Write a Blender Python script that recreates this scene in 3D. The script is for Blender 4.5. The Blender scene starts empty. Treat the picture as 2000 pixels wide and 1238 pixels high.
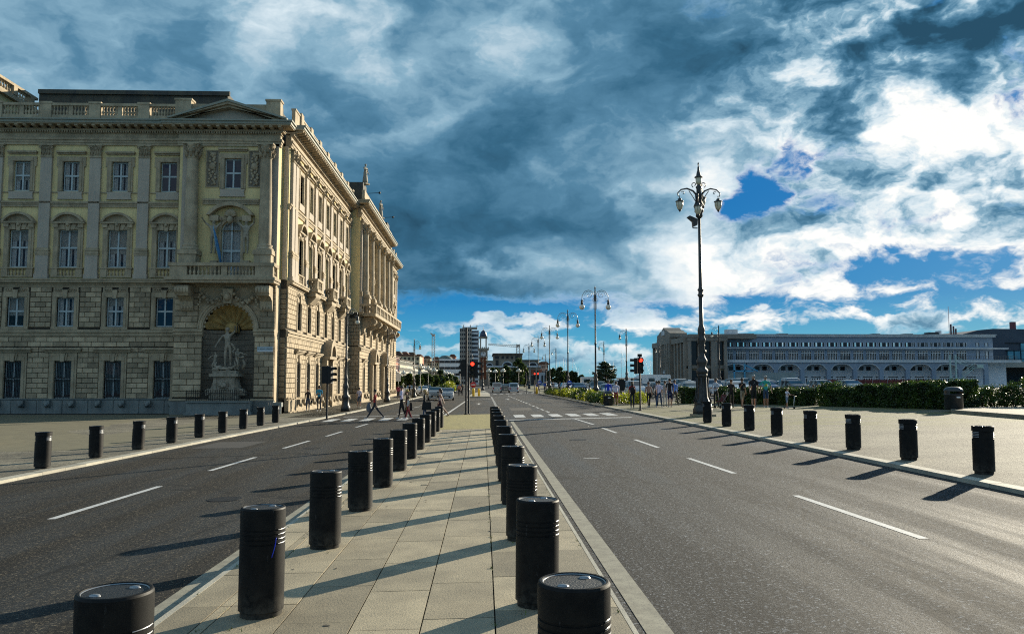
import bpy, bmesh, math, random
import numpy as np
from mathutils import Vector, Matrix, noise
R = math.radians
random.seed(7); RNG = np.random.default_rng(7)
SC = bpy.context.scene
COL = SC.collection

# ------------------------------------------------------------------ camera
FPX = 1600.0; YAW = R(2.0); PIT = math.atan(126/1600); EYE = 1.93
cam = bpy.data.objects.new('camera', bpy.data.cameras.new('camera'))
COL.objects.link(cam); SC.camera = cam
cam.location = (0, 0, EYE); cam.rotation_euler = (R(90)+PIT, 0, -YAW)
cam.data.sensor_width = 36; cam.data.lens = 36*FPX/2000
cam.data.clip_start = 0.1; cam.data.clip_end = 6000
SC.view_settings.view_transform = 'Standard'; SC.view_settings.look = 'None'
SC.view_settings.exposure = 0.9; SC.view_settings.gamma = 1.0
SC.render.resolution_x = 1024; SC.render.resolution_y = 633
SC.cycles.use_denoising = False; SC.cycles.filter_width = 1.15
SC.cycles.max_bounces = 6; SC.cycles.diffuse_bounces = 3; SC.cycles.glossy_bounces = 3
SC.cycles.transparent_max_bounces = 12

# ------------------------------------------------------------------ world: Nishita sky under a broken cloud deck
SUN_AZ = math.atan2(2.13, 2.25)      # clockwise from +Y
SUN_EL = R(16.5)
SUNV = (math.sin(SUN_AZ)*math.cos(SUN_EL), math.cos(SUN_AZ)*math.cos(SUN_EL), math.sin(SUN_EL))
W = bpy.data.worlds.new('World'); SC.world = W; W.use_nodes = True
nt = W.node_tree; nt.nodes.clear()
class NB:
    """tiny node-graph builder"""
    def __init__(s, tree): s.t = tree
    def n(s, typ, **kw):
        x = s.t.nodes.new(typ)
        for k, v in kw.items(): setattr(x, k, v)
        return x
    def _in(s, node, i, v):
        if isinstance(v, bpy.types.NodeSocket): s.t.links.new(v, node.inputs[i])
        elif v is not None: node.inputs[i].default_value = v
    def m(s, op, a, b=None, c=None, clamp=False):
        x = s.n('ShaderNodeMath', operation=op); x.use_clamp = clamp
        s._in(x, 0, a); s._in(x, 1, b); s._in(x, 2, c); return x.outputs[0]
    def v(s, op, a, b=None):
        x = s.n('ShaderNodeVectorMath', operation=op); s._in(x, 0, a); s._in(x, 1, b)
        return x.outputs['Value' if op in ('LENGTH', 'DOT_PRODUCT') else 'Vector']
    def scale(s, a, f):
        x = s.n('ShaderNodeVectorMath', operation='SCALE'); s._in(x, 0, a); x.inputs['Scale'].default_value = f; return x.outputs[0]
    def xyz(s, a, b, c):
        x = s.n('ShaderNodeCombineXYZ'); s._in(x, 0, a); s._in(x, 1, b); s._in(x, 2, c); return x.outputs[0]
    def sep(s, a):
        x = s.n('ShaderNodeSeparateXYZ'); s._in(x, 0, a); return x.outputs
    def noise(s, vec, scale, detail=4, rough=.5, dist=0, dim='3D'):
        x = s.n('ShaderNodeTexNoise', noise_dimensions=dim); s._in(x, 'Vector', vec)
        x.inputs['Scale'].default_value = scale; x.inputs['Detail'].default_value = detail
        x.inputs['Roughness'].default_value = rough; x.inputs['Distortion'].default_value = dist; return x
    def ramp(s, a, lo, hi, o0=0., o1=1., smooth=True):
        x = s.n('ShaderNodeMapRange'); x.interpolation_type = 'SMOOTHSTEP' if smooth else 'LINEAR'
        s._in(x, 0, a)
        for i, q in ((1, lo), (2, hi), (3, o0), (4, o1)): x.inputs[i].default_value = q
        return x.outputs[0]
    def cramp(s, a, stops):
        x = s.n('ShaderNodeValToRGB'); s._in(x, 0, a); e = x.color_ramp.elements
        while len(e) < len(stops): e.new(.5)
        for q, (p, c) in zip(e, stops): q.position = p; q.color = tuple(c)+(1,)
        return x.outputs[0]
    def mix(s, f, a, b, mode='MIX'):
        x = s.n('ShaderNodeMix', data_type='RGBA', blend_type=mode); x.clamp_factor = True
        s._in(x, 0, f)
        for i, q in ((6, a), (7, b)):
            if isinstance(q, (tuple, list)): q = tuple(q)[:3]+(1,)
            s._in(x, i, q)
        return x.outputs[2]
B = NB(nt)
sky = B.n('ShaderNodeTexSky', sky_type='NISHITA'); sky.sun_disc = False
sky.sun_elevation = SUN_EL; sky.sun_rotation = SUN_AZ
sky.air_density = 1.0; sky.dust_density = 0.4; sky.ozone_density = 2.5
D = B.n('ShaderNodeTexCoord').outputs['Generated']
dx, dy, dz = B.sep(D)
az = B.m('MULTIPLY', B.m('ARCTAN2', dx, dy), 57.2958)          # degrees, 0 = down the road, + to the sea
el = B.m('MULTIPLY', B.m('ARCSINE', dz), 57.2958)
P = B.xyz(dx, dy, B.m('MULTIPLY', dz, 1.7))
wn = B.noise(P, 9.0, 5, .55); wr, wg, wb_ = B.sep(wn.outputs['Color'])
wn2 = B.noise(P, 26.0, 5, .6); w2r, w2g, w2b = B.sep(wn2.outputs['Color'])
az = B.m('ADD', az, B.m('ADD', B.m('MULTIPLY', B.m('SUBTRACT', wr, .5), 11.0), B.m('MULTIPLY', B.m('SUBTRACT', w2r, .5), 3.0)))
el0 = el
el = B.m('ADD', el, B.m('ADD', B.m('MULTIPLY', B.m('SUBTRACT', wg, .5), 5.0), B.m('MULTIPLY', B.m('SUBTRACT', w2g, .5), 1.6)))
def blob(a0, e0, ra, re, amp, tilt=0.0):
    """soft cloud bank centred at azimuth a0, elevation e0"""
    da = B.m('SUBTRACT', az, a0); de = B.m('SUBTRACT', el, e0)
    if tilt: de = B.m('SUBTRACT', de, B.m('MULTIPLY', da, tilt))
    q = B.m('ADD', B.m('POWER', B.m('ABSOLUTE', B.m('DIVIDE', da, ra)), 2.0), B.m('POWER', B.m('ABSOLUTE', B.m('DIVIDE', de, re)), 2.0))
    return B.m('MULTIPLY', B.m('EXPONENT', B.m('MULTIPLY', q, -1.0)), amp)
def total(*xs):
    t = xs[0]
    for x in xs[1:]: t = B.m('ADD', t, x)
    return t
Q = B.v('ADD', P, B.scale(B.v('SUBTRACT', wn.outputs['Color'], (0.5, .5, .5)), 0.16))
n1 = B.noise(Q, 7.5, 11, .60).outputs[0]
n2 = B.noise(B.v('ADD', Q, (7.3, 2.1, 4.0)), 6.2, 9, .52).outputs[0]
n3 = B.noise(B.v('ADD', P, (1.3, 9.1, 2.0)), 3.2, 4, .5).outputs[0]
n4 = B.noise(B.v('MULTIPLY', Q, (1, 1, 2.6)), 9.0, 10, .60).outputs[0]   # low far clouds lie in flatter layers
low = B.ramp(el0, 4.5, 9.0, 1.0, 0.0)
nn = B.m('ADD', B.m('MULTIPLY', n1, B.m('SUBTRACT', 1.0, low)), B.m('MULTIPLY', n4, low))
n5 = B.noise(B.v('ADD', Q, (4.4, 6.2, 1.0)), 15.0, 9, .58).outputs[0]
n6 = B.noise(B.v('ADD', Q, (9.4, 1.2, 5.0)), 17.0, 9, .55).outputs[0]
rgt = B.ramp(az, 12, 24)
cov = total(B.m('MULTIPLY', B.m('MULTIPLY', B.m('SUBTRACT', n5, .5), 3.4), B.m('ADD', .25, rgt)), B.m('MULTIPLY', B.m('SUBTRACT', nn, .5), 4.6), B.ramp(el0, 5.0, 11.0, -.22, 0.75),
            blob(3, 17, 17, 10, 1.6), blob(-22, 20, 22, 11, 1.4), blob(30, 21, 18, 7, .7), blob(18, 8.5, 9, 3.2, .9), blob(34, 12, 12, 3.5, .45),
            blob(20.8, 14.6, 4.2, 1.7, -1.8), blob(17, 12.0, 4.0, 1.2, -1.9), blob(23, 11.6, 6, 1.2, -1.2), blob(33, 16.5, 4, 1.2, -.9), blob(26, 6.6, 16, 1.6, .50), blob(25.6, 7.7, 5.4, 1.5, -2.1), blob(29, 10.3, 3.6, .8, -1.5), blob(20, 5.0, 7, .5, -.4), blob(32, 12.8, 12, 3.0, .5), blob(30, 9.0, 12, 1.6, .5),
            blob(-2, 7.6, 13, 1.3, .75), blob(-4, 4.4, 7, .8, -1.0), blob(7, 5.2, 7, 1.1, -.35), blob(12, 3.4, 7, .8, -.5), blob(29, 13.5, 4, 1.4, -.35), blob(27, 4.2, 12, .5, .9), blob(15, 4.4, 4, .5, .6),
            blob(2.6, 3.9, 2.4, .45, 1.5), blob(9, 2.4, 8, .7, .7))
cover = B.m('MULTIPLY', B.ramp(cov, -.15, 1.0), B.ramp(el0, -.5, .6))
bri = total(B.m('MULTIPLY', B.m('MULTIPLY', B.m('SUBTRACT', n6, .5), 1.7), B.m('ADD', .22, rgt)), B.m('MULTIPLY', B.m('SUBTRACT', n2, .5), B.m('ADD', 1.15, B.m('MULTIPLY', rgt, 1.3))), B.m('MULTIPLY', B.m('SUBTRACT', n3, .5), .5), .415,
            blob(36, 20, 18, 12, .22), blob(19, 15.5, 5, 3.4, .30), blob(17, 8.5, 7, 2.6, .28), blob(28, 11, 10, 4, .28), blob(26, 5.5, 16, 3.0, .52), blob(10, 3.2, 14, 1.3, .50),
            blob(6, 15, 12, 6, -.14), blob(15.6, 20.5, 5, 3.6, -.26), blob(30.6, 21.2, 4.6, 1.2, -.70), blob(24, 17, 7, 4, .14),
            blob(-8.5, 24.5, 2.0, 3.0, .22), blob(-14, 23.6, 3.4, 2.4, .22), blob(-20, 21, 14, 5.5, .20), blob(3, 22, 9, 3, .08), blob(8, 9.5, 10, 1.5, .12), blob(-6, 10, 7, 3, -.12),
            blob(-1, 8.1, 5, .5, .22), blob(-2, 6.0, 8, 1.1, -.22), blob(29, 15, 6, 3, .25), blob(2, 10, 12, 2.0, -.12), blob(6, 17.5, 5, 2, .12), blob(-3, 13, 3, 4, .10), blob(13, 13.6, 4, 1.0, .20),
            B.ramp(B.v('DOT_PRODUCT', D, tuple(SUNV)), .35, -.5, 0, .22), B.m('MULTIPLY', B.ramp(cov, .2, .9, 1, 0), B.m('MULTIPLY', B.ramp(el0, 3, 20, .28, .2), 1.0)))
ccol = B.cramp(bri, [(0.0, (.022, .078, .135)), (.22, (.040, .138, .235)), (.42, (.092, .232, .36)), (.60, (.25, .43, .56)), (.80, (.66, .78, .85)), (1.0, (1.0, 1.0, .97))])
# Nishita, deepened the way the photograph's clear patches read
hsv = B.n('ShaderNodeHueSaturation'); hsv.inputs['Saturation'].default_value = 1.55
nt.links.new(sky.outputs[0], hsv.inputs['Color'])
blue = B.mix(1.0, hsv.outputs[0], (.62, .98, 1.25), 'MULTIPLY')
blue = B.mix(B.ramp(el, -.5, 9, .80, .80), B.scale(blue, .05), B.cramp(B.ramp(el0, 0, 12, 0, 1, False), [(0, (.22, .54, .72)), (.22, (.060, .40, .66)), (.46, (.006, .225, .55)), (1, (.005, .175, .49))]))
skycol = B.mix(cover, blue, ccol)
bg = B.n('ShaderNodeBackground'); bg.inputs['Strength'].default_value = 0.1
nt.links.new(B.scale(skycol, 5.5), bg.inputs['Color'])
nt.links.new(bg.outputs[0], B.n('ShaderNodeOutputWorld').inputs['Surface'])

# ------------------------------------------------------------------ sun
sun = bpy.data.objects.new('sun', bpy.data.lights.new('sun', 'SUN')); COL.objects.link(sun)
sun.data.energy = 5.0; sun.data.angle = R(.5); sun.data.color = (1.0, .895, .70)
sd = Vector((math.sin(SUN_AZ)*math.cos(SUN_EL), math.cos(SUN_AZ)*math.cos(SUN_EL), math.sin(SUN_EL)))
sun.rotation_euler = (-sd).to_track_quat('-Z', 'Y').to_euler(); sun.location = (40, 40, 60)

# ------------------------------------------------------------------ materials
MATS = {}
def mat(name, c1, c2=None, rough=.8, scale=3., detail=5, metal=0., bump=0., bscale=None, rnd=0., dust=0., speck=None, spec=.5, streak=0., alpha=None, stretch=None, emit=None):
    """Principled with noise-mixed base colours, optional speckle, per-object variation, bump"""
    if name in MATS: return MATS[name]
    m = bpy.data.materials.new(name); m.use_nodes = True; t = m.node_tree; t.nodes.clear(); b = NB(t)
    p = b.n('ShaderNodeBsdfPrincipled'); o = b.n('ShaderNodeOutputMaterial'); t.links.new(p.outputs[0], o.inputs[0])
    pos = b.n('ShaderNodeNewGeometry').outputs['Position']
    if stretch: pos = b.v('MULTIPLY', pos, stretch)
    c2 = c2 or c1
    col = b.mix(b.ramp(b.noise(pos, scale, detail, .6).outputs[0], .3, .7), c1, c2)
    if streak:
        st = b.noise(b.v('MULTIPLY', pos, (3.0, 3.0, .25)), 1.6, 5, .65).outputs[0]
        col = b.mix(b.ramp(st, .45, .75, 0, streak), col, tuple(x*.35 for x in c1))
    if speck:
        sc, lo, hi, sc_c = speck
        col = b.mix(b.ramp(b.noise(pos, sc, 2, .7).outputs[0], lo, hi), col, sc_c)
    if dust:
        oz = b.sep(b.n('ShaderNodeTexCoord').outputs['Object'])[2]
        dn = b.noise(pos, 11, 6, .7).outputs[0]
        col = b.mix(b.m('MULTIPLY', b.ramp(oz, 0, .28, dust, dust*.12), b.ramp(dn, .35, .65)), col, (.11, .10, .08))
        col = b.mix(b.ramp(b.noise(b.v('MULTIPLY', pos, (1, 1, .3)), 26, 4, .8).outputs[0], .64, .70, 0, .5), col, (.08, .08, .078))
    if rnd:
        r = b.n('ShaderNodeObjectInfo').outputs['Random']
        k = b.ramp(r, 0, 1, 1-rnd, 1+rnd*.6, False)
        col = b.mix(1.0, col, b.xyz(k, k, k), 'MULTIPLY')
    t.links.new(col, p.inputs['Base Color'])
    p.inputs['Roughness'].default_value = rough; p.inputs['Metallic'].default_value = metal
    p.inputs['Specular IOR Level'].default_value = spec
    if bump:
        bn = b.n('ShaderNodeBump'); bn.inputs['Strength'].default_value = bump; bn.inputs['Distance'].default_value = .02
        t.links.new(b.noise(pos, bscale or scale*4, 4, .65).outputs[0], bn.inputs['Height']); t.links.new(bn.outputs[0], p.inputs['Normal'])
    if emit:
        p.inputs['Emission Color'].default_value = tuple(emit[0])+(1,); p.inputs['Emission Strength'].default_value = emit[1]
    if alpha is not None:
        p.inputs['Alpha'].default_value = alpha
    MATS[name] = m; return m
def leafmat(name, c1, c2, trans=.4):
    m = bpy.data.materials.new(name); m.use_nodes = True; t = m.node_tree; t.nodes.clear(); b = NB(t)
    pos = b.n('ShaderNodeNewGeometry').outputs['Position']
    col = b.mix(b.ramp(b.noise(pos, 1.7, 6, .7).outputs[0], .35, .65), c1, c2)
    d = b.n('ShaderNodeBsdfPrincipled'); t.links.new(col, d.inputs['Base Color']); d.inputs['Roughness'].default_value = .45
    tr = b.n('ShaderNodeBsdfTranslucent'); t.links.new(b.mix(1., col, (1.6, 1.7, .5), 'MULTIPLY'), tr.inputs['Color'])
    mx = b.n('ShaderNodeMixShader'); mx.inputs[0].default_value = trans
    t.links.new(d.outputs[0], mx.inputs[1]); t.links.new(tr.outputs[0], mx.inputs[2])
    t.links.new(mx.outputs[0], b.n('ShaderNodeOutputMaterial').inputs[0]); return m
def glassmat(name, tint=(.02, .03, .04), clear=.45, rough=.03):
    m = bpy.data.materials.new(name); m.use_nodes = True; t = m.node_tree; t.nodes.clear(); b = NB(t)
    g = b.n('ShaderNodeBsdfPrincipled'); g.inputs['Base Color'].default_value = tuple(tint)+(1,); g.inputs['Roughness'].default_value = rough
    g.inputs['Specular IOR Level'].default_value = .42
    bn = b.n('ShaderNodeBump'); bn.inputs['Strength'].default_value = .12; bn.inputs['Distance'].default_value = .05
    t.links.new(b.noise(b.n('ShaderNodeNewGeometry').outputs['Position'], 1.3, 2).outputs[0], bn.inputs['Height']); t.links.new(bn.outputs[0], g.inputs['Normal'])
    tr = b.n('ShaderNodeBsdfTransparent'); mx = b.n('ShaderNodeMixShader'); mx.inputs[0].default_value = clear
    t.links.new(g.outputs[0], mx.inputs[1]); t.links.new(tr.outputs[0], mx.inputs[2]); t.links.new(mx.outputs[0], b.n('ShaderNodeOutputMaterial').inputs[0]); return m

PLASTER = mat('plaster', (.72, .58, .29), (.62, .495, .25), .9, .5, streak=.35, bump=.15, bscale=20)
PILAST = mat('pilaster_render', (.43, .37, .295), (.36, .31, .25), .9, .7, streak=.2, bump=.1, bscale=30)
STONE = mat('block_stone', (.48, .38, .25), (.30, .24, .155), .85, 1.3, rnd=.38, bump=.5, bscale=9, streak=.30)
TRIM = mat('trim_stone', (.44, .355, .235), (.27, .215, .14), .85, 1.1, bump=.4, bscale=10, streak=.5)
COPPER = mat('cornice_lead', (.21, .235, .20), (.27, .25, .185), .7, .5, streak=.3)
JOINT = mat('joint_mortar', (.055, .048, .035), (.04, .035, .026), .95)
SLATE = mat('roof_slate', (.045, .045, .042), (.09, .08, .055), .85, .7, streak=.6, bump=.3)
BLUSTONE = mat('plinth_stone', (.20, .22, .205), (.13, .145, .14), .7, .9, streak=.5, bump=.3)
STATUE = mat('statue_stone', (.34, .30, .23), (.19, .165, .12), .8, 4, bump=.35, bscale=18)
WFRAME = mat('window_paint', (.40, .46, .47), (.33, .39, .40), .55, 3)
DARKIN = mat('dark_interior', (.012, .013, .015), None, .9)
CURTAIN = mat('curtain_cloth', (.92, .92, .88), (.66, .68, .66), .9, 2.0, stretch=(6, 6, .4))
GLASS = glassmat('window_glass', clear=.74)
GLASSD = glassmat('window_glass_dark', (.01, .012, .03), .12)
IRON = mat('black_iron', (.008, .0085, .009), (.014, .014, .014), .6, 8, spec=.3)
LAMPMET = mat('lamp_iron', (.022, .024, .025), (.05, .05, .048), .5, 9, metal=.15, bump=.2, bscale=20)
GREYMET = mat('lamp_grey_iron', (.10, .105, .105), (.16, .16, .155), .45, 9, metal=.4)
GLOBE = mat('globe_glass', (.72, .68, .56), (.64, .60, .50), .25, 4)
LANTERN = mat('lantern_glass', (.62, .55, .40), (.50, .45, .33), .3, 4)
BOLL = mat('bollard_paint', (.004, .0043, .0045), (.006, .0062, .0062), .55, 14, speck=(260, .62, .72, (.03, .03, .03)), bump=.08, bscale=240, spec=.16, dust=.5)
BOLLT = mat('bollard_lid', (.008, .009, .010), (.020, .021, .021), .5, 60, bump=.5, bscale=90)
BOLLR = mat('bollard_ring', (.34, .35, .36), (.26, .27, .28), .35, 9, metal=.6)
BLUEFILM = mat('blue_film', (.02, .03, .75), (.02, .05, .55), .3, 9)
WHITE = mat('white_paint', (.72, .73, .73), (.62, .63, .63), .5, 2)
ROADPAINT = mat('road_paint', (.62, .62, .60), (.44, .44, .42), .7, 9, speck=(60, .56, .64, (.12, .12, .12)))
CREAMPAINT = mat('edge_paint', (.30, .28, .21), (.20, .185, .14), .8, 7, speck=(70, .55, .66, (.10, .10, .09)))

# ------------------------------------------------------------------ mesh builder and object helpers
class MB:
    def __init__(s): s.v = []; s.f = []; s.m = []; s.mats = []; s.sm = []
    def mi(s, m):
        if m not in s.mats: s.mats.append(m)
        return s.mats.index(m)
    def add(s, vs, fs, m, smooth=False, M=None):
        o = len(s.v)
        s.v += [tuple(M @ Vector(q)) if M else tuple(q) for q in vs]
        k = s.mi(m)
        for f in fs: s.f.append([i+o for i in f]); s.m.append(k); s.sm.append(smooth)
        return s
    def box(s, x0, x1, y0, y1, z0, z1, m, M=None, bev=0.):
        if bev:      # front (-y) face pulled in: a chamfered block
            b = bev
            vs = [(x0, y1, z0), (x1, y1, z0), (x1, y1, z1), (x0, y1, z1), (x0, y0+b, z0), (x1, y0+b, z0), (x1, y0+b, z1), (x0, y0+b, z1),
                  (x0+b, y0, z0+b), (x1-b, y0, z0+b), (x1-b, y0, z1-b), (x0+b, y0, z1-b)]
            fs = [(0, 1, 5, 4), (1, 2, 6, 5), (2, 3, 7, 6), (3, 0, 4, 7), (4, 5, 9, 8), (5, 6, 10, 9), (6, 7, 11, 10), (7, 4, 8, 11), (8, 9, 10, 11)]
            return s.add(vs, fs, m, M=M)
        vs = [(x0, y0, z0), (x1, y0, z0), (x1, y1, z0), (x0, y1, z0), (x0, y0, z1), (x1, y0, z1), (x1, y1, z1), (x0, y1, z1)]
        return s.add(vs, [(0, 3, 2, 1), (4, 5, 6, 7), (0, 1, 5, 4), (1, 2, 6, 5), (2, 3, 7, 6), (3, 0, 4, 7)], m, M=M)
    def cbox(s, c, d, m, M=None):
        return s.box(c[0]-d[0]/2, c[0]+d[0]/2, c[1]-d[1]/2, c[1]+d[1]/2, c[2]-d[2]/2, c[2]+d[2]/2, m, M)
    def hard(s, prof, m, n=16, **k):
        for p, q in zip(prof, prof[1:]): s.lathe([p, q], m, n, cap=False, **k)
        return s
    def lathe(s, prof, m, n=16, c=(0, 0, 0), M=None, smooth=True, a0=0., a1=2*math.pi, cap=True, sx=1., sy=1.):
        full = abs(a1-a0-2*math.pi) < 1e-6; k = n if full else n+1
        vs = []; fs = []
        for r, z in prof:
            for i in range(k):
                a = a0+(a1-a0)*i/n; vs.append((c[0]+r*sx*math.cos(a), c[1]+r*sy*math.sin(a), c[2]+z))
        for j in range(len(prof)-1):
            for i in range(n):
                i2 = (i+1) % k if full else i+1
                fs.append((j*k+i, j*k+i2, (j+1)*k+i2, (j+1)*k+i))
        s.add(vs, fs, m, smooth, M)
        if cap and full:
            o = len(s.v)-len(vs)
            if prof[-1][0] > 1e-4: s.f.append([o+(len(prof)-1)*k+i for i in range(k)]); s.m.append(s.mi(m)); s.sm.append(False)
            if prof[0][0] > 1e-4: s.f.append([o+i for i in reversed(range(k))]); s.m.append(s.mi(m)); s.sm.append(False)
        return s
    def ball(s, c, r, m, n=12, sx=1, sy=1, sz=1, M=None):
        h = max(4, n//2); return s.lathe([(r*math.sin(math.pi*i/h)+1e-5, -r*sz*math.cos(math.pi*i/h)) for i in range(h+1)], m, n, c, M, cap=False, sx=sx, sy=sy)
    def tube(s, pts, r, m, n=8, M=None, closed=False):
        pts = [Vector(p) for p in pts]; rs = r if isinstance(r, (list, tuple)) else [r]*len(pts)
        vs = []; fs = []; up = None
        for i, p in enumerate(pts):
            t = (pts[min(i+1, len(pts)-1)]-pts[max(i-1, 0)])
            t = t.normalized() if t.length > 1e-9 else Vector((0, 0, 1))
            if up is None: up = t.orthogonal().normalized()
            up = (up-t*up.dot(t)); up = up.normalized() if up.length > 1e-6 else t.orthogonal().normalized()
            w = t.cross(up)
            for k in range(n):
                a = 2*math.pi*k/n; vs.append(p+(up*math.cos(a)+w*math.sin(a))*rs[i])
        for i in range(len(pts)-1):
            for k in range(n): fs.append((i*n+k, i*n+(k+1) % n, (i+1)*n+(k+1) % n, (i+1)*n+k))
        fs.append(list(range(n))[::-1]); fs.append([(len(pts)-1)*n+k for k in range(n)])
        return s.add(vs, fs, m, n > 4, M)
    def extr(s, poly, axis, a, b, m, M=None):
        """closed polygon of 2-d points pushed from a to b along axis 'x','y' or 'z'"""
        n = len(poly); mk = {'x': lambda p, t: (t, p[0], p[1]), 'y': lambda p, t: (p[0], t, p[1]), 'z': lambda p, t: (p[0], p[1], t)}[axis]
        vs = [mk(p, a) for p in poly]+[mk(p, b) for p in poly]
        fs = [(i, (i+1) % n, n+(i+1) % n, n+i) for i in range(n)]+[list(range(n))[::-1], list(range(n, 2*n))]
        return s.add(vs, fs, m, M=M)
    def mesh(s, name):
        me = bpy.data.meshes.new(name); me.from_pydata(s.v, [], s.f)
        for q in s.mats: me.materials.append(q)
        me.polygons.foreach_set('material_index', s.m); me.polygons.foreach_set('use_smooth', s.sm); me.update(); return me
    def obj(s, name, parent=None, M=None, **kw): return link(name, s.mesh(name), parent, M, **kw)
WM = {}
def link(name, data, parent=None, M=None, label=None, cat=None, group=None, kind=None):
    o = bpy.data.objects.new(name, data); COL.objects.link(o)
    M = M.copy() if M is not None else (WM[parent.name] if parent else Matrix()).copy()
    if parent:
        o.parent = parent; o.matrix_basis = WM[parent.name].inverted() @ M
    else: o.matrix_basis = M
    WM[o.name] = M
    for k, v in (('label', label), ('category', cat), ('group', group), ('kind', kind)):
        if v: o[k] = v
    return o
def thing(name, loc, label, cat, group=None, rz=0.): return link(name, None, None, Matrix.Translation(loc) @ Matrix.Rotation(rz, 4, 'Z'), label, cat, group)
def dup(o, loc, rz=0., label=None, group=None, sc=1.):
    """copy a thing, its parts and their sub-parts"""
    r = o.copy(); COL.objects.link(r)
    M = Matrix.Translation(loc) @ Matrix.Rotation(rz, 4, 'Z') @ Matrix.Scale(sc, 4)
    r.matrix_basis = M; WM[r.name] = M
    if label: r['label'] = label
    if group: r['group'] = group
    def rec(src, dst):
        for ch in KIDS.get(src.name, [c for c in src.children]):
            c = ch.copy(); COL.objects.link(c); c.parent = dst; c.matrix_basis = ch.matrix_basis.copy(); WM[c.name] = WM[dst.name] @ c.matrix_basis
            rec(ch, c)
    rec(o, r); return r
KIDS = {}
def T(x, y, z): return Matrix.Translation((x, y, z))
def G(x): return .02*max(-16., min(30., x))
def RD(x): return G(x)-.07
def U(px, py, Y):
    """point of the photograph (2000 px wide) taken at real depth Y"""
    a = (px-1000)/FPX; b = (619-py)/FPX; cy, sy, cp, sp = math.cos(YAW), math.sin(YAW), math.cos(PIT), math.sin(PIT)
    d = (a*cy-b*sy*sp+sy*cp, -a*sy-b*cy*sp+cy*cp, b*cp+sp); k = Y/d[1]
    return (d[0]*k, Y, EYE+d[2]*k)
def UX(px, Y): return U(px, 745, Y)[0]
ORD = ['first', 'second', 'third', 'fourth', 'fifth', 'sixth', 'seventh', 'eighth', 'ninth', 'tenth', 'eleventh', 'twelfth', 'thirteenth', 'fourteenth', 'fifteenth', 'sixteenth', 'seventeenth', 'eighteenth', 'nineteenth', 'twentieth']
# ================================================================== GROUND
def sheet(name, xs, ys, zf, m, kind='structure', parent=None):
    """grid sheet following the cross fall; xs may be a function of y giving the list"""
    vs = []; fs = []; xf = xs if callable(xs) else (lambda y: xs)
    n = len(xf(ys[0]))
    for y in ys:
        for x in xf(y): vs.append((x, y, zf(x)))
    for j in range(len(ys)-1):
        for i in range(n-1): fs.append((j*n+i, j*n+i+1, (j+1)*n+i+1, (j+1)*n+i))
    return MB().add(vs, fs, m).obj(name, parent, Matrix() if parent is None else None, kind=kind if parent is None else None)
GROUND = mat('far_ground', (.16, .155, .14), (.11, .11, .10), .9, .3)
def asphalt():
    m = bpy.data.materials.new('asphalt'); m.use_nodes = True; t = m.node_tree; t.nodes.clear(); b = NB(t)
    p = b.n('ShaderNodeBsdfPrincipled'); t.links.new(p.outputs[0], b.n('ShaderNodeOutputMaterial').inputs[0])
    pos = b.n('ShaderNodeNewGeometry').outputs['Position']; X, Y, Z = b.sep(pos)
    fine = b.noise(pos, 30, 5, .85).outputs[0]; grit = b.noise(pos, 21, 2, .6).outputs[0]
    big = b.noise(b.v('MULTIPLY', pos, (1, .07, 1)), 1.0, 6, .62).outputs[0]
    med = b.noise(b.v('MULTIPLY', pos, (1, .35, 1)), 2.2, 4, .6).outputs[0]
    base = b.mix(b.ramp(X, -1.5, .5), (.008, .0073, .0057), (.0125, .0135, .0142))
    base = b.mix(b.ramp(big, .42, .68), base, (.034, .037, .038))
    base = b.mix(b.ramp(med, .56, .72, 0, .5), base, (.010, .010, .009))
    stone = b.mix(b.ramp(X, -1.5, .5), (.22, .185, .13), (.30, .32, .345))
    col = b.mix(b.m('MULTIPLY', b.ramp(fine, .545, .60), b.ramp(grit, .35, .6, .25, 1)), base, stone)
    col = b.mix(b.ramp(b.noise(pos, 34, 4, .85).outputs[0], .52, .57), col, (.012, .012, .011))
    # worn wheel tracks and a few sealed cracks
    cr = b.n('ShaderNodeTexVoronoi', feature='DISTANCE_TO_EDGE'); cr.inputs['Scale'].default_value = .22
    t.links.new(b.v('ADD', b.v('MULTIPLY', pos, (1, .45, 1)), b.scale(b.noise(pos, 1.1, 4).outputs['Color'], .8)), cr.inputs['Vector'])
    col = b.mix(b.ramp(cr.outputs[0], .004, .010, .75, 0), col, (.012, .012, .011))
    t.links.new(col, p.inputs['Base Color'])
    t.links.new(b.ramp(big, .42, .66, .88, .70), p.inputs['Roughness']); p.inputs['Specular IOR Level'].default_value = .22
    bn = b.n('ShaderNodeBump'); bn.inputs['Strength'].default_value = .9; bn.inputs['Distance'].default_value = .012
    t.links.new(fine, bn.inputs['Height']); t.links.new(bn.outputs[0], p.inputs['Normal']); return m
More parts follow.
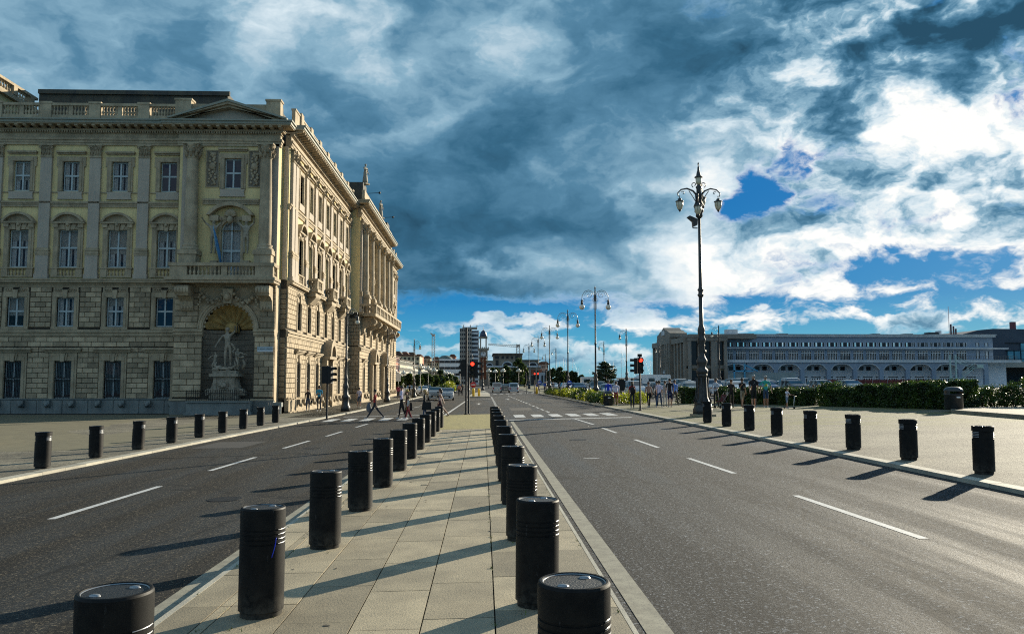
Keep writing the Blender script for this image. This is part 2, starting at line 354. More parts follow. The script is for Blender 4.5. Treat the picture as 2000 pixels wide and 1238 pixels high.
def cobble(big=False):
    m = bpy.data.materials.new('quay_slabs' if big else 'weedy_paving'); m.use_nodes = True; t = m.node_tree; t.nodes.clear(); b = NB(t)
    p = b.n('ShaderNodeBsdfPrincipled'); t.links.new(p.outputs[0], b.n('ShaderNodeOutputMaterial').inputs[0]); p.inputs['Roughness'].default_value = .85
    pos = b.n('ShaderNodeNewGeometry').outputs['Position']; X, Y, Z = b.sep(pos)
    stretch = b.noise(b.v('MULTIPLY', pos, (.5, 2.2, 1)), 2.4, 6, .7).outputs[0]
    col = b.mix(b.ramp(stretch, .3, .7), (.25, .22, .155), (.12, .108, .078))
    col = b.mix(b.ramp(b.noise(pos, 9, 4, .7).outputs[0], .48, .62), col, (.085, .078, .055))
    br = b.n('ShaderNodeTexBrick'); br.inputs['Scale'].default_value = 1.0; br.inputs['Brick Width'].default_value = 1.2 if big else .42; br.inputs['Row Height'].default_value = .6 if big else .22; br.inputs['Mortar Size'].default_value = .012 if big else .018
    mot = b.ramp(b.noise(b.v('MULTIPLY', pos, (.4, 1, 1)), .5, 5, .7).outputs[0], .35, .65, .62, 1.2); col = b.mix(1., col, b.xyz(mot, mot, mot), 'MULTIPLY')
    t.links.new(pos, br.inputs['Vector']); col = b.mix(b.ramp(br.outputs['Fac'], 0, 1, 0, .8), col, (.045, .042, .025))
    far = b.ramp(Y, 26, 33, 0, 0. if big else 1.)                    # grass grows in the joints further up the quay
    gr = b.noise(b.v('MULTIPLY', pos, (.6, 1.5, 1)), .55, 6, .75).outputs[0]
    col = b.mix(b.m('MULTIPLY', far, b.ramp(gr, .42, .56, 0, .85)), col, (.13, .125, .035))
    t.links.new(col, p.inputs['Base Color'])
    bn = b.n('ShaderNodeBump'); bn.inputs['Strength'].default_value = .7; bn.inputs['Distance'].default_value = .03
    t.links.new(b.noise(pos, 14, 5, .7).outputs[0], bn.inputs['Height']); t.links.new(bn.outputs[0], p.inputs['Normal']); return m
ASPH = asphalt(); COB = cobble(); SLABQ = cobble(True)
SLAB = mat('paving_slab_stone', (.40, .335, .22), (.28, .235, .155), .75, 1.6, rnd=.34, bump=.35, bscale=60, speck=(90, .57, .68, (.12, .11, .085)))
SLAB2 = mat('quay_slab_stone', (.27, .24, .175), (.16, .145, .11), .85, 1.2, bump=.3, bscale=40, stretch=(.35, 1.6, 1), speck=(22, .55, .72, (.18, .165, .125)))
KERB = mat('kerb_stone', (.40, .375, .30), (.31, .29, .235), .8, 2.0, rnd=.15, bump=.3, bscale=40)
YPAV = mat('yellow_pavers', (.34, .285, .10), (.22, .185, .065), .85, 3, bump=.4, bscale=25, speck=(16, .55, .68, (.12, .115, .06)))
GRAVEL = mat('walk_asphalt', (.15, .132, .075), (.11, .097, .055), .9, 2, speck=(60, .55, .7, (.2, .19, .14)))

gx = [-3500, -400, -60, -16, 0, 30, 60, 400, 3500]
sheet('ground', gx, [-60, 0, 60, 200, 600, 4500], lambda x: G(x)-.16, GROUND)
def lk(y):      # kerb line beside the palazzo
    pts = [(-10, -10.8), (0, -10.75), (20, -10.42), (35, -9.95), (50, -9.35), (70, -8.9), (100, -8.6), (900, -8.6)]
    for (a, b), (c, d) in zip(pts, pts[1:]):
        if y <= c: return b+(d-b)*(y-a)/(c-a)
    return -8.6
def rk(y): return 8.72 if y < 50 else 8.72-.35*min(1, (y-50)/60)
YS = [-10, 0, 10, 20, 27, 35, 42, 50, 60, 70, 85, 100, 140, 200, 320, 600, 900]
sheet('road', lambda y: [lk(y)-.02, -6, -2.68, 0, 1.15, 5, rk(y)+.02], YS, RD, ASPH)
sheet('cross_street', [-400, -60, -16, -8.62], [133, 136, 150, 160], lambda x: RD(x)+.04, ASPH)
# pavements
def band(name, f0, f1, ys, m, z=0., nx=5):
    return sheet(name, lambda y: [f0(y)+(f1(y)-f0(y))*i/nx for i in range(nx+1)], ys, lambda x: G(x)+z, m)
band('left_pavement', lambda y: -60, lambda y: lk(y)-.30, YS[:12], SLABQ, nx=9)
band('left_walk', lambda y: -60, lambda y: lk(y)-.30, [50, 60, 70, 85, 100, 131], GRAVEL, nx=9)
sheet('weedy_plaza', lambda y: [-60, -16, lk(y)-3.2, lk(y)-2.6], [27, 35, 42, 50, 57.4], lambda x: G(x)+.004, GRAVEL)
band('left_far_walk', lambda y: -16, lambda y: lk(y)-.30, [162, 200, 320, 600, 900], GRAVEL, nx=2)
sheet('right_pavement', lambda y: [rk(y)+.30, 14, 30, 60, 300], [-10, 0, 10, 20, 25.5], G, SLABQ)
sheet('quay_paving', lambda y: [rk(y)+.30, 14, 30, 60, 300], [25.5, 35, 42, 50, 60, 85, 140, 200, 320, 600], lambda x: G(x), COB)
sheet('car_park', lambda y: [12.6, 20, 30, 60, 120], [66, 100, 150, 190], lambda x: G(x)+.004, ASPH)
# kerbs of single stones
def kerb(side, f, m, wid, n, top):
    k = MB().add([(f(-10)-.01, -10, RD(8)-.1), (f(-10)+.01, -10, RD(8)-.1), (f(-9)+.01, -9, RD(8)-.1)], [(0, 1, 2)], m).obj('kerb', None, Matrix(), kind='structure')
    base = MB().box(-.5, .5, -.5, .5, -.5, .5, m).mesh('kerb_stone')
    bmv = MB().box(-wid/2, wid/2, -.495, .495, -.17, 0, m).mesh('kerb_stone')
    y = 0.5; rest = MB()
    for i in range(n):
        a = f(y-.5); b = f(y+.5); x = (a+b)/2+side*wid/2
        link('kerb_stone', bmv, k, T(x, y, G(x)+top+random.uniform(-.004, .004)) @ Matrix.Rotation(-math.atan2(b-a, 1), 4, 'Z')); y += 1.0
    while y < 890:
        st = 8 if y < 200 else 40; a = f(y-.5); b = f(y-.5+st); xa, xb = a+side*wid/2, b+side*wid/2
        h = wid/2; vs = []
        for xx, yy in ((xa, y-.5), (xb, y-.5+st)):
            vs += [(xx-h, yy, G(xx)+top-.2), (xx-h, yy, G(xx)+top), (xx+h, yy, G(xx)+top), (xx+h, yy, G(xx)+top-.2)]
        rest.add(vs, [(0, 4, 5, 1), (1, 5, 6, 2), (2, 6, 7, 3)], m); y += st
    o = rest.obj('kerb_run', k, Matrix()); o['kind'] = 'stuff'
kerb(-1, lk, KERB, .30, 75, .004); kerb(1, rk, KERB, .30, 75, .006)
# central reservation laid with big slabs
def ml(y): return -2.68
med = sheet('median', [-2.68, -1, 0, 1.15], [1.5, 20, 33.9], lambda x: G(x)-.045, mat('slab_joint', (.05, .047, .035), None, .95))
slabs = {}
def slab(x0, x1, y0, y1):
    g = .006; key = (round(x1-x0, 3), round(y1-y0, 3))
    if key not in slabs:
        w, l = key; slabs[key] = MB().box(-w/2+g, w/2-g, -l/2+g, l/2-g, -.06, 0, SLAB).mesh('paving_slab')
    x = (x0+x1)/2
    link('paving_slab', slabs[key], med, T(x, (y0+y1)/2, G(x)+random.uniform(-.002, .002)) @ Matrix.Rotation(-.02, 4, 'Y'))
cols = [(-2.68, -2.32, 1.2), (-2.32, -2.22, 1.2), (-2.22, -1.64, 1.2), (-1.64, -1.05, 1.2), (-1.05, -.49, 1.2), (-.49, .10, 1.2), (.10, 1.15, 1.2)]
for ci, (a, b, L) in enumerate(cols):
    y = 1.5+(.6 if ci in (3, 5) else (.35 if ci in (4,) else 0)) - (0.4 if ci == 6 else 0)
    while y < 33.9-.3: slab(a, b, max(1.5, y), min(33.9, y+L)); y += L
sheet('median_pavers', lambda y: [-2.68+.38*(y-34)/15, 0, 1.15-.5*(y-34)/15], [34, 49], lambda x: G(x), YPAV)
MB().extr([(-2.72, -.12), (-2.66, -.12), (-2.66, .002), (-2.72, .002)], 'y', 1.5, 34, KERB, Matrix.Translation((0, 0, -.054))).obj('median_edge', None, Matrix(), kind='structure')
MB().extr([(1.15, -.12), (1.19, -.12), (1.19, .002), (1.15, .002)], 'y', 1.5, 34, KERB, Matrix.Translation((0, 0, .02))).obj('median_edge', None, Matrix(), kind='structure')
# far island in the middle of the road
FI = MB(); FI.extr([(-1.9, 104), (.9, 104), (1.0, 130), (.2, 170), (-1.7, 130)], 'z', -.2, .06, KERB); FI.obj('traffic_island', None, Matrix(), kind='structure')

# ---- painted markings, each on the carriageway
def mark(name, quads, m=ROADPAINT, dz=.004):
    b = MB()
    for q in quads: b.add([(x, y, RD(x)+dz) for x, y in q], [tuple(range(len(q)))], m)
    return b.obj(name, None, Matrix(), kind='structure')
def dash(x0, y0, x1, y1, w=.12): return [(x0-w/2, y0), (x0+w/2, y0), (x1+w/2, y1), (x1-w/2, y1)]
for a, b, c, d in [(5.33, 9.9, 5.22, 13.7), (5.20, 17.0, 5.10, 20.4), (5.05, 23.7, 4.98, 27.0), (4.95, 30.5, 4.9, 33.8), (5.45, 3.0, 5.38, 6.6)]: mark('lane_dash', [dash(a, b, c, d)])
mark('lane_line', [dash(4.9, 36.5, 4.7, 42.2)])
for a, b, c, d in [(-6.72, 13.2, -6.6, 17.2), (-6.55, 20.1, -6.42, 23.6), (-6.38, 26.7, -6.25, 30.0), (-6.1, 32.4, -6.0, 35.4), (-6.8, 6.5, -6.75, 10.3), (-5.9, 38.6, -5.8, 41.6)]: mark('lane_dash', [dash(a, b, c, d, .13)])
mark('edge_line', [[(1.28, 1.5), (1.50, 1.5), (1.50, 41), (1.34, 41)]], CREAMPAINT)
mark('edge_line', [[(-3.0, 1.5), (-2.80, 1.5), (-2.80, 34), (-3.0, 34)]], CREAMPAINT)
mark('stop_line', [[(1.34, 42.2), (7.7, 42.2), (7.7, 42.75), (1.34, 42.75)]])
mark('stop_line', [[(-8.6, 51.0), (-2.9, 51.0), (-2.9, 51.4), (-8.6, 51.4)]])
for i in range(6): mark('zebra_stripe', [[(1.75+i*1.02, 45.2), (2.35+i*1.02, 45.2), (2.35+i*1.02, 48.6), (1.75+i*1.02, 48.6)]])
for i in range(6): mark('zebra_stripe', [[(-8.8+i*1.02, 45.0), (-8.25+i*1.02, 45.0), (-8.25+i*1.02, 48.2), (-8.8+i*1.02, 48.2)]])
y = 51
while y < 112: mark('lane_dash', [dash(4.1-.7*(y-51)/60, y, 4.1-.7*(y+2-51)/60, y+2.4, .14)]); y += 4.2
y = 52
while y < 108: mark('edge_dash', [dash(1.05, y, 1.05, y+1.4, .2)]); y += 2.6
mark('edge_line', [dash(-2.35, 49.5, -1.75, 92, .16)]); mark('stop_line', [[(-1.7, 92), (.9, 92), (.9, 92.6), (-1.7, 92.6)]])
mark('edge_line', [[(-2.6, 49.3), (.7, 49.3), (.7, 49.7), (-2.6, 49.7)]])
y = 54
while y < 130: mark('lane_dash', [dash(-5.6, y, -5.4, y+3, .13)]); y += 6.6
for i in range(7): mark('zebra_stripe', [[(1.6+i*1.0, 128), (2.1+i*1.0, 128), (2.1+i*1.0, 131.5), (1.6+i*1.0, 131.5)]])
# turn arrows
for cx, cy in ((-.4, 72), (2.7, 88)):
    mark('lane_arrow', [[(cx-.08, cy), (cx+.08, cy), (cx+.08, cy+3), (cx-.08, cy+3)], [(cx-.35, cy+3), (cx+.35, cy+3), (cx, cy+4.6)]])
mark('road_stud', [[(2.55, 20.9), (2.95, 20.9), (2.95, 21.0), (2.55, 21.0)]])
MB().lathe([(.30, 0), (.30, .004)], IRON, 20).obj('manhole_cover', None, T(-5.4, 26.5, RD(-5.4)+.003) @ Matrix.Rotation(-.02, 4, 'Y'), label='round iron cover set in the road by the palazzo kerb', cat='manhole cover')

# ================================================================== BOLLARDS
BH = .90
def bollard_meshes(kind):
    r = .188
    b = MB()
    if kind == 'median':
        prof = [(.172, 0), (.172, .045), (r, .05), (r, .60)]
        z = .60
        for i in range(4):
            prof += [(r, z), (r-.006, z+.002), (r-.006, z+.012), (r, z+.014)]; z += .038
        prof += [(r, .885), (r-.006, BH-.003), (r-.012, BH), (r-.022, BH), (r-.024, BH-.010)]
    else:
        prof = [(.165, 0), (.165, .05), (r, .055), (r, .66), (.174, .662), (.174, .80), (r+.004, .802), (r+.004, .895), (r-.004, BH), (r-.02, BH), (r-.022, BH-.006)]
    b.hard(prof, BOLL, 40)
    body = b.mesh('body')
    lid = MB().lathe([(r-.024, BH-.010), (.001, BH-.009)], BOLLT, 40, cap=False).mesh('lid')
    ring = MB().lathe([(r-.030, BH-.0085), (r-.026, BH-.004), (r-.023, BH-.006)], BOLLR, 40, cap=False).mesh('lid_ring')
    bolt = MB().lathe([(.021, 0), (.018, .007), (.008, .010), (.001, .0105)], BOLLR, 8, cap=False, sx=1.5).mesh('bolt')
    fins = MB()
    if kind == 'median':
        z = .60
        for i in range(4): fins.lathe([(r-.0055, z+.003), (r+.001, z+.007), (r-.0055, z+.011)], BOLLR, 10, a0=-.62, a1=.25, cap=False); z += .038
    else:
        for i in range(4):
            z = .685+i*.030
            for a in (-.75, math.pi-.25): fins.lathe([(.175, z), (.187, z+.004), (.187, z+.012), (.175, z+.016)], BOLLR, 8, a0=a, a1=a+1.0, cap=False)
    return body, lid, ring, bolt, fins.mesh('reflector')
BM = {k: bollard_meshes(k) for k in ('median', 'walk')}
def bollard(x, y, kind, label, group, rz=0., z=None):
    t = thing('bollard', (x, y, G(x) if z is None else z), label, 'bollard', group, rz); t.matrix_basis = WM[t.name] @ Matrix.Rotation(random.gauss(0, .008), 4, 'X') @ Matrix.Rotation(random.gauss(0, .008), 4, 'Y'); WM[t.name] = t.matrix_basis.copy(); body, lid, ring, bolt, fin = BM[kind]
    link('body', body, t); link('lid', lid, t); link('lid_ring', ring, t); link('reflector', fin, t)
    if y < 16:
        for s in (-1, 1): link('bolt', bolt, t, WM[t.name] @ T(.06*s, .085*s, BH-.009))
    return t
for k in range(12):
    t = bollard(-1.885, 4.39+2.82*k, 'median', f'black bollard, {ORD[k]} from the near end of the median row beside the palazzo lanes', 'bollards along the palazzo side of the median', random.uniform(-.12, .12))
    if k in (0, 1):
        arc = [(.1895*math.cos(a), .1895*math.sin(a), zz) for a, zz in ((-.95, .50), (-.90, .53), (-.84, .565), (-.79, .60), (-.76, .64), (-.74, .66))]
        MB().tube(arc, .004, BLUEFILM, 5).obj('blue_strip', t)
    if k == 0: MB().lathe([(.1885, .615), (.191, .62), (.191, .70), (.1885, .705)], BLUEFILM, 6, a0=-1.02, a1=-.80, cap=False).obj('blue_film', t)
for k in range(11):
    bollard(.47, 4.32+2.94*k, 'median', f'black bollard, {ORD[k]} from the near end of the median row beside the sea lanes', 'bollards along the sea side of the median', random.uniform(-.12, .12))
for k in range(8):
    bollard(9.5, 15.4+2.75*k, 'walk', f'black banded bollard, {ORD[k]} from the near end of the quay pavement row', 'bollards along the quay pavement', random.uniform(-.2, .2))
for k in range(10):
    x = -10.95 if k < 7 else -10.93+.02*(k-6)
    bollard(x, 18.15+2.83*k, 'walk', f'black bollard, {ORD[k]} from the near end of the row before the palazzo square', 'bollards along the palazzo square', random.uniform(-.2, .2))

mark('gutter', [[(rk(y)-.16, y), (rk(y), y), (rk(y+10), y+10), (rk(y+10)-.16, y+10)] for y in range(-10, 110, 10)], mat('gutter_dirt', (.012, .011, .009), (.03, .028, .022), .9, 4), .002)  # kerb-face shade and dirt painted as a dark strip along the quay kerb
mark('gutter', [[(lk(y), y), (lk(y)+.10, y), (lk(y+5)+.10, y+5), (lk(y+5), y+5)] for y in range(-10, 110, 5)], MATS['gutter_dirt'], .002)  # same dark strip repeated beside the palazzo kerb
TAR = mat('tar_seam', (.006, .006, .006), None, .45)
def seam(pts, w=.035):
    mark('tar_seam', [[(a[0], a[1]-w), (b[0], b[1]-w), (b[0], b[1]+w), (a[0], a[1]+w)] for a, b in zip(pts, pts[1:])], TAR, .003)
random.seed(9)
for y0, x0, x1 in ((35.5, 1.5, 8.4), (24.0, -10.1, -3.1), (39.5, 1.5, 6.5), (62, 1.3, 8.3)):
    n = 12; seam([(x0+(x1-x0)*i/n, y0+random.uniform(-.10, .10)+.03*i) for i in range(n+1)])
for q in [[(-9.6, 27.5), (-7.9, 27.3), (-7.8, 30.2), (-9.6, 30.4)], [(1.9, 56), (3.4, 56), (3.4, 61), (1.9, 61)]]:
    mark('road_patch', [q], mat('fresh_asphalt', (.012, .012, .012), (.028, .028, .027), .9, 40), .002)
for x, y in ((3.2, 27.5), (-4.6, 15.0)):
    MB().lathe([(.31, 0), (.31, .004)], IRON, 20).obj('manhole_cover', None, T(x, y, RD(x)+.003) @ Matrix.Rotation(-.02, 4, 'Y'), label={6.9: 'round iron cover in the sea lanes beside the quay bollards', 3.2: 'round iron cover in the inner sea lane', -4.6: 'round iron cover in the inner palace lane near the median'}[x], cat='manhole cover')
# stains on the slabs, litter and weeds at the joints
STAIN = mat('slab_stain', (.10, .09, .065), (.16, .145, .105), .85, 9)
for k in range(26):
    x, y = random.uniform(-2.2, 1.0), random.uniform(4.5, 24); r = random.choice((.012, .015, .02, .03, .09)); n = 9
    MB().add([(x+r*random.uniform(.6, 1.2)*math.cos(6.283*i/n), y+r*random.uniform(.6, 1.3)*math.sin(6.283*i/n), G(x)+.0045) for i in range(n)], [tuple(range(n))], mat('gum_spot', (.03, .028, .022), None, .9) if r < .05 else STAIN).obj('stain', None, Matrix(), kind='structure')
WEED = mat('weed_green', (.07, .12, .02), (.14, .16, .03), .8, 30)
wd = MB()
for k in range(230):
    jx = random.choice((-2.27, -2.27, -2.22, .10, -1.92, .47, 1.14, -2.66)); y = random.uniform(4, 30)
    if jx in (-1.92, -1.885, .47): jx += random.uniform(-.2, .2); y = (4.0+2.95*random.randint(0, 8) if jx < -1 else 4.12+3.04*random.randint(0, 8))+random.choice((-.19, .19))
    for j in range(4):
        a = random.uniform(0, 6.28); h = random.uniform(.008, .03); x = jx+random.uniform(-.02, .02); yy = y+random.uniform(-.05, .05)
        wd.add([(x, yy, G(x)), (x+.012*math.sin(a), yy+.012*math.cos(a), G(x)), (x+h*math.cos(a), yy+h*math.sin(a), G(x)+h)], [(0, 1, 2)], WEED)
wd.obj('weeds', None, Matrix(), kind='stuff', label='tiny weeds growing in the joints of the median slabs', cat='weeds')
# ================================================================== PALAZZO
PAL = thing('palazzo', (-14, 58.5, -.3), 'ornate yellow and stone palace with columned corner standing beside the road', 'palace')
FR = T(0, 58.5, 0)                                   # front: local x = world x, -y outward
PV = T(0, 57.3, 0)                                   # projecting corner bay
SD = T(-14, 0, 0) @ Matrix.Rotation(R(90), 4, 'Z')   # side: local x = world y, -y = world +x
SP = T(-12.9, 0, 0) @ Matrix.Rotation(R(90), 4, 'Z')
def part(name, mb, M, kind=None): return mb.obj(name, PAL, M, kind=kind)
def panels(mb, u0, u1, z0, z1, holes, m, y=0., dep=.32):
    us = sorted({u0, u1, *[h[0] for h in holes], *[h[1] for h in holes]}); zs = sorted({z0, z1, *[h[2] for h in holes], *[h[3] for h in holes]})
    us = [u for u in us if u0 <= u <= u1]; zs = [z for z in zs if z0 <= z <= z1]
    for a, b in zip(us, us[1:]):
        for c, d in zip(zs, zs[1:]):
            um, zm = (a+b)/2, (c+d)/2
            if any(h[0] < um < h[1] and h[2] < zm < h[3] for h in holes): continue
            mb.add([(a, y, c), (b, y, c), (b, y, d), (a, y, d)], [(0, 1, 2, 3)], m)
    for h in holes:
        a, b, c, d = h[:4]
        mb.add([(a, y, c), (b, y, c), (b, y, d), (a, y, d), (a, y+dep, c), (b, y+dep, c), (b, y+dep, d), (a, y+dep, d)],
               [(0, 4, 5, 1), (1, 5, 6, 2), (2, 6, 7, 3), (3, 7, 4, 0)], m)
def bal_prof(h, r):
    return [(r*.95, 0), (r*.95, h*.07), (r*.5, h*.10), (r*.62, h*.16), (r, h*.30), (r*.9, h*.42), (r*.42, h*.62), (r*.40, h*.72), (r*.62, h*.76), (r*.45, h*.80), (r*.85, h*.92), (r*.95, h*.94), (r*.95, h)]
def baluster_mesh(h, r): return MB().lathe(bal_prof(h, r), TRIM, 8, cap=False).mesh('baluster')
BAL_ROOF = baluster_mesh(.68, .105); BAL_WIN = baluster_mesh(.46, .075); BAL_BALC = baluster_mesh(.62, .10)
nbal = [0]
def balusters(u0, u1, n, z, mesh, M, y=0., parent=None):
    for i in range(n):
        u = u0+(u1-u0)*(i+.5)/n; link('baluster', mesh, parent or PAL, M @ T(u, y, z)); nbal[0] += 1
def balu_stuff(mb, u0, u1, n, z, h, r, y=0.):
    for i in range(n): mb.lathe(bal_prof(h, r)[::2], TRIM, 6, (u0+(u1-u0)*(i+.5)/n, y, z), cap=False)

# ---- windows: a surround (the part) with frame, panes, curtains, pediment and bars as sub-parts
def seg_arch(w, rise, n=14):
    """segmental arch points from -w/2 to w/2"""
    rr = (w*w/4+rise*rise)/(2*rise); a = math.asin(min(1, w/2/rr)); return [(rr*math.sin(-a+2*a*i/n), rr*math.cos(-a+2*a*i/n)-(rr-rise)) for i in range(n+1)]
def win_kit(kind):
    w, h, sw = dict(gf=(1.17, 2.62, .36), f1=(1.2, 2.06, .32), pn=(1.32, 2.67, .37), top=(1.15, 2.12, .33))[kind]
    s = MB(); m = TRIM
    s.box(-w/2-sw, -w/2, -.10, .30, -.02, h, m); s.box(w/2, w/2+sw, -.10, .30, -.02, h, m)
    s.box(-w/2-sw*.6, -w/2-.03, -.14, -.10, -.02, h, m); s.box(w/2+.03, w/2+sw*.6, -.14, -.10, -.02, h, m)
    s.box(-w/2-sw, w/2+sw, -.11, .30, h, h+.36, m); s.box(-w/2-sw*.6, w/2+sw*.6, -.145, -.11, h+.03, h+.28, m)
    if kind in ('f1', 'gf', 'pn'):
        s.extr([(-.12, h-.06), (.12, h-.06), (.19, h+.52), (-.19, h+.52)], 'y', -.24, -.1, m)
    if kind == 'pn':     # flat voussoirs and mask
        for q in (-1, 1):
            s.extr([(q*.20, h), (q*.42, h), (q*.60, h+.42), (q*.26, h+.42)], 'y', -.19, -.1, m)
        s.ball((0, -.27, h+.34), .12, m, 8)
    if kind == 'f1':     # scroll spray either side of the keystone
        for q in (-1, 1):
            for k in range(3): s.tube([(q*(.30+.17*k+.085*math.cos(t)), -.15, h+.52+.085*math.sin(t)) for t in [x*.9 for x in range(8)]], .026, m, 5)
            s.box(min(q*.24, q*.86), max(q*.24, q*.86), -.10, 0, h+.36, h+.70, m)
        s.box(-w/2-sw, w/2+sw, -.17, .0, -.20, -.02, m)
    if kind == 'gf':
        for q in (-1, 1): s.extr([(q*.17, h+.02), (q*.28, h+.06), (q*.32, h+.48), (q*.22, h+.48)], 'y', -.20, -.1, m)
        s.box(-w/2-sw-.02, w/2+sw+.02, -.12, 0, h+.36, h+.58, m)
    if kind == 'top':    # ears and moulded apron
        for q in (-1, 1): s.box(min(q*(w/2+sw-.02), q*(w/2+sw+.10)), max(q*(w/2+sw-.02), q*(w/2+sw+.10)), -.105, 0, h-.35, h+.36, m)
    surr = s.mesh('window')
    fr = MB(); f = .075; y0, y1 = .12, .18; hm = h*.53
    fr.box(-w/2, -w/2+f, y0, y1, 0, h, WFRAME); fr.box(w/2-f, w/2, y0, y1, 0, h, WFRAME); fr.box(-w/2+f, w/2-f, y0, y1, 0, f*1.2, WFRAME); fr.box(-w/2+f, w/2-f, y0, y1, h-f, h, WFRAME)
    fr.box(-.055, .055, y0-.03, y1, f*1.2, h-f, WFRAME); fr.box(-w/2+f, -.055, y0-.02, y1, hm-.06, hm+.06, WFRAME); fr.box(.055, w/2-f, y0-.02, y1, hm-.06, hm+.06, WFRAME)
    frame = fr.mesh('frame')
    lo = MB().box(-w/4+.066, w/4-.066, .145, .155, 0, hm-.15, GLASS).mesh('pane'); up = MB().box(-w/4+.066, w/4-.066, .145, .155, 0, h-hm-.135, GLASS).mesh('pane')
    lod = MB().box(-w/4+.066, w/4-.066, .145, .155, 0, hm-.15, GLASSD).mesh('pane'); upd = MB().box(-w/4+.066, w/4-.066, .145, .155, 0, h-hm-.135, GLASSD).mesh('pane')
    c = MB(); n = 26
    pts = [(-w/2+(w)*i/n, .22+.03*math.sin(i*2.1)) for i in range(n+1)]
    def curt(i0, i1): c.add([(x, y, .05) for x, y in pts[i0:i1+1]]+[(x, y, h) for x, y in pts[i0:i1+1]], [(i, i+1, i+1+i1-i0+1, i+i1-i0+1) for i in range(i1-i0)], CURTAIN)
    curt(0, 8); curt(10, 16); curt(19, 26)
    curtain = c.mesh('curtain')
    ped = MB()
    if kind == 'gf':
        z = h+.58; W2 = w/2+sw+.28
        for i, (dz, o) in enumerate([(0, .20), (.10, .30), (.20, .40)]): ped.box(-W2-.05*i, W2+.05*i, -o, 0, z+dz, z+dz+.10, TRIM)
        ped.extr([(-.40, z+.30), (-.02, z+.36), (-.02, z+.30)], 'x', -W2, W2, TRIM)
    elif kind == 'top':
        z = h+.36; W2 = w/2+sw+.12
        ped.box(-W2+.05, W2-.05, -.14, 0, z+.16, z+.26, TRIM); ped.box(-W2, W2, -.27, 0, z+.26, z+.38, TRIM)
    elif kind == 'pn':
        z = h+.42; W2 = w/2+sw+.12
        for q in (-1, 1): ped.box(min(q*(w/2+.02), q*(w/2+sw+.02)), max(q*(w/2+.02), q*(w/2+sw+.02)), -.24, 0, z-.25, z+.02, TRIM)
        ped.box(-W2, W2, -.32, 0, z+.02, z+.14, TRIM)
        o = seg_arch(2*W2, .68); i_ = seg_arch(2*W2-.34, .52)
        for a, b in zip(range(len(o)-1), range(1, len(o))):
            q = [(o[a][0], z+.14+o[a][1]), (o[b][0], z+.14+o[b][1]), (i_[b][0], z+.14+i_[b][1]), (i_[a][0], z+.14+i_[a][1])]
            ped.extr(q, 'y', -.40, 0, TRIM)
        ped.extr([(x, z+.14+y_) for x, y_ in i_], 'y', -.10, 0, TRIM)
    apron = MB()
    if kind == 'top':
        apron.extr([(-w/2-.30, -.06), (w/2+.30, -.06), (w/2+.24, -.22), (w/2+.26, -.50), (w/2+.33, -.60), (-w/2-.33, -.60), (-w/2-.26, -.50), (-w/2-.24, -.22)], 'y', -.16, 0, PILAST)
    if kind == 'pn':
        for q in (-1, 1): apron.box(min(q*(w/2-.02), q*(w/2+sw+.05)), max(q*(w/2-.02), q*(w/2+sw+.05)), -.18, 0, -.70, -.08, TRIM)
        apron.box(-w/2-sw-.12, w/2+sw+.12, -.22, .02, -.10, -.015, TRIM); apron.box(-w/2+.02, w/2-.02, -.16, 0, -.70, -.60, TRIM)
    bars = MB()
    if kind == 'gf':
        for i in range(11): bars.box(-w/2+w*(i+.5)/11-.011, -w/2+w*(i+.5)/11+.011, .02, .04, 0, h, IRON)
        for z in (.12, 1.18, 1.42, h-.12): bars.box(-w/2, w/2, .015, .045, z, z+.05, IRON)
        for i in range(6): bars.lathe([(.05, 0), (.06, .02), (.05, .04)], IRON, 6, (-w/2+w*(i+.5)/6, .01, 1.30))
    return dict(w=w, h=h, hm=hm, surr=surr, frame=frame, lo=lo, up=up, lod=lod, upd=upd, curtain=curtain, ped=ped.mesh('pediment') if ped.v else None,
                apron=apron.mesh('apron') if apron.v else None, bars=bars.mesh('window_bars') if bars.v else None)
WK = {k: win_kit(k) for k in ('gf', 'f1', 'pn', 'top')}
SILL = dict(gf=.75, f1=5.77, pn=9.95, top=15.42)
BLINDM = mat('roller_blind', (.58, .56, .48), (.50, .48, .41), .9, 3)
BLINDS = {}
def window(kind, u, M, curtain=True, dark=False, full=True, balu=True):
    k = WK[kind]; z = SILL[kind]; Mw = M @ T(u, 0, z)
    w = link('window', k['surr'], PAL, Mw); link('frame', k['frame'], w, Mw)
    lo, up = (k['lod'], k['upd']) if dark else (k['lo'], k['up'])
    for q in (-1, 1):
        dx = q*(k['w']/4-.01)
        link('pane', lo, w, Mw @ T(dx, 0, .09)); link('pane', up, w, Mw @ T(dx, 0, k['hm']+.06))
    if curtain and not dark: link('curtain', k['curtain'], w, Mw)
    if kind in ('f1', 'top', 'pn') and not dark and random.random() < .55:
        fh_ = random.choice((.28, .45, .62)); key = (kind, fh_)
        if key not in BLINDS: BLINDS[key] = MB().box(-k['w']/2+.08, k['w']/2-.08, .185, .195, k['h']*(1-fh_), k['h']-.06, BLINDM).mesh('blind')
        link('blind', BLINDS[key], w, Mw)
    if k['ped']: link('pediment', k['ped'], w, Mw)
    if k['apron']: link('apron', k['apron'], w, Mw)
    if k['bars']: link('window_bars', k['bars'], w, Mw)
    if kind == 'pn' and balu:
        if full:
            for i in range(6): link('baluster', BAL_WIN, w, Mw @ T(-.60+.24*i, -.07, -.60))
        else:
            b = MB(); balu_stuff(b, -.66, .66, 6, -.60, .46, .075, -.07); b.obj('baluster_run', w, Mw)['kind'] = 'stuff'
def hole(kind, u): k = WK[kind]; return (u-k['w']/2, u+k['w']/2, SILL[kind], SILL[kind]+k['h'])

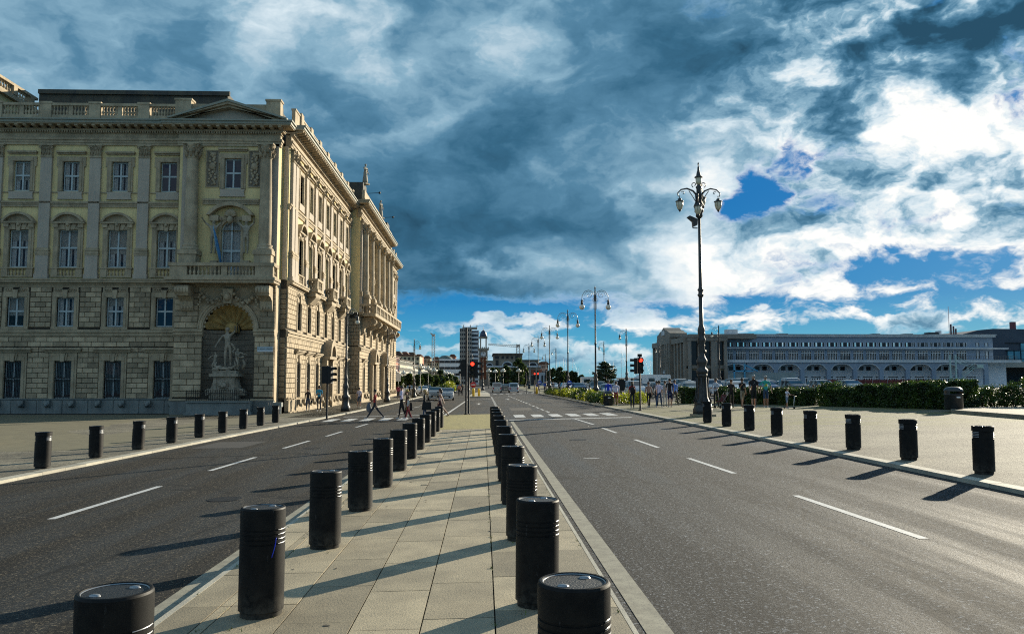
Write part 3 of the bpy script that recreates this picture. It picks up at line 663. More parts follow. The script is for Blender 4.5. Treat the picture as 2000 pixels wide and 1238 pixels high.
# ---- stonework of the two lower floors: every ashlar on the front a piece of its own
blk = {}; nb = [0]; rest_front = MB()
def blocks(u0, u1, z0, z1, rows, M, stuff=None, L=.74, skip=None, off=0, depth=.10):
    rh = (z1-z0)/rows
    for r in range(rows):
        zc = z0+(r+.5)*rh; n = max(1, round((u1-u0)/L)); wd = (u1-u0)/n
        edges = [u0+i*wd for i in range(n+1)]
        if (r+off) % 2 and n > 1: edges = [u0]+[u0+(i+.5)*wd for i in range(n)]+[u1]
        elif n == 1 and (r+off) % 2 and u1-u0 > .9: edges = [u0, (u0+u1)/2, u1]
        for a, b in zip(edges, edges[1:]):
            if skip and skip(a, b, zc-rh/2, zc+rh/2): continue
            w_ = b-a-.03; h_ = rh-.03
            if stuff is None and nb[0] < 298:
                key = (round(w_, 3), round(h_, 3))
                if key not in blk: blk[key] = MB().box(-w_/2, w_/2, -depth, 0, -h_/2, h_/2, STONE, bev=.025).mesh('stone_block')
                link('stone_block', blk[key], PAL, M @ T((a+b)/2, random.uniform(-.012, .006), zc)); nb[0] += 1
            else:
                (stuff if stuff is not None else rest_front).box(a+.015, b-.015, -depth, 0, zc-h_/2, zc+h_/2, STONE, M if stuff is None else None, bev=.025)
BAY = [-22.52, -25.95, -29.38, -32.81, -36.24]
PIL = [-24.23, -27.66, -31.09, -34.52, -37.95]
FU0, FU1 = -38.0, -21.36
# front wall
wall = MB()
holes = [hole(k, u) for k in WK for u in BAY]
panels(wall, FU0, FU1, .7, 9.15, [h for h in holes if h[3] < 9.2], JOINT); panels(wall, FU0, FU1, 9.15, 18.75, [h for h in holes if h[2] > 9.2], PLASTER)
part('wall', wall, FR)
# the ends of pier rows between the window surrounds
def piers(bays, w):
    e = []
    bs = sorted(bays)
    for a, b in zip(bs, bs[1:]): e.append((a+w, b-w))
    return e
for (a, b) in piers(BAY, .98)[::-1]: blocks(a, b, .75, 3.95, 9, FR)
for (a, b) in piers(BAY, .98)[::-1]: blocks(a, b, 5.72, 8.55, 8, FR, off=1)
blocks(BAY[0]+.98, FU1, .75, 3.95, 9, FR, L=.5); blocks(BAY[0]+.98, FU1, 5.72, 8.55, 8, FR, L=.5, off=1)
blocks(FU0, FU1, 4.36, 5.05, 2, FR, L=.86); blocks(FU0, FU1, 3.95, 4.30, 1, FR, L=.86, skip=lambda a, b, c, d: True)
for a_, b_ in piers(BAY, 1.20)+[(BAY[0]+1.20, FU1)]: blocks(a_, b_, 3.97, 4.33, 1, FR, L=.5)
for u in BAY:
    window('gf', u, FR, dark=True, curtain=False); window('f1', u, FR, dark=u == BAY[0], curtain=u in (BAY[1], BAY[2]))
    window('pn', u, FR); window('top', u, FR, dark=u == BAY[0])
# pilasters
def capital(mb, w, z0, z1, y=-.22, m=TRIM):
    """composite capital: bell, leaves in two rings, volutes and abacus"""
    h = z1-z0
    mb.box(-w*.5, w*.5, y, 0, z0, z1-h*.12, m); mb.box(-w*.66, w*.66, y-.12, 0, z1-h*.12, z1, m); mb.box(-w*.54, w*.54, y-.04, 0, z0-.04, z0+.03, m)
    for row, (zz, n) in enumerate(((z0+.04, 4), (z0+h*.33, 3))):
        for i in range(n):
            x = -w*.5+w*(i+.5)/n
            mb.add([(x-w*.11, y-.01, zz), (x+w*.11, y-.01, zz), (x+w*.10, y-.05, zz+h*.26), (x-w*.10, y-.05, zz+h*.26), (x, y-.16, zz+h*.33)], [(0, 1, 2, 3), (3, 2, 4), (0, 3, 4), (1, 4, 2)], m)
    for q in (-1, 1):
        mb.tube([(q*(w*.52+.085*math.cos(t)*(1-t*.12)), y-.10, z1-h*.30+.085*math.sin(t)*(1-t*.12)) for t in [x*.8 for x in range(9)]], .035, m, 5)
        mb.tube([(q*w*.10, y-.06, z0+h*.60), (q*w*.30, y-.12, z1-h*.22), (q*w*.52, y-.10, z1-h*.16)], .03, m, 5)
    mb.ball((0, y-.14, z1-h*.10), .07, m, 6)
cap_me = MB(); capital(cap_me, .78, 17.86, 18.75); cap_me = cap_me.mesh('capital')
sh = MB(); sh.box(-.39, .39, -.20, 0, 11.33, 17.86, PILAST); shaft_me = sh.mesh('shaft')
bs = MB(); bs.box(-.47, .47, -.28, 0, 10.78, 10.92, TRIM)
for i, (z, o) in enumerate([(10.92, .10), (11.04, .045), (11.12, .08), (11.25, .03)]): bs.box(-.39-o, .39+o, -.20-o, 0, z, z+(.12, .08, .13, .08)[i], TRIM)
base_me = bs.mesh('base')
pd = MB().box(-.44, .44, -.26, 0, 9.45, 10.78, PILAST).box(-.49, .49, -.31, 0, 9.15, 9.45, PILAST).mesh('pedestal')
def pilaster(u, M, top=True):
    p = link('pilaster', shaft_me, PAL, M @ T(u, 0, 0)); link('capital', cap_me, p, WM[p.name]); link('base', base_me, p, WM[p.name]); link('pedestal', pd, p, WM[p.name])
for u in PIL: pilaster(u, FR)
# horizontal courses: profile = list of (z0, z1, projection)
COURSES = dict(
    plinth_cap=([(.62, .70, .16), (.70, .76, .26)], BLUSTONE),
    string_course=([(5.05, 5.14, .10), (5.14, 5.36, .17), (5.36, 5.46, .26), (5.46, 5.56, .14)], TRIM),
    cornice=([(8.55, 8.72, .10), (8.72, 8.86, .17), (8.86, 9.02, .42), (9.02, 9.12, .48)], TRIM))
def course(name, segs, u0, u1, M, m, ext=(0, 0), sub=0):
    b = MB()
    for z0, z1, o in segs: b.box(u0-(o if ext[0] else 0), u1+(o if ext[1] else 0), -o, .0, z0, z1, m)
    return part(name, b, M)
def entablature(u0, u1, M, dz=0., mods=True, ext=(0, 0), sc=1.):
    b = MB(); zf = lambda z: dz+1.93+((z if z < 19.26 else 19.26+(z-19.26)*.77)-1.93)*sc; o_ = lambda o: (u0-(o if ext[0] else 0), u1+(o if ext[1] else 0))
    for z0, z1, o, m in [(18.75, 18.92, .12, TRIM), (18.92, 19.10, .17, TRIM), (19.10, 19.26, .24, TRIM), (19.26, 19.68, .10, TRIM), (19.68, 19.74, .18, TRIM), (19.90, 20.00, .34, TRIM), (20.00, 20.06, .40, TRIM), (20.28, 20.38, .95, TRIM), (20.38, 20.62, 1.02, COPPER), (20.62, 20.75, 1.12, COPPER)]:
        a, c = o_(o); b.box(a, c, -o, .3, zf(z0), zf(z1), m)
    a, c = o_(.2); n = int((c-a)/.17)
    for i in range(n): b.box(a+(c-a)*(i+.2)/n, a+(c-a)*(i+.8)/n, -.30, 0, zf(19.74), zf(19.90), TRIM)
    a, c = o_(.5); n = max(2, int((c-a)/.58))
    for i in range(n):
        x = a+(c-a)*(i+.5)/n; b.extr([(-.90, zf(20.28)), (-.90, zf(20.15)), (-.72, zf(20.07)), (-.40, zf(20.03)), (-.35, zf(20.06)), (-.35, zf(20.28))], 'x', x-.11, x+.11, TRIM)
    return part('cornice', b, M)
for nm, (segs, m) in COURSES.items(): course(nm, segs, FU0, FU1, FR, m)
course('belt_course', [(14.27, 14.40, .10), (14.40, 14.52, .13), (14.52, 14.66, .20)], FU0, FU1, FR, TRIM)
sc = MB()
for a, b in zip([FU0]+[u+.41 for u in sorted(PIL)[1:]], [u-.41 for u in sorted(PIL)[1:]]+[FU1]): sc.box(a, b, -.06, 0, 15.28, 15.36, TRIM)
part('sill_course', sc, FR)
entablature(FU0, FU1, FR)
# plinth with lion-head brackets
pl = MB(); u = FU0
while u < FU1-.1:
    pl.box(u+.01, min(u+1.75, FU1)-.01, -.22, .2, -.42, .62, BLUSTONE, bev=.03); u += 1.75
pl.box(FU0, FU1, -.34, .2, -.75, -.36, BLUSTONE); part('plinth', pl, FR)
lh = MB(); lh.extr([(-.20, .62), (-.48, .62), (-.50, .40), (-.40, .22), (-.20, .12)], 'x', -.20, .20, BLUSTONE); lh.ball((0, -.46, .36), .17, BLUSTONE, 8); lh.ball((0, -.58, .28), .10, BLUSTONE, 8)
for q in (-1, 1): lh.ball((q*.15, -.42, .46), .07, BLUSTONE, 6)
lhm = lh.mesh('lion_head')
for u in BAY[:4]:
    for q in (-.82, .82): link('lion_head', lhm, PAL, FR @ T(u+q, 0, 0))
MB().box(FU0, FU1, -1.05, -.34, -.62, -.30, JOINT).obj('area_grating', PAL, FR)  # solid dark box standing in for the shade of the sunken area
g = MB()
for i in range(160): g.box(FU0+.1*i, FU0+.1*i+.05, -1.0, -.36, -.30, -.285, IRON)
g.obj('area_bars', PAL, FR)['kind'] = 'stuff'  # iron bars added on top of the dark shade box
# roof balustrade
rb = MB(); ends = []
for u in PIL:
    rb.box(u-.40, u+.40, -.62, -.22, 20.40, 21.60, TRIM); rb.box(u-.44, u+.44, -.66, -.18, 21.60, 21.74, TRIM)
for a, b in zip(sorted(PIL)[:], sorted(PIL)[1:]+[FU1]):
    mid = (a+b)/2; last = b == FU1
    rb.box(a+.40, (b if last else b-.40), -.54, -.30, 20.40, 20.79, TRIM); rb.box(a+.40, (b if last else b-.40), -.58, -.26, 21.47, 21.66, TRIM)
    if last: balusters(a+.5, b-.3, 10, 20.79, BAL_ROOF, FR, -.42); continue
    rb.box(mid-.15, mid+.15, -.52, -.32, 20.79, 21.47, TRIM)
    balusters(a+.42, mid-.17, 5, 20.79, BAL_ROOF, FR, -.42); balusters(mid+.17, b-.42, 5, 20.79, BAL_ROOF, FR, -.42)
part('roof_balustrade', rb, FR)
# roof, attic and the sunlit rear wing rising behind the balustrade
at = MB(); at.box(-36.0, -20.9, 66, 92, 18, 25.35, SLATE); at.box(-36.0, -20.7, 65.8, 66.0, 25.1, 25.45, SLATE)
at.box(-20.9, -15.2, 60.5, 90, 18, 22.15, SLATE); at.box(-21.0, -15.0, 60.3, 60.5, 21.0, 22.25, SLATE)
part('attic', at, Matrix())
part('roof', MB().box(-60, -15, 59.3, 131, 19.8, 20.38, SLATE), Matrix())
rw = MB(); rw.box(-60, -36.3, 59.6, 66.0, 18, 23.45, PLASTER); rw.box(-60, -35.95, 59.6, 66.0, 23.45, 23.75, TRIM); rw.box(-36.6, -36.05, 59.6, 66.0, 24.55, 24.75, TRIM); rw.box(-36.5, -36.1, 59.6, 66.0, 23.75, 23.9, TRIM)
for i in range(3): rw.box(-36.6, -36.05, 60.2+2.4*i, 60.7+2.4*i, 23.9, 24.55, TRIM)
part('rear_wing', rw, Matrix())
for i in range(16):
    y = 59.9+.36*i
    if not any(60.1+2.4*k < y < 60.8+2.4*k for k in range(3)): link('baluster', BAL_ROOF, PAL, T(-36.3, y, 23.9))
# dark rooms behind the glass
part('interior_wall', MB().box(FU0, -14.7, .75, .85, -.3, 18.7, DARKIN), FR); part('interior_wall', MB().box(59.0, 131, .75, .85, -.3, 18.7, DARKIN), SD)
part('back_wall', MB().box(-60, -38, 58.5, 131, -1, 20, PLASTER).box(-60, -14.9, 130.6, 131.0, -1, 20, PLASTER), Matrix())

# ---- corner bay with niche, balcony and giant columns
PU0, PU1 = -21.36, -14.44; NC = -17.62; NR = 1.75; NS = 5.5; NF = .95
cw = MB()
def arch_panel(mb, uc, r, zs, u0, u1, z1, m, n=24, y=0., dep=.35):
    pts = [(uc-r*math.cos(math.pi*i/n), zs+r*math.sin(math.pi*i/n)) for i in range(n+1)]
    for (x0, a), (x1, b) in zip(pts, pts[1:]): mb.add([(x0, y, a), (x1, y, b), (x1, y, z1), (x0, y, z1), (x0, y+dep, a), (x1, y+dep, b)], [(0, 1, 2, 3), (0, 4, 5, 1)], m)
    mb.add([(u0, y, zs), (uc-r, y, zs), (uc-r, y, z1), (u0, y, z1)], [(0, 1, 2, 3)], m); mb.add([(uc+r, y, zs), (u1, y, zs), (u1, y, z1), (uc+r, y, z1)], [(0, 1, 2, 3)], m)
panels(cw, PU0, PU1, -.7, NS, [(NC-NR, NC+NR, NF, NS)], JOINT, dep=.0); arch_panel(cw, NC, NR, NS, PU0, PU1, 8.6, STONE, dep=.0)
cw.box(PU0, PU0+.02, 0, 1.3, -.7, 20.4, TRIM)
cw.box(PU1-.02, PU1, .0, 1.2, -.7, 9.1, STONE); cw.box(PU1-.02, PU1, 0, 1.2, 9.1, 18.8, PLASTER)
# upper wall
WU = -17.62
arch_r = .68
panels(cw, PU0, PU1, 9.1, 12.45, [(WU-arch_r, WU+arch_r, 9.3, 12.45)], PLASTER); 
arch_panel(cw, WU, arch_r, 12.45, PU0, PU1, 15.2, PLASTER)
panels(cw, PU0, PU1, 15.2, 18.8, [(WU-.58, WU+.58, 15.42, 17.54)], PLASTER)
part('corner_wall', cw, PV)
def cs(a, b, c, d):   # leave the niche and its archivolt free
    if c < 5.56: return False
    cx = min(max(NC, a), b); cz = min(max(NS, c), d); return math.hypot(cx-NC, cz-NS) < NR+.36
blocks(PU0+.02, NC-NR-.04, .85, 5.05, 10, PV, L=.85, depth=.14); blocks(NC+NR+.04, PU1-.02, .85, 5.05, 10, PV, L=.85, off=1, depth=.14)
blocks(PU0+.02, NC-NR-.36, 5.60, 8.45, 7, PV, L=.8, skip=cs, depth=.14); blocks(NC+NR+.36, PU1-.02, 5.60, 8.45, 7, PV, L=.8, skip=cs, off=1, depth=.14)
# niche
ni = MB(); n = 20
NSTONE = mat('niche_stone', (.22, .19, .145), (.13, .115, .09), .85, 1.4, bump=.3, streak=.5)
vs = []; fs = []
for z in (NF, NS):
    for i in range(n+1): vs.append((NC-NR*math.cos(math.pi*i/n), 1.15*math.sin(math.pi*i/n), z))
for i in range(n): fs.append((i, i+1, n+2+i, n+1+i))
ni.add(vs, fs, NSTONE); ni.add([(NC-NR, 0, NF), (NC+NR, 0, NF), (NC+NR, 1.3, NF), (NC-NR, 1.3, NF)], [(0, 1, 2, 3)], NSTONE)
for k in range(11):      # fine ashlar joints of the niche wall
    z = NF+.4*k+.3
    ni.add([(NC-(NR-.012)*math.cos(math.pi*i/n), (1.15-.012)*math.sin(math.pi*i/n), z+dz) for dz in (0, .03) for i in range(n+1)], [(i, i+1, n+2+i, n+1+i) for i in range(n)], JOINT)
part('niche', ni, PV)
she = MB(); SHM = mat('shell_stone', (.46, .31, .11), (.28, .19, .07), .85, 2, bump=.3); NN, MM, FL = 144, 8, 18
vs = []; fs = []
for j in range(MM+1):
    t = .28+.72*j/MM
    for i in range(NN+1):
        a = math.pi*i/NN; fl = abs(math.sin(FL*a/1.0*.5*1.0))            # scallops
        rr = NR*t*(1-.06*(1-fl)*t); y = 1.12*math.sqrt(max(0, 1-t*t*.93))-.30*fl*t+.12
        vs.append((NC-rr*math.cos(a), y, NS+.06+rr*math.sin(a)))
for j in range(MM):
    for i in range(NN): fs.append((j*(NN+1)+i, j*(NN+1)+i+1, (j+1)*(NN+1)+i+1, (j+1)*(NN+1)+i))
she.add(vs, fs, SHM, True); she.lathe([(.50, -.2), (.50, .0), (.44, .30), (.28, .44), (.02, .50)], SHM, 20, (NC, .75, NS+.06), cap=False)
part('shell', she, PV)
ar = MB(); n = 32
for r0, r1, o in ((NR, NR+.10, .20), (NR+.10, NR+.26, .26), (NR+.26, NR+.33, .32)):
    for i in range(n):
        a, b = math.pi*i/n, math.pi*(i+1)/n
        ar.extr([(NC-r0*math.cos(a), NS+.06+r0*math.sin(a)), (NC-r0*math.cos(b), NS+.06+r0*math.sin(b)), (NC-r1*math.cos(b), NS+.06+r1*math.sin(b)), (NC-r1*math.cos(a), NS+.06+r1*math.sin(a))], 'y', -o, .02, TRIM)
for i in range(FL):      # scalloped rim
    a = math.pi*(i+.5)/FL; ar.ball((NC-(NR-.04)*math.cos(a), -.05, NS+.06+(NR-.04)*math.sin(a)), .11, TRIM, 8, sy=.5)
part('archivolt', ar, PV)
for (a, b) in ((PU0, NC-NR+.02), (NC+NR-.02, PU1)):
    im = MB()
    for z0, z1, o in COURSES['string_course'][0]: im.box(a-.0, b, -o-.10, 0, z0, z1, TRIM)
    part('impost_course', im, PV)
# keystone garland and consoles under the balcony
ga = MB()
ga.extr([(-.25, 7.3), (.25, 7.3), (.36, 8.3), (-.36, 8.3)], 'y', -.55, 0, TRIM, T(NC, 0, 0)); ga.ball((NC, -.60, 7.75), .26, TRIM, 10, sz=1.2)
for q in (-1, 1):
    for k in range(16):
        t = k/15; ga.ball((NC+q*(.3+1.55*t), -.32-.10*math.sin(k*2), 7.95-.55*math.sin(math.pi*t)+.12*math.sin(k*1.7)), .13+.05*math.sin(k*3.1), TRIM, 6)
    for k in range(7): ga.ball((NC+q*(1.95+.07*math.sin(k*2)), -.34, 7.9-.17*k), .12-.008*k, TRIM, 6)
part('garland', ga, PV)
co = MB()
co.extr([(0, 6.75), (-.30, 6.80), (-.36, 7.05), (-.42, 7.45), (-.85, 7.7), (-1.25, 7.75), (-1.42, 8.0), (-1.42, 8.3), (-1.2, 8.48), (0, 8.6)], 'x', -.42, .42, TRIM)
for k in range(5): co.extr([(-1.20+.28*math.cos(a), 8.12+.28*math.sin(a)) for a in [math.pi*2*i/12 for i in range(12)]], 'x', -.48+.20*k, -.48+.20*k+.14, TRIM)
for k in range(4): co.extr([(-.26+.17*math.cos(a), 7.0+.17*math.sin(a)) for a in [math.pi*2*i/10 for i in range(10)]], 'x', -.36+.20*k, -.36+.20*k+.12, TRIM)
com = co.mesh('console')
for u in (-20.45, -15.02): link('console', com, PAL, PV @ T(u, 0, 0))
bc = MB(); BY = -1.55
bc.box(PU0-.12, PU1+.22, BY, 0, 8.60, 8.78, TRIM); bc.box(PU0-.20, PU1+.30, BY-.10, 0, 8.78, 8.98, TRIM)
bc.box(PU0+.1, PU0+1.25, BY+.08, BY+.38, 8.98, 9.95, TRIM); bc.box(PU1-1.1, PU1+.12, BY+.08, BY+.38, 8.98, 9.95, TRIM)
bc.box(PU0+1.25, PU1-1.1, BY+.10, BY+.36, 8.98, 9.13, TRIM); bc.box(PU0+.0, PU1+.22, BY+.02, BY+.42, 9.75, 9.98, TRIM); bc.box(NC-.2+.0, NC+.2, BY+.12, BY+.34, 9.13, 9.75, TRIM)
for (a, b) in ((PU1-.18, PU1+.12), (PU0+.1, PU0+.4)):
    bc.box(a, b, BY+.38, -.35, 8.98, 9.13, TRIM); bc.box(a-.03, b+.04, BY+.42, 0, 9.75, 9.98, TRIM); bc.box(a, b, -.35, 0, 8.98, 9.75, TRIM)
part('balcony', bc, PV)
balusters(PU0+1.3, NC-.22, 8, 9.13, BAL_BALC, PV, BY+.23); balusters(NC+.22, PU1-1.15, 8, 9.13, BAL_BALC, PV, BY+.23)
for i in range(4): link('baluster', BAL_BALC, PAL, PV @ T(PU1-.03, BY+.55+.22*i, 9.13))
# columns
cl = MB().lathe([(.43, 11.36), (.44, 12), (.435, 13.5), (.405, 15.5), (.375, 17.42)], TRIM, 24, cap=False).mesh('column')
cb = MB().lathe([(.60, 10.95), (.60, 11.05), (.56, 11.12), (.48, 11.18), (.54, 11.26), (.52, 11.33), (.44, 11.37)], TRIM, 24).box(-.64, .64, -.64, .64, 10.8, 10.95, TRIM).mesh('base')
cc = MB().lathe([(.38, 17.38), (.42, 17.44), (.38, 17.50), (.42, 17.9), (.52, 18.22), (.60, 18.32)], TRIM, 20)
cc.box(-.58, .58, -.58, .58, 18.32, 18.42, TRIM)
for row in range(2):
    for i in range(8):
        a = math.pi*2*(i+.5*row)/8; z = 17.50+.28*row; r = .41
        cc.tube([(r*math.cos(a), r*math.sin(a), z), ((r+.06)*math.cos(a), (r+.06)*math.sin(a), z+.24), ((r+.19)*math.cos(a), (r+.19)*math.sin(a), z+.33), ((r+.21)*math.cos(a), (r+.21)*math.sin(a), z+.26)], [.10, .11, .06, .03], TRIM, 5)
for i in range(4):
    a = math.pi/4+math.pi/2*i; c_, s_ = math.cos(a), math.sin(a)
    cc.tube([((.62+.10*math.cos(t)*(1-t*.1))*c_, (.62+.10*math.cos(t)*(1-t*.1))*s_, 18.20+.10*math.sin(t)*(1-t*.1)) for t in [x*.8 for x in range(9)]], .05, TRIM, 6)
ccm = cc.mesh('capital')
cp = MB().box(-.58, .58, -.58, .6, 9.0, 10.62, TRIM).box(-.66, .66, -.66, .6, 10.62, 10.8, TRIM).mesh('pedestal')
def column(u, M, y=-.45):
    p = link('column', cl, PAL, M @ T(u, y, 0)); link('capital', ccm, p, WM[p.name]); link('base', cb, p, WM[p.name]); link('pedestal', cp, p, WM[p.name]); return p
column(-20.28, PV); column(-15.18, PV)
for u in (-21.1, -14.62):
    ps = MB(); ps.box(u-.26 if u > -16 else u, u+.18 if u > -16 else u+.55, -.12, 0, 9.1, 18.8, PILAST); part('corner_pilaster', ps, PV)
# balcony door with atlantes
dr = MB(); n = 16
def archring(mb, uc, zs, r0, r1, o, m, a0=0, a1=math.pi, sq=1):
    for i in range(n):
        a, b = a0+(a1-a0)*i/n, a0+(a1-a0)*(i+1)/n
        mb.extr([(uc-r0*math.cos(a), zs+r0*math.sin(a)), (uc-r0*math.cos(b), zs+r0*math.sin(b)), (uc-r1*math.cos(b), zs+r1*math.sin(b)), (uc-r1*math.cos(a), zs+r1*math.sin(a))], 'y', -o, .02, m)
archring(dr, WU, 12.45, arch_r, arch_r+.18, .16, TRIM)
for q in (-1, 1):
    dr.box(min(WU+q*arch_r, WU+q*(arch_r+.18)), max(WU+q*arch_r, WU+q*(arch_r+.18)), -.16, .02, 9.3, 12.45, TRIM)
    dr.box(WU+q*1.12-.30, WU+q*1.12+.30, -.42, 0, 13.05, 13.45, TRIM); dr.box(WU+q*1.12-.24, WU+q*1.12+.24, -.30, 0, 9.1, 10.3, TRIM)
dr.box(WU-1.35, WU+1.35, -.20, 0, 13.15, 13.40, TRIM)
dw = part('window', dr, PV)
o_ = seg_arch(3.25, .92); i_ = seg_arch(2.75, .66); pp = MB()
for a, b in zip(range(14), range(1, 15)): pp.extr([(WU+o_[a][0], 13.45+o_[a][1]), (WU+o_[b][0], 13.45+o_[b][1]), (WU+i_[b][0], 13.45+i_[b][1]), (WU+i_[a][0], 13.45+i_[a][1])], 'y', -.60, 0, TRIM)
for i in range(9):
    a = math.pi*(i+.5)/9; pp.tube([(WU, -.30, 13.35), (WU-.36*math.cos(a), -.42, 13.40+.40*math.sin(a)), (WU-.42*math.cos(a), -.34, 13.42+.48*math.sin(a))], [.04, .09, .05], TRIM, 6)
pp.ball((WU, -.42, 13.12), .22, TRIM, 10, sz=1.25); pp.obj('pediment', dw, PV)
fr = MB(); a_ = arch_r
for q in (-1, 1): fr.box(min(WU+q*a_, WU+q*(a_-.08)), max(WU+q*a_, WU+q*(a_-.08)), .12, .18, 9.3, 12.45, WFRAME)
fr.box(WU-.05, WU+.05, .09, .18, 9.3, 13.1, WFRAME); fr.box(WU-a_+.08, WU-.05, .10, .18, 10.95, 11.10, WFRAME); fr.box(WU+.05, WU+a_-.08, .10, .18, 10.95, 11.10, WFRAME)
for i in range(n):
    a, b = math.pi*i/n, math.pi*(i+1)/n
    fr.extr([(WU-(a_-.08)*math.cos(a), 12.45+(a_-.08)*math.sin(a)), (WU-(a_-.08)*math.cos(b), 12.45+(a_-.08)*math.sin(b)), (WU-a_*math.cos(b), 12.45+a_*math.sin(b)), (WU-a_*math.cos(a), 12.45+a_*math.sin(a))], 'y', .12, .18, WFRAME)
fr.obj('frame', dw, PV)
gl = MB(); gl.extr([(WU-a_, 9.3)]+[(WU-a_*math.cos(math.pi*i/n), 12.45+a_*math.sin(math.pi*i/n)) for i in range(n+1)]+[(WU+a_, 9.3)], 'y', .145, .155, GLASS); gl.obj('pane', dw, PV)
cu = MB(); pts = [(WU-.66+1.32*i/24, .24+.03*math.sin(i*2.2)) for i in range(25)]
cu.add([(x, y, 9.3) for x, y in pts]+[(x, y, 13.1) for x, y in pts], [(i, i+1, i+26, i+25) for i in range(24) if i not in (11, 12)], CURTAIN); cu.obj('curtain', dw, PV)
window('top', WU, PV, dark=True)
for c_ in (-19.06, -16.12):      # carved relief panels beside the top window
    rl = MB()
    rl.box(c_-.46, c_-.40, -.07, 0, 15.5, 18.15, TRIM); rl.box(c_+.40, c_+.46, -.07, 0, 15.5, 18.15, TRIM); rl.box(c_-.40, c_+.40, -.07, 0, 15.5, 15.56, TRIM); rl.box(c_-.40, c_+.40, -.07, 0, 18.09, 18.15, TRIM)
    rl.box(c_-.38, c_+.38, -.02, 0, 15.58, 18.07, NSTONE)
    for k in range(30):
        t = k/29; rl.ball((c_+.24*math.sin(k*2.3)*(1-.3*t), -.06, 15.7+2.25*t), .075+.05*abs(math.sin(k*1.3)), TRIM, 6, sy=.7)
    rl.ball((c_, -.08, 17.0), .26, TRIM, 10, sy=.4); rl.ball((c_, -.08, 17.85), .15, TRIM, 8, sy=.6); part('relief_panel', rl, PV)
course('belt_course', [(14.27, 14.40, .10), (14.40, 14.52, .13), (14.52, 14.66, .20)], -19.65, -15.75, PV, TRIM)
entablature(PU0, PU1, PV, ext=(1, 1), sc=.981)
course('cornice', [(8.45, 8.60, .20)], PU0, PU1, PV, TRIM)
# raking pediment on the corner bay
rp = MB(); zc = 20.06; ap = 21.08; ua, ub = PU0-.55, PU1+.75; uc = (ua+ub)/2
for (t0, t1, o) in ((0, .17, 1.15), (.17, .34, 1.05), (.34, .52, .85)):
    for q in (ua, ub):
        rp.extr([(q, zc-t0+.12), (uc, ap+.42-t0), (uc, ap+.42-t1), (q, max(zc-.0, zc-t1+.12)-(.0))], 'y', -o, 0, TRIM if t0 > .1 else COPPER)
rp.extr([(ua+.5, zc), (ub-.5, zc), (uc, ap)], 'y', -.30, 0, PILAST); part('pediment', rp, PV)
pa = MB(); pa.box(PU0-.3, PU0+.8, -.35, .35, 20.0, 21.62, TRIM); pa.box(PU1-.9, PU1+.1, -.35, .35, 20.0, 21.62, TRIM); pa.box(PU0+.8, PU1-.9, -.1, .3, 20.0, 21.45, TRIM)
pa.box(PU0-.36, PU0+.86, -.41, .41, 21.62, 21.75, TRIM); pa.box(PU1-.96, PU1+.16, -.41, .41, 21.62, 21.75, TRIM); part('parapet', pa, PV)
# return and corner pier between the bay and the side front
cpz = MB(); cpz.box(-14.46, -14.0, 0, .4, -.7, 9.15, JOINT); cpz.box(-14.46, -14.0, 0, .4, 9.15, 18.8, PLASTER); cpz.box(-14.34, -14.06, -.10, 0, 9.15, 18.8, PILAST); part('corner_pier', cpz, FR)
blocks(-14.44, -14.0, .75, 5.05, 11, FR, L=.6, stuff=None, depth=.08); blocks(-14.44, -14.0, 5.6, 8.5, 8, FR, L=.6, depth=.08)
rest_front.obj('stone_block', PAL, Matrix())['kind'] = 'stuff'
# plinth of the bay, basin of the fountain, iron rail
pz = MB(); pz.box(PU0-.05, PU1+.05, -.30, .0, -.7, .62, BLUSTONE); pz.box(PU0-.1, PU1+.1, -.36, 0, .62, .76, TRIM)
for k in range(2): pz.box(-14.6, -13.85, -.25-.12*k, .2, -.7, .5-.3*k, BLUSTONE)
part('plinth', pz, PV)
bz = MB(); x0, x1 = -20.05, -15.75
for y0, z0, z1 in ((-1.30, -.55, -.30), (-1.15, -.30, -.12), (-1.02, -.12, .52), (-1.14, .52, .62)): bz.box(x0-.1*(z0 < -.2), x1+.1*(z0 < -.2), y0, -.36, z0, z1, BLUSTONE)
part('basin', bz, PV)
rr = MB()
for i in range(30):
    u = x0+.05+(x1-x0-.1)*i/29; rr.box(u-.014, u+.014, -1.05, -1.02, .62, 1.30, IRON); rr.lathe([(.03, 0), (.001, .12)], IRON, 4, (u, -1.035, 1.30))
rr.box(x0, x1, -1.055, -1.015, .74, .78, IRON); rr.box(x0, x1, -1.055, -1.015, 1.12, 1.16, IRON); part('basin_railing', rr, PV)
pt = MB(); q0 = U(502, 686, 57.1); q1 = U(533, 677, 57.1); pt.box(q0[0], q1[0], -.19, -.14, q0[2], q1[2], mat('plate_marble', (.36, .43, .46), (.28, .35, .39), .5, 6)); pt.box(q0[0], q1[0], -.195, -.145, q0[2]-.03, q0[2]+.03, WHITE)
sp = part('street_sign', pt, PV)
let = MB(); u = q0[0]+.09
for wd in (1, 7, 8):                      # the worn lettering: unreadable dark strokes
    for k in range(wd):
        let.box(u, u+.012, -.198, -.192, q0[2]+.13, q0[2]+.21, IRON)
        if k % 2: let.box(u, u+.035, -.198, -.192, q0[2]+.13+.035*(k % 3), q0[2]+.142+.035*(k % 3), IRON)
        u += .055
    u += .06
let.obj('lettering', sp, PV)
bw = MB()
for i in range(9): bw.box(-15.55+.15*i, -15.52+.15*i, -.66, -.63, -.45, .62, GREYMET)
bw.box(-15.6, -14.2, -.67, -.62, .58, .62, GREYMET); bw.box(-15.6, -14.2, -.67, -.62, -.35, -.31, GREYMET); tt = bw.obj('crowd_barrier', None, PV, label='grey steel crowd barrier leaning at the foot of the palace corner', cat='barrier')
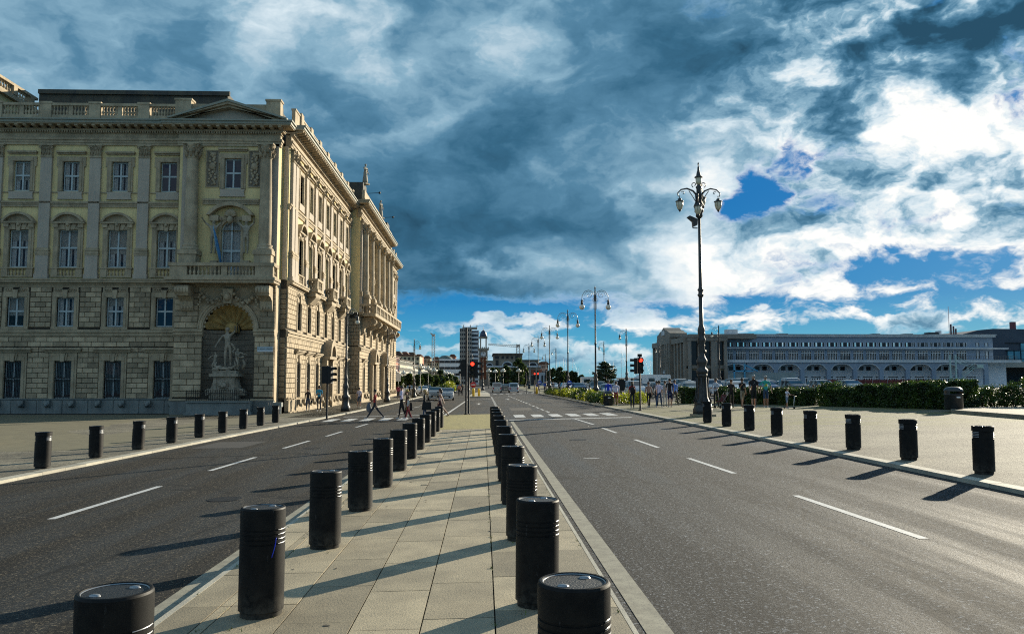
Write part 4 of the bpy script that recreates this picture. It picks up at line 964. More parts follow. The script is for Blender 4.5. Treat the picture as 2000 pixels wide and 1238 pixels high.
# flag pole on the balcony
fp = thing('flag_pole', (WU-.95, 56.4, 9.0), 'furled blue flag on a slanting pole above the stone balcony', 'flag', None)
MB().tube([(WU-.45, 56.9, 9.5), (WU-.85, 56.6, 11.3), (WU-1.0, 56.45, 12.6)], .03, mat('pole_paint', (.15, .3, .4)), 6).obj('pole', fp, Matrix())
MB().tube([(WU-.50, 56.9, 9.8), (WU-.66, 56.76, 10.8), (WU-.84, 56.60, 11.8), (WU-.97, 56.48, 12.4)], [.05, .11, .09, .04], mat('flag_cloth', (.03, .12, .28), (.06, .2, .35), .9, 5), 7).obj('cloth', fp, Matrix())

# ---- side front along the road
def side(u0, u1, wins, pils, M, ztop=0., balc=(), door=(), cols=(), ext=(0, 0), curt=True):
    w = MB(); hs = [hole(k, u) for k in WK for u in wins]
    panels(w, u0, u1, .7, 9.15, [h for h in hs if h[3] < 9.2], JOINT); panels(w, u0, u1, 9.15, 18.75, [h for h in hs if h[2] > 9.2], PLASTER); part('wall', w, M)
    st = MB(); ws = sorted(wins)
    spans = [(u0, ws[0]-.98)]+[(a+.98, b-.98) for a, b in zip(ws, ws[1:])]+[(ws[-1]+.98, u1)]
    for a, b in spans:
        if b-a > .2: blocks(a, b, .75, 3.95, 9, M, stuff=st, L=.62); blocks(a, b, 5.72, 8.55, 8, M, stuff=st, L=.62, off=1)
    blocks(u0, u1, 4.36, 5.05, 2, M, stuff=st); blocks(u0, u1, 3.95, 4.30, 1, M, stuff=st, skip=lambda a, b, c, d: any(not (b < u-1.25 or a > u+1.25) for u in wins))
    part('stone_block', st, M)['kind'] = 'stuff'
    for i, u in enumerate(wins):
        window('gf', u, M, curtain=False, dark=i % 2 == 0); window('f1', u, M, curtain=i % 3 > 0, dark=i % 3 == 0)
        window('pn', u, M, full=False, balu=i not in balc); window('top', u, M, dark=i % 2 == 0)
    for u in pils: pilaster(u, M)
    for nm, (segs, m) in COURSES.items(): course(nm, segs, u0, u1, M, TRIM, ext)
    course('belt_course', [(14.27, 14.40, .10), (14.40, 14.52, .13), (14.52, 14.66, .20)], u0, u1, M, TRIM)
    entablature(u0, u1, M, ztop, ext=ext)
    p = MB(); p.box(u0, u1, -.30, .2, -.75, .62, TRIM)
    for u in wins:
        for q in (-.8, .8): p.box(u+q-.2, u+q+.2, -.52, -.3, .25, .62, TRIM); p.ball((u+q, -.50, .25), .16, TRIM, 6)
    p.box(u0, u1, -.42, .2, -.75, -.2, TRIM); part('plinth', p, M)
    for i in balc:
        b = MB(); u = wins[i]; b.box(u-1.15, u+1.15, -1.0, 0, 8.95, 9.18, TRIM); b.box(u-1.0, u+1.0, -.80, 0, 8.6, 8.95, TRIM); b.extr([(0, 7.9), (-.3, 8.0), (-.75, 8.5), (-.8, 8.6), (0, 8.6)], 'x', u-.8, u+.8, TRIM)
        for a in (u-1.1, u+.75): b.box(a, a+.35, -.95, -.70, 9.18, 9.95, TRIM); b.box(a, a+.35, -.12, 0, 9.18, 9.95, TRIM)
        b.box(u-1.13, u+1.13, -.98, -.68, 9.82, 10.0, TRIM)
        for a in (u-1.08, u+.80): b.box(a-.03, a+.31, -.70, 0, 9.82, 10.0, TRIM)
        balu_stuff(b, u-.75, u+.75, 6, 9.18, .64, .09, -.82)
        for a in (u-.95, u+.95):
            for k in range(3): b.lathe(bal_prof(.64, .09)[::2], TRIM, 6, (a, -.60+.2*k, 9.18), cap=False)
        part('balcony', b, M)
    for i in door:
        d = MB(); u = wins[i]; archring(d, u, 4.1, .95, 1.45, .9, TRIM); d.box(u-1.6, u+1.6, -.85, 0, 3.85, 4.1, TRIM)
        for q in (-1, 1): d.box(u+q*1.35-.25, u+q*1.35+.25, -.6, 0, -.3, 3.85, TRIM)
        d.extr([(u-.95*math.cos(math.pi*k/12), 4.1+.95*math.sin(math.pi*k/12)) for k in range(13)], 'y', -.14, 0, NSTONE)
        dp = part('doorway', d, M); MB().box(u-.95, u+.95, -.20, -.15, -.3, 3.7, mat('oak_door', (.10, .05, .02), (.06, .03, .012), .6, 4)).obj('door', dp, M)
WINS = [62.2+3.45*i for i in range(7)]
side(58.5, 85.3, WINS, [59.35, 60.35]+[63.92+3.45*i for i in range(6)]+[84.6], SD, balc=(1, 3, 5), door=(3,))
side(85.3, 111, [88.5, 93.6, 98.7, 103.8, 108.6], [85.8, 110.5], SP, ztop=.35, ext=(1, 1), door=(1, 3))
side(111, 131, [113.2+3.45*i for i in range(5)], [111.5]+[114.9+3.45*i for i in range(5)]+[130.5], SD, balc=(1, 3))
for u in (86.4, 90.9, 96.2, 101.2, 106.2, 110.0): column(u, SP, -.35)
br = MB(); br.box(85.3, 111, -1.7, 0, 8.7, 9.05, TRIM); br.box(85.2, 111.1, -1.8, -1.5, 9.75, 9.98, TRIM); br.box(85.3, 85.6, -1.75, 0, 9.75, 9.98, TRIM)
for k in range(9): br.box(85.25+3.15*k, 85.75+3.15*k, -1.78, -1.5, 9.05, 9.75, TRIM); balu_stuff(br, 85.8+3.15*k, 88.3+3.15*k, 8, 9.05, .70, .1, -1.64) if k < 8 else None
balu_stuff(br, 85.3, 85.5, 1, 9.05, .7, .1, -1.2); balu_stuff(br, 85.3, 85.5, 1, 9.05, .7, .1, -.8); balu_stuff(br, 85.3, 85.5, 1, 9.05, .7, .1, -.4)
part('balcony', br, SP)
for u in (86.4, 90.9, 96.2, 101.2, 106.2, 110.0): link('console', com, PAL, SP @ T(u, 0, .05) @ Matrix.Scale(1.15, 4, (0, 1, 0)))
# return wall of the central pavilion, facing the street corner
rt = MB(); rt.box(-14.0, -12.92, 0, .3, -.7, 9.1, JOINT); rt.box(-14.0, -12.9, 0, .3, 9.1, 20.7, PLASTER); part('return_wall', rt, T(0, 85.3, 0))
st = MB(); blocks(-14.0, -12.9, .75, 5.05, 11, None, stuff=st, L=.55); blocks(-14.0, -12.9, 5.6, 8.5, 8, None, stuff=st, L=.55); part('stone_block', st, T(0, 85.3, 0))['kind'] = 'stuff'
part('return_trim', MB().box(-14, -12.6, -.15, 0, 5.05, 5.5, TRIM).box(-14, -12.5, -.3, 0, -.7, .7, TRIM), T(0, 85.3, 0))
# parapets and attic of the side
pp = MB(); pp.box(58.5, 85.3, -.35, -.1, 20.40, 21.50, TRIM); pp.box(58.5, 85.3, -.40, -.05, 21.50, 21.63, TRIM); p2 = MB(); p2.box(111, 131, -.35, -.1, 20.40, 21.4, TRIM)
for k in range(8): pp.box(60.0+3.45*k, 60.8+3.45*k, -.48, 0, 20.40, 21.80, TRIM)
for k in range(5): p2.box(112.5+3.45*k, 113.3+3.45*k, -.48, 0, 20.40, 21.8, TRIM)
part('parapet', p2, SD)
part('parapet', pp, SD)
pp = MB(); pp.box(86.0, 88.6, -.1, 1.5, 21.1, 23.0, SLATE); pp.box(108, 110.4, -.1, 1.5, 21.1, 23.0, SLATE); pp.box(85.3, 111, -.4, -.1, 21.1, 22.0, TRIM); part('attic', pp, SP)
# ================================================================== PEOPLE AND FIGURES
SKIN = mat('skin', (.42, .24, .16), (.36, .20, .13), .6, 9); SKIN2 = mat('skin_tan', (.30, .16, .10), (.25, .13, .08), .6, 9)
CL = {}
def cloth(rgb):
    k = tuple(rgb)
    if k not in CL: CL[k] = mat('cloth_%d' % len(CL), rgb, tuple(c*.72 for c in rgb), .9, 5, bump=.2)
    return CL[k]
def figure_mesh(name, H, pose, top, legs, shoe, skin=None, hairc=None, sleeve=.5, shorts=None, female=False, uniform=None, bulk=1.):
    """one continuous body grown on a posed skeleton; faces take skin or cloth from the nearest limb. Faces -y. pose: stride, arms ((sh, fwd, out, elbow) per side), lean, kneel"""
    k = H/1.75; stride = pose.get('stride', .0); side = pose.get('hip', 0.)
    V = []; E = []; RR = []; tag_ = []
    def v(p, r, parent=None, t=''):
        V.append(Vector(p)*k); RR.append(r*k*bulk); tag_.append(t)
        if parent is not None: E.append((parent, len(V)-1))
        return len(V)-1
    sw = .165 if female else .195; hw = .10 if female else .095
    leanv = pose.get('lean', 0.); zh = .93
    P0 = v((side, 0, zh), .125, None, 'hip')
    w1 = v((side*.5, -.02-leanv*.3, zh+.20), .105 if female else .12, P0, 'torso')
    ch = v((0, -.01-leanv*.7, zh+.40), .125 if female else .14, w1, 'torso')
    nk0 = v((0, 0-leanv, zh+.53), .07, ch, 'torso'); nk = v((0, -.01-leanv, zh+.60), .052, nk0, 'neck')
    hd = v((0, -.015-leanv, zh+.685), .082, nk, 'head'); ht = v((0, -.005-leanv, zh+.76), .078, hd, 'head')
    for q, arm in zip((-1, 1), pose.get('arms', ((.15, .0, .1), (-.15, .0, .1)))):
        f, up, bend = arm[:3]; out = arm[3] if len(arm) > 3 else .12
        s = v((q*sw, -leanv*.85, zh+.47), .062, ch, 'arm'); V[s] = V[s]
        a1 = Vector((q*out, -math.sin(f), -math.cos(f)+up)).normalized()*.28
        e = v(V[s]/k+a1, .043, s, 'arm2')
        a2 = Vector((q*out*.4 if len(arm) < 5 else arm[4], -math.sin(f+bend), -math.cos(f+bend)+up*.3)).normalized()*.25
        w_ = v(V[e]/k+a2, .028, e, 'fore'); h = v(V[w_]/k+a2.normalized()*.085, .032, w_, 'hand')
    kn = pose.get('knee', (0., 0.))
    feet = []
    for q, ph, kb in zip((-1, 1), (1, -1), kn):
        th = math.asin(max(-.9, min(.9, stride*ph/2/.86)))+kb*.6
        hp = v((side+q*hw, 0, zh-.06), .092, P0, 'hip')
        kp = (side+q*hw*.95, -math.sin(th)*.42, zh-.06-math.cos(th)*.42)
        k_ = v(kp, .060, hp, 'thigh'); th2 = th-kb-(.15 if ph < 0 and stride > .2 else .03)
        ap = (kp[0], kp[1]-math.sin(th2)*.42, kp[2]-math.cos(th2)*.42)
        md = v(((kp[0]+ap[0])/2, (kp[1]+ap[1])/2+.015, (kp[2]+ap[2])/2), .054, k_, 'calf')
        a_ = v(ap, .036, md, 'calf'); hl = v((ap[0], ap[1]+.02, ap[2]-.05), .036, a_, 'foot'); v((ap[0]+q*.02, ap[1]-.16, ap[2]-.055), .032, hl, 'foot'); feet.append(ap[2]-.09)
    dz = -min(feet)*k
    me = bpy.data.meshes.new(name+'_cage'); me.from_pydata([tuple(p+Vector((0, 0, dz))) for p in V], E, []); me.update()
    o = bpy.data.objects.new('cage', me); COL.objects.link(o)
    sk = o.modifiers.new('skin', 'SKIN'); sk.use_smooth_shade = True; sk.branch_smoothing = .6
    for i, sv in enumerate(me.skin_vertices[0].data):
        sv.radius = (RR[i]*(1.15 if tag_[i] in ('torso', 'hip') and i < 3 else 1), RR[i]*(.80 if tag_[i] in ('torso', 'hip') else 1.)); sv.use_root = (i == 0)
    ss = o.modifiers.new('sub', 'SUBSURF'); ss.levels = 1; ss.render_levels = 1
    dg = bpy.context.evaluated_depsgraph_get(); out = bpy.data.meshes.new_from_object(o.evaluated_get(dg)); bpy.data.objects.remove(o)
    out.name = name
    b = MB(); vs = [tuple(p.co) for p in out.vertices]
    VV = np.array([tuple(p+Vector((0, 0, dz))) for p in V]); EE = np.array(E)
    fc = np.array([tuple(p.center) for p in out.polygons])
    A = VV[EE[:, 0]]; D_ = VV[EE[:, 1]]-A; L2 = (D_**2).sum(1)+1e-9
    t = ((fc[:, None, :]-A[None])*D_[None]).sum(2)/L2; t = np.clip(t, 0, 1); dd = ((fc[:, None, :]-(A[None]+t[..., None]*D_[None]))**2).sum(2); bi = dd.argmin(1)
    skin = skin or SKIN; fs = [tuple(p.vertices) for p in out.polygons]; groups = {}
    for i, f in enumerate(fs):
        a_, c_ = tag_[E[bi[i]][0]], tag_[E[bi[i]][1]]; tt = t[i, bi[i]]
        if uniform: m = uniform
        elif c_ in ('head', 'neck'): m = skin
        elif c_ in ('torso', 'arm') or (a_ == 'hip' and c_ == 'torso'): m = top
        elif c_ == 'arm2': m = top if tt < sleeve*1.6 or sleeve >= 1 else skin
        elif c_ == 'fore': m = top if sleeve >= 1 else skin
        elif c_ == 'hand': m = skin
        elif c_ == 'foot': m = shoe
        elif c_ == 'hip': m = legs
        elif c_ == 'thigh': m = legs if shorts is None or tt < shorts*2 else skin
        elif c_ == 'calf': m = legs if shorts is None else skin
        else: m = legs
        groups.setdefault(m.name, (m, []))[1].append(f)
    b.v = vs
    for m, ff in groups.values():
        ki = b.mi(m)
        for f in ff: b.f.append(f); b.m.append(ki); b.sm.append(True)
    # face, ears, fingers
    sm = uniform or skin; hx = V[hd]+Vector((0, 0, dz))
    b.ball(hx+Vector((0, -.078, -.005))*k, .016*k, sm, 6, sz=1.3); b.ball(hx+Vector((0, -.070, -.045))*k, .014*k, sm if uniform else cloth((.30, .10, .08)), 6, sx=1.7, sz=.5)
    for q in (-1, 1):
        b.ball(hx+Vector((q*.082, .0, 0))*k, .018*k, sm, 6, sx=.5, sz=1.5); b.ball(hx+Vector((q*.030, -.072, .018))*k, .009*k, sm if uniform else IRON, 6)
    hv = [i for i in range(len(V)) if tag_[i] == 'hand']
    for hi_ in hv:
        w0 = [a for a, c in E if c == hi_][0]; d = (V[hi_]-V[w0]).normalized(); p = V[hi_]+Vector((0, 0, dz)); sd_ = d.cross(Vector((0, 0, 1))) if abs(d.z) < .9 else Vector((0, 1, 0)); sd_.normalize(); nn_ = d.cross(sd_)
        for j, (off, L) in enumerate(((-.026, .066), (-.009, .076), (.009, .072), (.025, .058))):
            q0 = p+sd_*off*k; b.tube([q0, q0+d*L*.55*k, q0+d*L*.9*k+nn_*.016*k, q0+d*L*k+nn_*.034*k], [.010*k, .009*k, .008*k, .006*k], sm, 5)
        b.tube([p-d*.04*k-sd_*.024*k, p-d*.012*k-sd_*.048*k, p+d*.018*k-sd_*.052*k], [.011*k, .010*k, .007*k], sm, 5)
    bpy.data.meshes.remove(out)
    hair = None
    if hairc is not None:
        h = MB(); c = hx+Vector((0, .012, .042))*k
        h.ball(c, .096*k, hairc, 12, sz=.95)
        if pose.get('long'): h.tube([c+Vector((0, .03, 0))*k, c+Vector((0, .07, -.12))*k, c+Vector((0, .075, -.24))*k], [.075*k, .075*k, .04*k], hairc, 8)
        if pose.get('hat'): h.lathe([(.155*k, -.005), (.16*k, .01), (.10*k, .02), (.098*k, .06*k+.03), (.06*k, .10), (.001, .105)], pose['hat'], 16, tuple(c+Vector((0, 0, .02))))
        if pose.get('cap'): h.ball(c+Vector((0, -.01, .03))*k, .100*k, pose['cap'], 10, sz=.8); h.extr([(-.07*k, 0), (.07*k, 0), (.05*k, -.10*k), (-.05*k, -.10*k)], 'z', 0, .012, pose['cap'], Matrix.Translation(c+Vector((0, -.085, .01))*k))
        hair = h
    return b, hair, hx, [V[i]+Vector((0, 0, dz)) for i in hv]
BLK = cloth((.012, .012, .013)); JEAN = cloth((.03, .06, .12)); DJEAN = cloth((.015, .022, .035)); WHT = cloth((.72, .72, .74)); SHOEW = cloth((.60, .60, .60)); KHA = cloth((.30, .26, .19)); BLU = cloth((.02, .08, .50)); REDC = cloth((.30, .02, .02)); HBR = mat('hair_brown', (.03, .018, .01), (.05, .03, .018), .7, 30); HBL = mat('hair_blond', (.42, .28, .10), (.30, .19, .07), .7, 30); HBK = mat('hair_black', (.01, .009, .008), None, .6); HGR = mat('hair_grey', (.35, .34, .32), (.22, .22, .21), .7, 30)
WALK = dict(stride=.62, arms=((-.35, 0, .25), (.35, 0, .25))); WALK2 = dict(stride=.35, arms=((-.2, 0, .2), (.22, 0, .25))); STAND = dict(stride=.08, arms=((.05, 0, .12), (.02, 0, .15)))
BENT = dict(stride=.2, arms=((.35, 0, 1.1), (.35, 0, 1.1)))
def person(px, Y, H, face, pose, label, top, legs, shoe=BLK, hair=HBR, group=None, extras=None, z=None, dx=0, **kw):
    """face: heading in degrees, 0 = towards the camera, 180 = away, 90 = towards the sea"""
    x = UX(px, Y)+dx
    zz = z if z is not None else (RD(x) if (lk(Y) < x < -2.6 or 1.2 < x < rk(Y)) else G(x)+.006)
    mb, hr, hx, hands = figure_mesh('body', H, pose, top, legs, shoe, hairc=hair, **kw)
    t = thing('person', (x, Y, zz), label, 'person', group, R(face)); mb.obj('body', t)
    if hr: hr.obj('hair', t)
    if extras: extras(t, H/1.75, hx, hands)
    return t
def bag(m, side=1, z=.85, w=.30, h=.34, y=.02):
    def f(t, k, hx, hands):
        b = MB(); x = side*.27
        b.extr([(-w/2, z-h), (w/2, z-h), (w/2*.8, z), (-w/2*.8, z)], 'x', x-.06, x+.06, m, Matrix.Translation((0, y, 0))); b.tube([(x, y-w*.3, z), (side*.16, y, 1.42*k), (x, y+w*.3, z)], .012, m, 5); b.obj('shoulder_bag', t)
    return f
def pack(m):
    def f(t, k, hx, hands):
        b = MB(); b.lathe([(.02, .98*k), (.15, 1.0*k), (.165, 1.2*k), (.13, 1.38*k), (.02, 1.42*k)], m, 10, (0, .17, 0), sx=1., sy=.6)
        for q in (-1, 1): b.tube([(q*.10, .10, 1.36*k), (q*.11, -.02, 1.47*k), (q*.11, -.13, 1.34*k), (q*.12, -.02, 1.05*k), (q*.1, .1, 1.03*k)], .015, m, 5)
        b.obj('backpack', t)
    return f
def shirtlogo(m, z=1.22, r=.09, shape='blob'):
    def f(t, k, hx, hands):
        b = MB()
        for i in range(5): b.ball((.06*math.sin(i*2.2), -.115+.004*(i % 2), z*k+.05*math.cos(i*1.9)), r*.42, m, 6, sy=.25)
        b.obj('shirt_print', t)
    return f
def jacket(t, k, hx, hands):      # coat slung over the forearm, hanging down
    h = hands[0]; b = MB(); m = cloth((.10, .11, .13))
    b.tube([h+Vector((0, 0, .10)), h+Vector((.02, -.03, -.05)), h+Vector((.05, -.02, -.25)), h+Vector((.06, .03, -.42))], [.05, .12, .16, .10], m, 9); b.obj('carried_jacket', t)
# people on the palazzo side
person(602, 61.5, 1.66, 5, STAND, 'woman in dark jacket and blue jeans standing by the palace wall with a handbag', cloth((.03, .02, .02)), JEAN, SHOEW, HBR, female=True, sleeve=1, extras=bag(BLK, 1, .8, .24, .22))
person(624, 61.0, 1.82, -8, STAND, 'man in bright blue shirt and dark trousers standing near the traffic light by the palace', cloth((.02, .25, .42)), DJEAN, SHOEW, HBR, skin=SKIN2, extras=shirtlogo(cloth((.3, .25, .15))))
person(702, 67.0, 1.62, 180, dict(stride=.18, arms=((.1, 0, .2), (-.1, 0, .2))), 'woman in pale top and denim shorts walking away on the palace pavement', cloth((.55, .50, .56)), JEAN, SHOEW, HBK, female=True, shorts=.45, extras=None)
person(733, 46.8, 1.76, -88, dict(stride=.95, arms=((.4, 0, .35), (-.3, 0, .25)), cap=BLK), 'person in black cap and red vest striding over the crossing with a grey jacket', REDC, DJEAN, cloth((.3, .33, .38)), HBK, skin=SKIN2, extras=jacket)
person(785, 46.5, 1.84, -80, dict(stride=.34, arms=((.3, 0, 1.2), (.3, 0, 1.15))), 'man in white shirt and black trousers looking down at his hands on the crossing', cloth((.62, .58, .74)), BLK, SHOEW, HBK, skin=SKIN2)
person(795.5, 46.9, 1.56, -85, dict(stride=.3, arms=((.1, 0, .5), (-.1, 0, .3)), hat=cloth((.45, .33, .10))), 'woman in yellow straw hat and dark clothes carrying a big black bag on the crossing', BLK, BLK, BLK, HBR, female=True, extras=bag(BLK, 1, .9, .42, .46, .1))
person(798, 46.2, 1.22, -80, dict(stride=.42, arms=((.2, 0, .4), (-.2, 0, .3))), 'child in white printed shirt and red trousers on the crossing', cloth((.60, .56, .50)), cloth((.25, .02, .03)), SHOEW, HBR, extras=shirtlogo(cloth((.5, .3, .05)), .84, .1))
person(830, 45.8, 1.60, -95, dict(stride=.25, arms=((.1, 0, .3), (-.1, 0, .2)), long=1), 'blond woman in blue jeans with a large black shoulder bag on the crossing', BLK, JEAN, BLK, HBL, female=True, sleeve=1, extras=bag(BLK, 1, .95, .56, .44, .16))
person(860, 46.3, 1.66, -92, dict(stride=.9, arms=((.15, 0, .2), (-.5, 0, .1)), long=1), 'long haired woman in pale vest and dark skirt stepping towards the median', cloth((.50, .40, .42)), cloth((.05, .015, .02)), BLK, HBK, female=True, shorts=.40, sleeve=.0, skin=SKIN)
# people on the quay side
Q = 'people strolling on the quay'
person(1188, 64.5, 1.78, 170, WALK2, 'person in royal blue top beyond the black litter bin by the shrub bed', cloth((.02, .05, .55)), BLK, BLK, HBR, sleeve=1)
person(1203, 58.5, 1.72, 172, WALK2, 'person in white shirt and red shorts walking between the litter bin and the round sign', cloth((.66, .62, .74)), cloth((.22, .02, .03)), SHOEW, HBR, shorts=.42)
person(1234.5, 53, 1.70, 178, dict(stride=.15, arms=((.1, 0, .3), (.1, 0, .3)), long=1), 'woman in dark red jacket with a black backpack walking towards the car park', REDC, DJEAN, SHOEW, HBR, female=True, sleeve=1, extras=pack(BLK))
person(1266.5, 54, 1.66, 185, WALK2, 'woman in flowered blouse and dark trousers just beyond the quay traffic light', cloth((.36, .22, .16)), BLK, SHOEW, cloth((.12, .05, .03)), female=True, extras=bag(KHA, -1, .75, .2, .2))
person(1287, 53.2, 1.76, 150, dict(stride=.62, arms=((-.3, 0, .25), (.3, 0, .25))), 'person in white t-shirt and blue jeans striding in the middle of the quay group', cloth((.68, .62, .78)), JEAN, SHOEW, HBR)
person(1282.5, 56.0, 1.70, 185, WALK2, 'dark haired person in grey top walking just ahead of the striding white t-shirt', cloth((.12, .11, .12)), DJEAN, BLK, HBK, sleeve=1)
person(1298.5, 55.2, 1.68, 175, STAND, 'person in pale shirt carrying a large white bag behind the man in black', cloth((.35, .33, .32)), cloth((.4, .4, .38)), BLK, HBR, extras=bag(WHT, 1, .68, .34, .42))
person(1308, 53.4, 1.84, 182, STAND, 'tall man in black t-shirt and navy shorts seen from behind in the quay group', BLK, cloth((.01, .015, .07)), SHOEW, HBR, shorts=.52)
person(1317.5, 56.8, 1.78, 140, WALK, 'person in sky blue shirt and dark trousers stepping away beside the parked silver car', cloth((.12, .25, .62)), cloth((.06, .055, .05)), BLK, HBR, sleeve=1)
def pram(t, k, hx, hands):
    pass
person(1398, 51.2, 1.80, -55, BENT, 'man in blue and white patterned shirt pushing a pushchair beside the ornate lamp', cloth((.45, .52, .62)), BLK, BLK, HBR, extras=shirtlogo(cloth((.08, .12, .2)), 1.2, .12))
person(1428, 50.8, 1.70, -10, dict(stride=.12, arms=((.4, 0, 1.3), (.2, 0, .9)), long=1), 'woman in black coat with folded arms and a cream handbag before the hedge', cloth((.03, .018, .015)), BLK, BLK, cloth((.12, .05, .02)), female=True, sleeve=1, extras=bag(cloth((.45, .40, .33)), -1, .95, .28, .18))
person(1449, 50.5, 1.78, 12, dict(stride=.36, arms=((.5, 0, 1.7), (-.1, 0, .2))), 'man in black t-shirt and beige shorts walking with one hand on his chest', BLK, KHA, BLK, HBR, shorts=.62, skin=SKIN2)
person(1471.5, 49.5, 1.96, 4, STAND, 'tall bald man in black t-shirt and black shorts before the hedge', BLK, BLK, SHOEW, HGR, shorts=.6, bulk=1.1, extras=shirtlogo(WHT, 1.34, .03))
person(1495, 49.5, 1.90, -5, dict(stride=.06, arms=((.05, 0, .1, .3), (.05, 0, .1, .3))), 'man in turquoise printed t-shirt and denim shorts walking before the hedge', cloth((.03, .38, .33)), JEAN, SHOEW, HGR, shorts=.5, skin=SKIN2, extras=shirtlogo(cloth((.5, .5, .03)), 1.25, .11))
def scooter(t, k, hx, hands):
    pass
person(1536, 47.5, 1.16, 35, dict(stride=.25, arms=((.6, 0, .9), (.6, 0, .9))), 'boy in white t-shirt and blue shorts standing on a kick scooter by the hedge', cloth((.66, .64, .72)), cloth((.18, .24, .34)), cloth((.3, .35, .5)), HBR, shorts=.62, skin=SKIN2)
x, y = UX(1545, 47.2), 47.2
t = thing('kick_scooter', (x, y, G(x)+.006), 'silver kick scooter held by the boy in front of the hedge', 'scooter', None, R(35))
MB().box(-.06, .06, -.10, .45, .07, .10, GREYMET).obj('deck', t); MB().tube([(0, -.12, .08), (0, -.20, .72)], .018, WHITE, 6).tube([(-.2, -.20, .72), (.2, -.20, .72)], .016, IRON, 6).obj('handlebar', t)
for yy in (-.16, .48): link('wheel', MB().lathe([(.03, -.015), (.06, -.015), (.06, .015), (.03, .015)], IRON, 14, M=Matrix.Rotation(R(90), 4, 'Y')).mesh('wheel'), t, WM[t.name] @ T(0, yy, .06))
x, y = UX(1409, 50.2), 50.2
t = thing('pushchair', (x, y, G(x)+.006), 'dark folding pushchair with grey frame beside the ornate lamp', 'pushchair', None, R(-60))
MB().tube([(-.2, .45, 1.0), (-.2, -.35, .15)], .016, GREYMET, 6).tube([(.2, .45, 1.0), (.2, -.35, .15)], .016, GREYMET, 6).tube([(-.2, .40, .15), (-.2, -.15, .75)], .016, GREYMET, 6).tube([(.2, .40, .15), (.2, -.15, .75)], .016, GREYMET, 6).tube([(-.2, .45, 1.0), (.2, .45, 1.0)], .02, IRON, 6).obj('frame', t)
MB().extr([(-.30, .40), (.05, .38), (.22, .80), (.18, .84), (.0, .45), (-.30, .46)], 'x', -.19, .19, cloth((.10, .02, .02))).obj('seat', t)
wm = MB().lathe([(.05, -.02), (.085, -.02), (.085, .02), (.05, .02)], IRON, 14, M=Matrix.Rotation(R(90), 4, 'Y')).mesh('wheel')
for a in (-.22, .22):
    for b in (-.36, .40): link('wheel', wm, t, WM[t.name] @ T(a, b, .085))
# people sitting beyond the hedge
def sitter(px, Y, label, top, hair, **kw): person(px, Y, 1.62, 195, dict(stride=.0, knee=(0, 0), **kw), label, top, DJEAN, BLK, hair, female=True, sleeve=1, z=.02)
sitter(1577, 66, 'person in dark blue top sitting beyond the hedge, left of a woman in white'.replace('left of', 'beside'), cloth((.02, .05, .25)), HGR)
sitter(1588, 66, 'person in white top sitting beyond the hedge between a blue and a pink top', WHT, HBR)
sitter(1599, 66, 'person in dark pink top with pale hair sitting beyond the hedge', cloth((.35, .04, .08)), HBL)
sitter(1731, 58, 'bald man in pale blue shirt sitting beyond the tall hedge', cloth((.45, .52, .72)), cloth((.3, .16, .1)))
sitter(1747, 58, 'person with auburn hair in orange top sitting beyond the tall hedge', cloth((.40, .12, .04)), cloth((.16, .06, .02)))
sitter(1775, 58, 'woman with wavy blond hair beyond the tall hedge by the litter bin', cloth((.35, .10, .05)), HBL, long=1)
# far walkers, a few pixels tall
for i, (px, Y, c, f) in enumerate([(1012+68, 118, BLK, 0), (1093, 112, cloth((.2, .2, .22)), 30), (1101, 110, WHT, 200), (1110, 108, BLK, 160), (1064, 125, BLU, 20), (1048, 128, cloth((.02, .04, .3)), 90), (903, 120, BLK, 10), (897, 118, cloth((.5, .2, .1)), 0), (778, 96, cloth((.35, .05, .1)), 0), (786, 100, WHT, 180), (800, 110, BLK, 0), (823, 118, cloth((.3, .3, .1)), 90)]):
    lab = ['dark dressed walker beyond the shrub bed near the far trees', 'walker in grey beyond the shrub bed beside a white top', 'walker in white beyond the shrub bed', 'walker in black near the back of the shrub bed', 'walker in blue at the far crossing by the traffic lights', 'walker in navy beside the far traffic lights', 'dark figure standing beyond the median traffic lights', 'figure in orange beyond the median traffic lights', 'walker in crimson at the far end of the palace wall', 'walker in white at the far end of the palace wall', 'walker in black by the slim lamp past the palace', 'walker in olive by the far street corner past the palace'][i]
    person(px, Y, 1.7, f, WALK2, lab, c, DJEAN, BLK, HBR, sleeve=1)

# ---- fountain sculpture in the niche
def stone_figure(H, pose, **kw):
    mb, hr, hx, hands = figure_mesh('figure', H, pose, STATUE, STATUE, STATUE, uniform=STATUE, hairc=STATUE, **kw); return mb, hr
ft = thing('fountain_statue', (NC-.05, 57.3, .62), 'marble woman with raised arm and sea creatures on a lion-head pedestal in the shell niche', 'statue')
fb = MB(); fb.box(-.95, .95, -.75, .75, 0, .35, STATUE); fb.box(-.72, .72, -.62, .62, .35, 1.65, STATUE); fb.box(-.98, .98, -.80, .80, 1.65, 1.85, STATUE); fb.box(-.80, .80, -.64, .6, 1.85, 2.05, STATUE)
for q in (-1, 1):
    fb.extr([(q*.72, .35), (q*1.30, .35), (q*1.32, .60), (q*1.15, .80), (q*.95, .85), (q*.80, 1.3), (q*.72, 1.6)], 'y', -.45, .3, STATUE); fb.tube([(q*(1.12+.16*math.cos(a)), -.48, .60+.16*math.sin(a)) for a in [x*.7 for x in range(9)]], .06, STATUE, 6)
    fb.box(q*.62-.10, q*.62+.10, -.68, -.62, .45, 1.55, STATUE)
fb.box(-.5, .5, -.64, -.60, .45, .52, STATUE); fb.box(-.5, .5, -.64, -.60, 1.48, 1.55, STATUE); fb.obj('pedestal', ft)
lb = MB(); lb.ball((0, -.72, 1.05), .22, STATUE, 12)
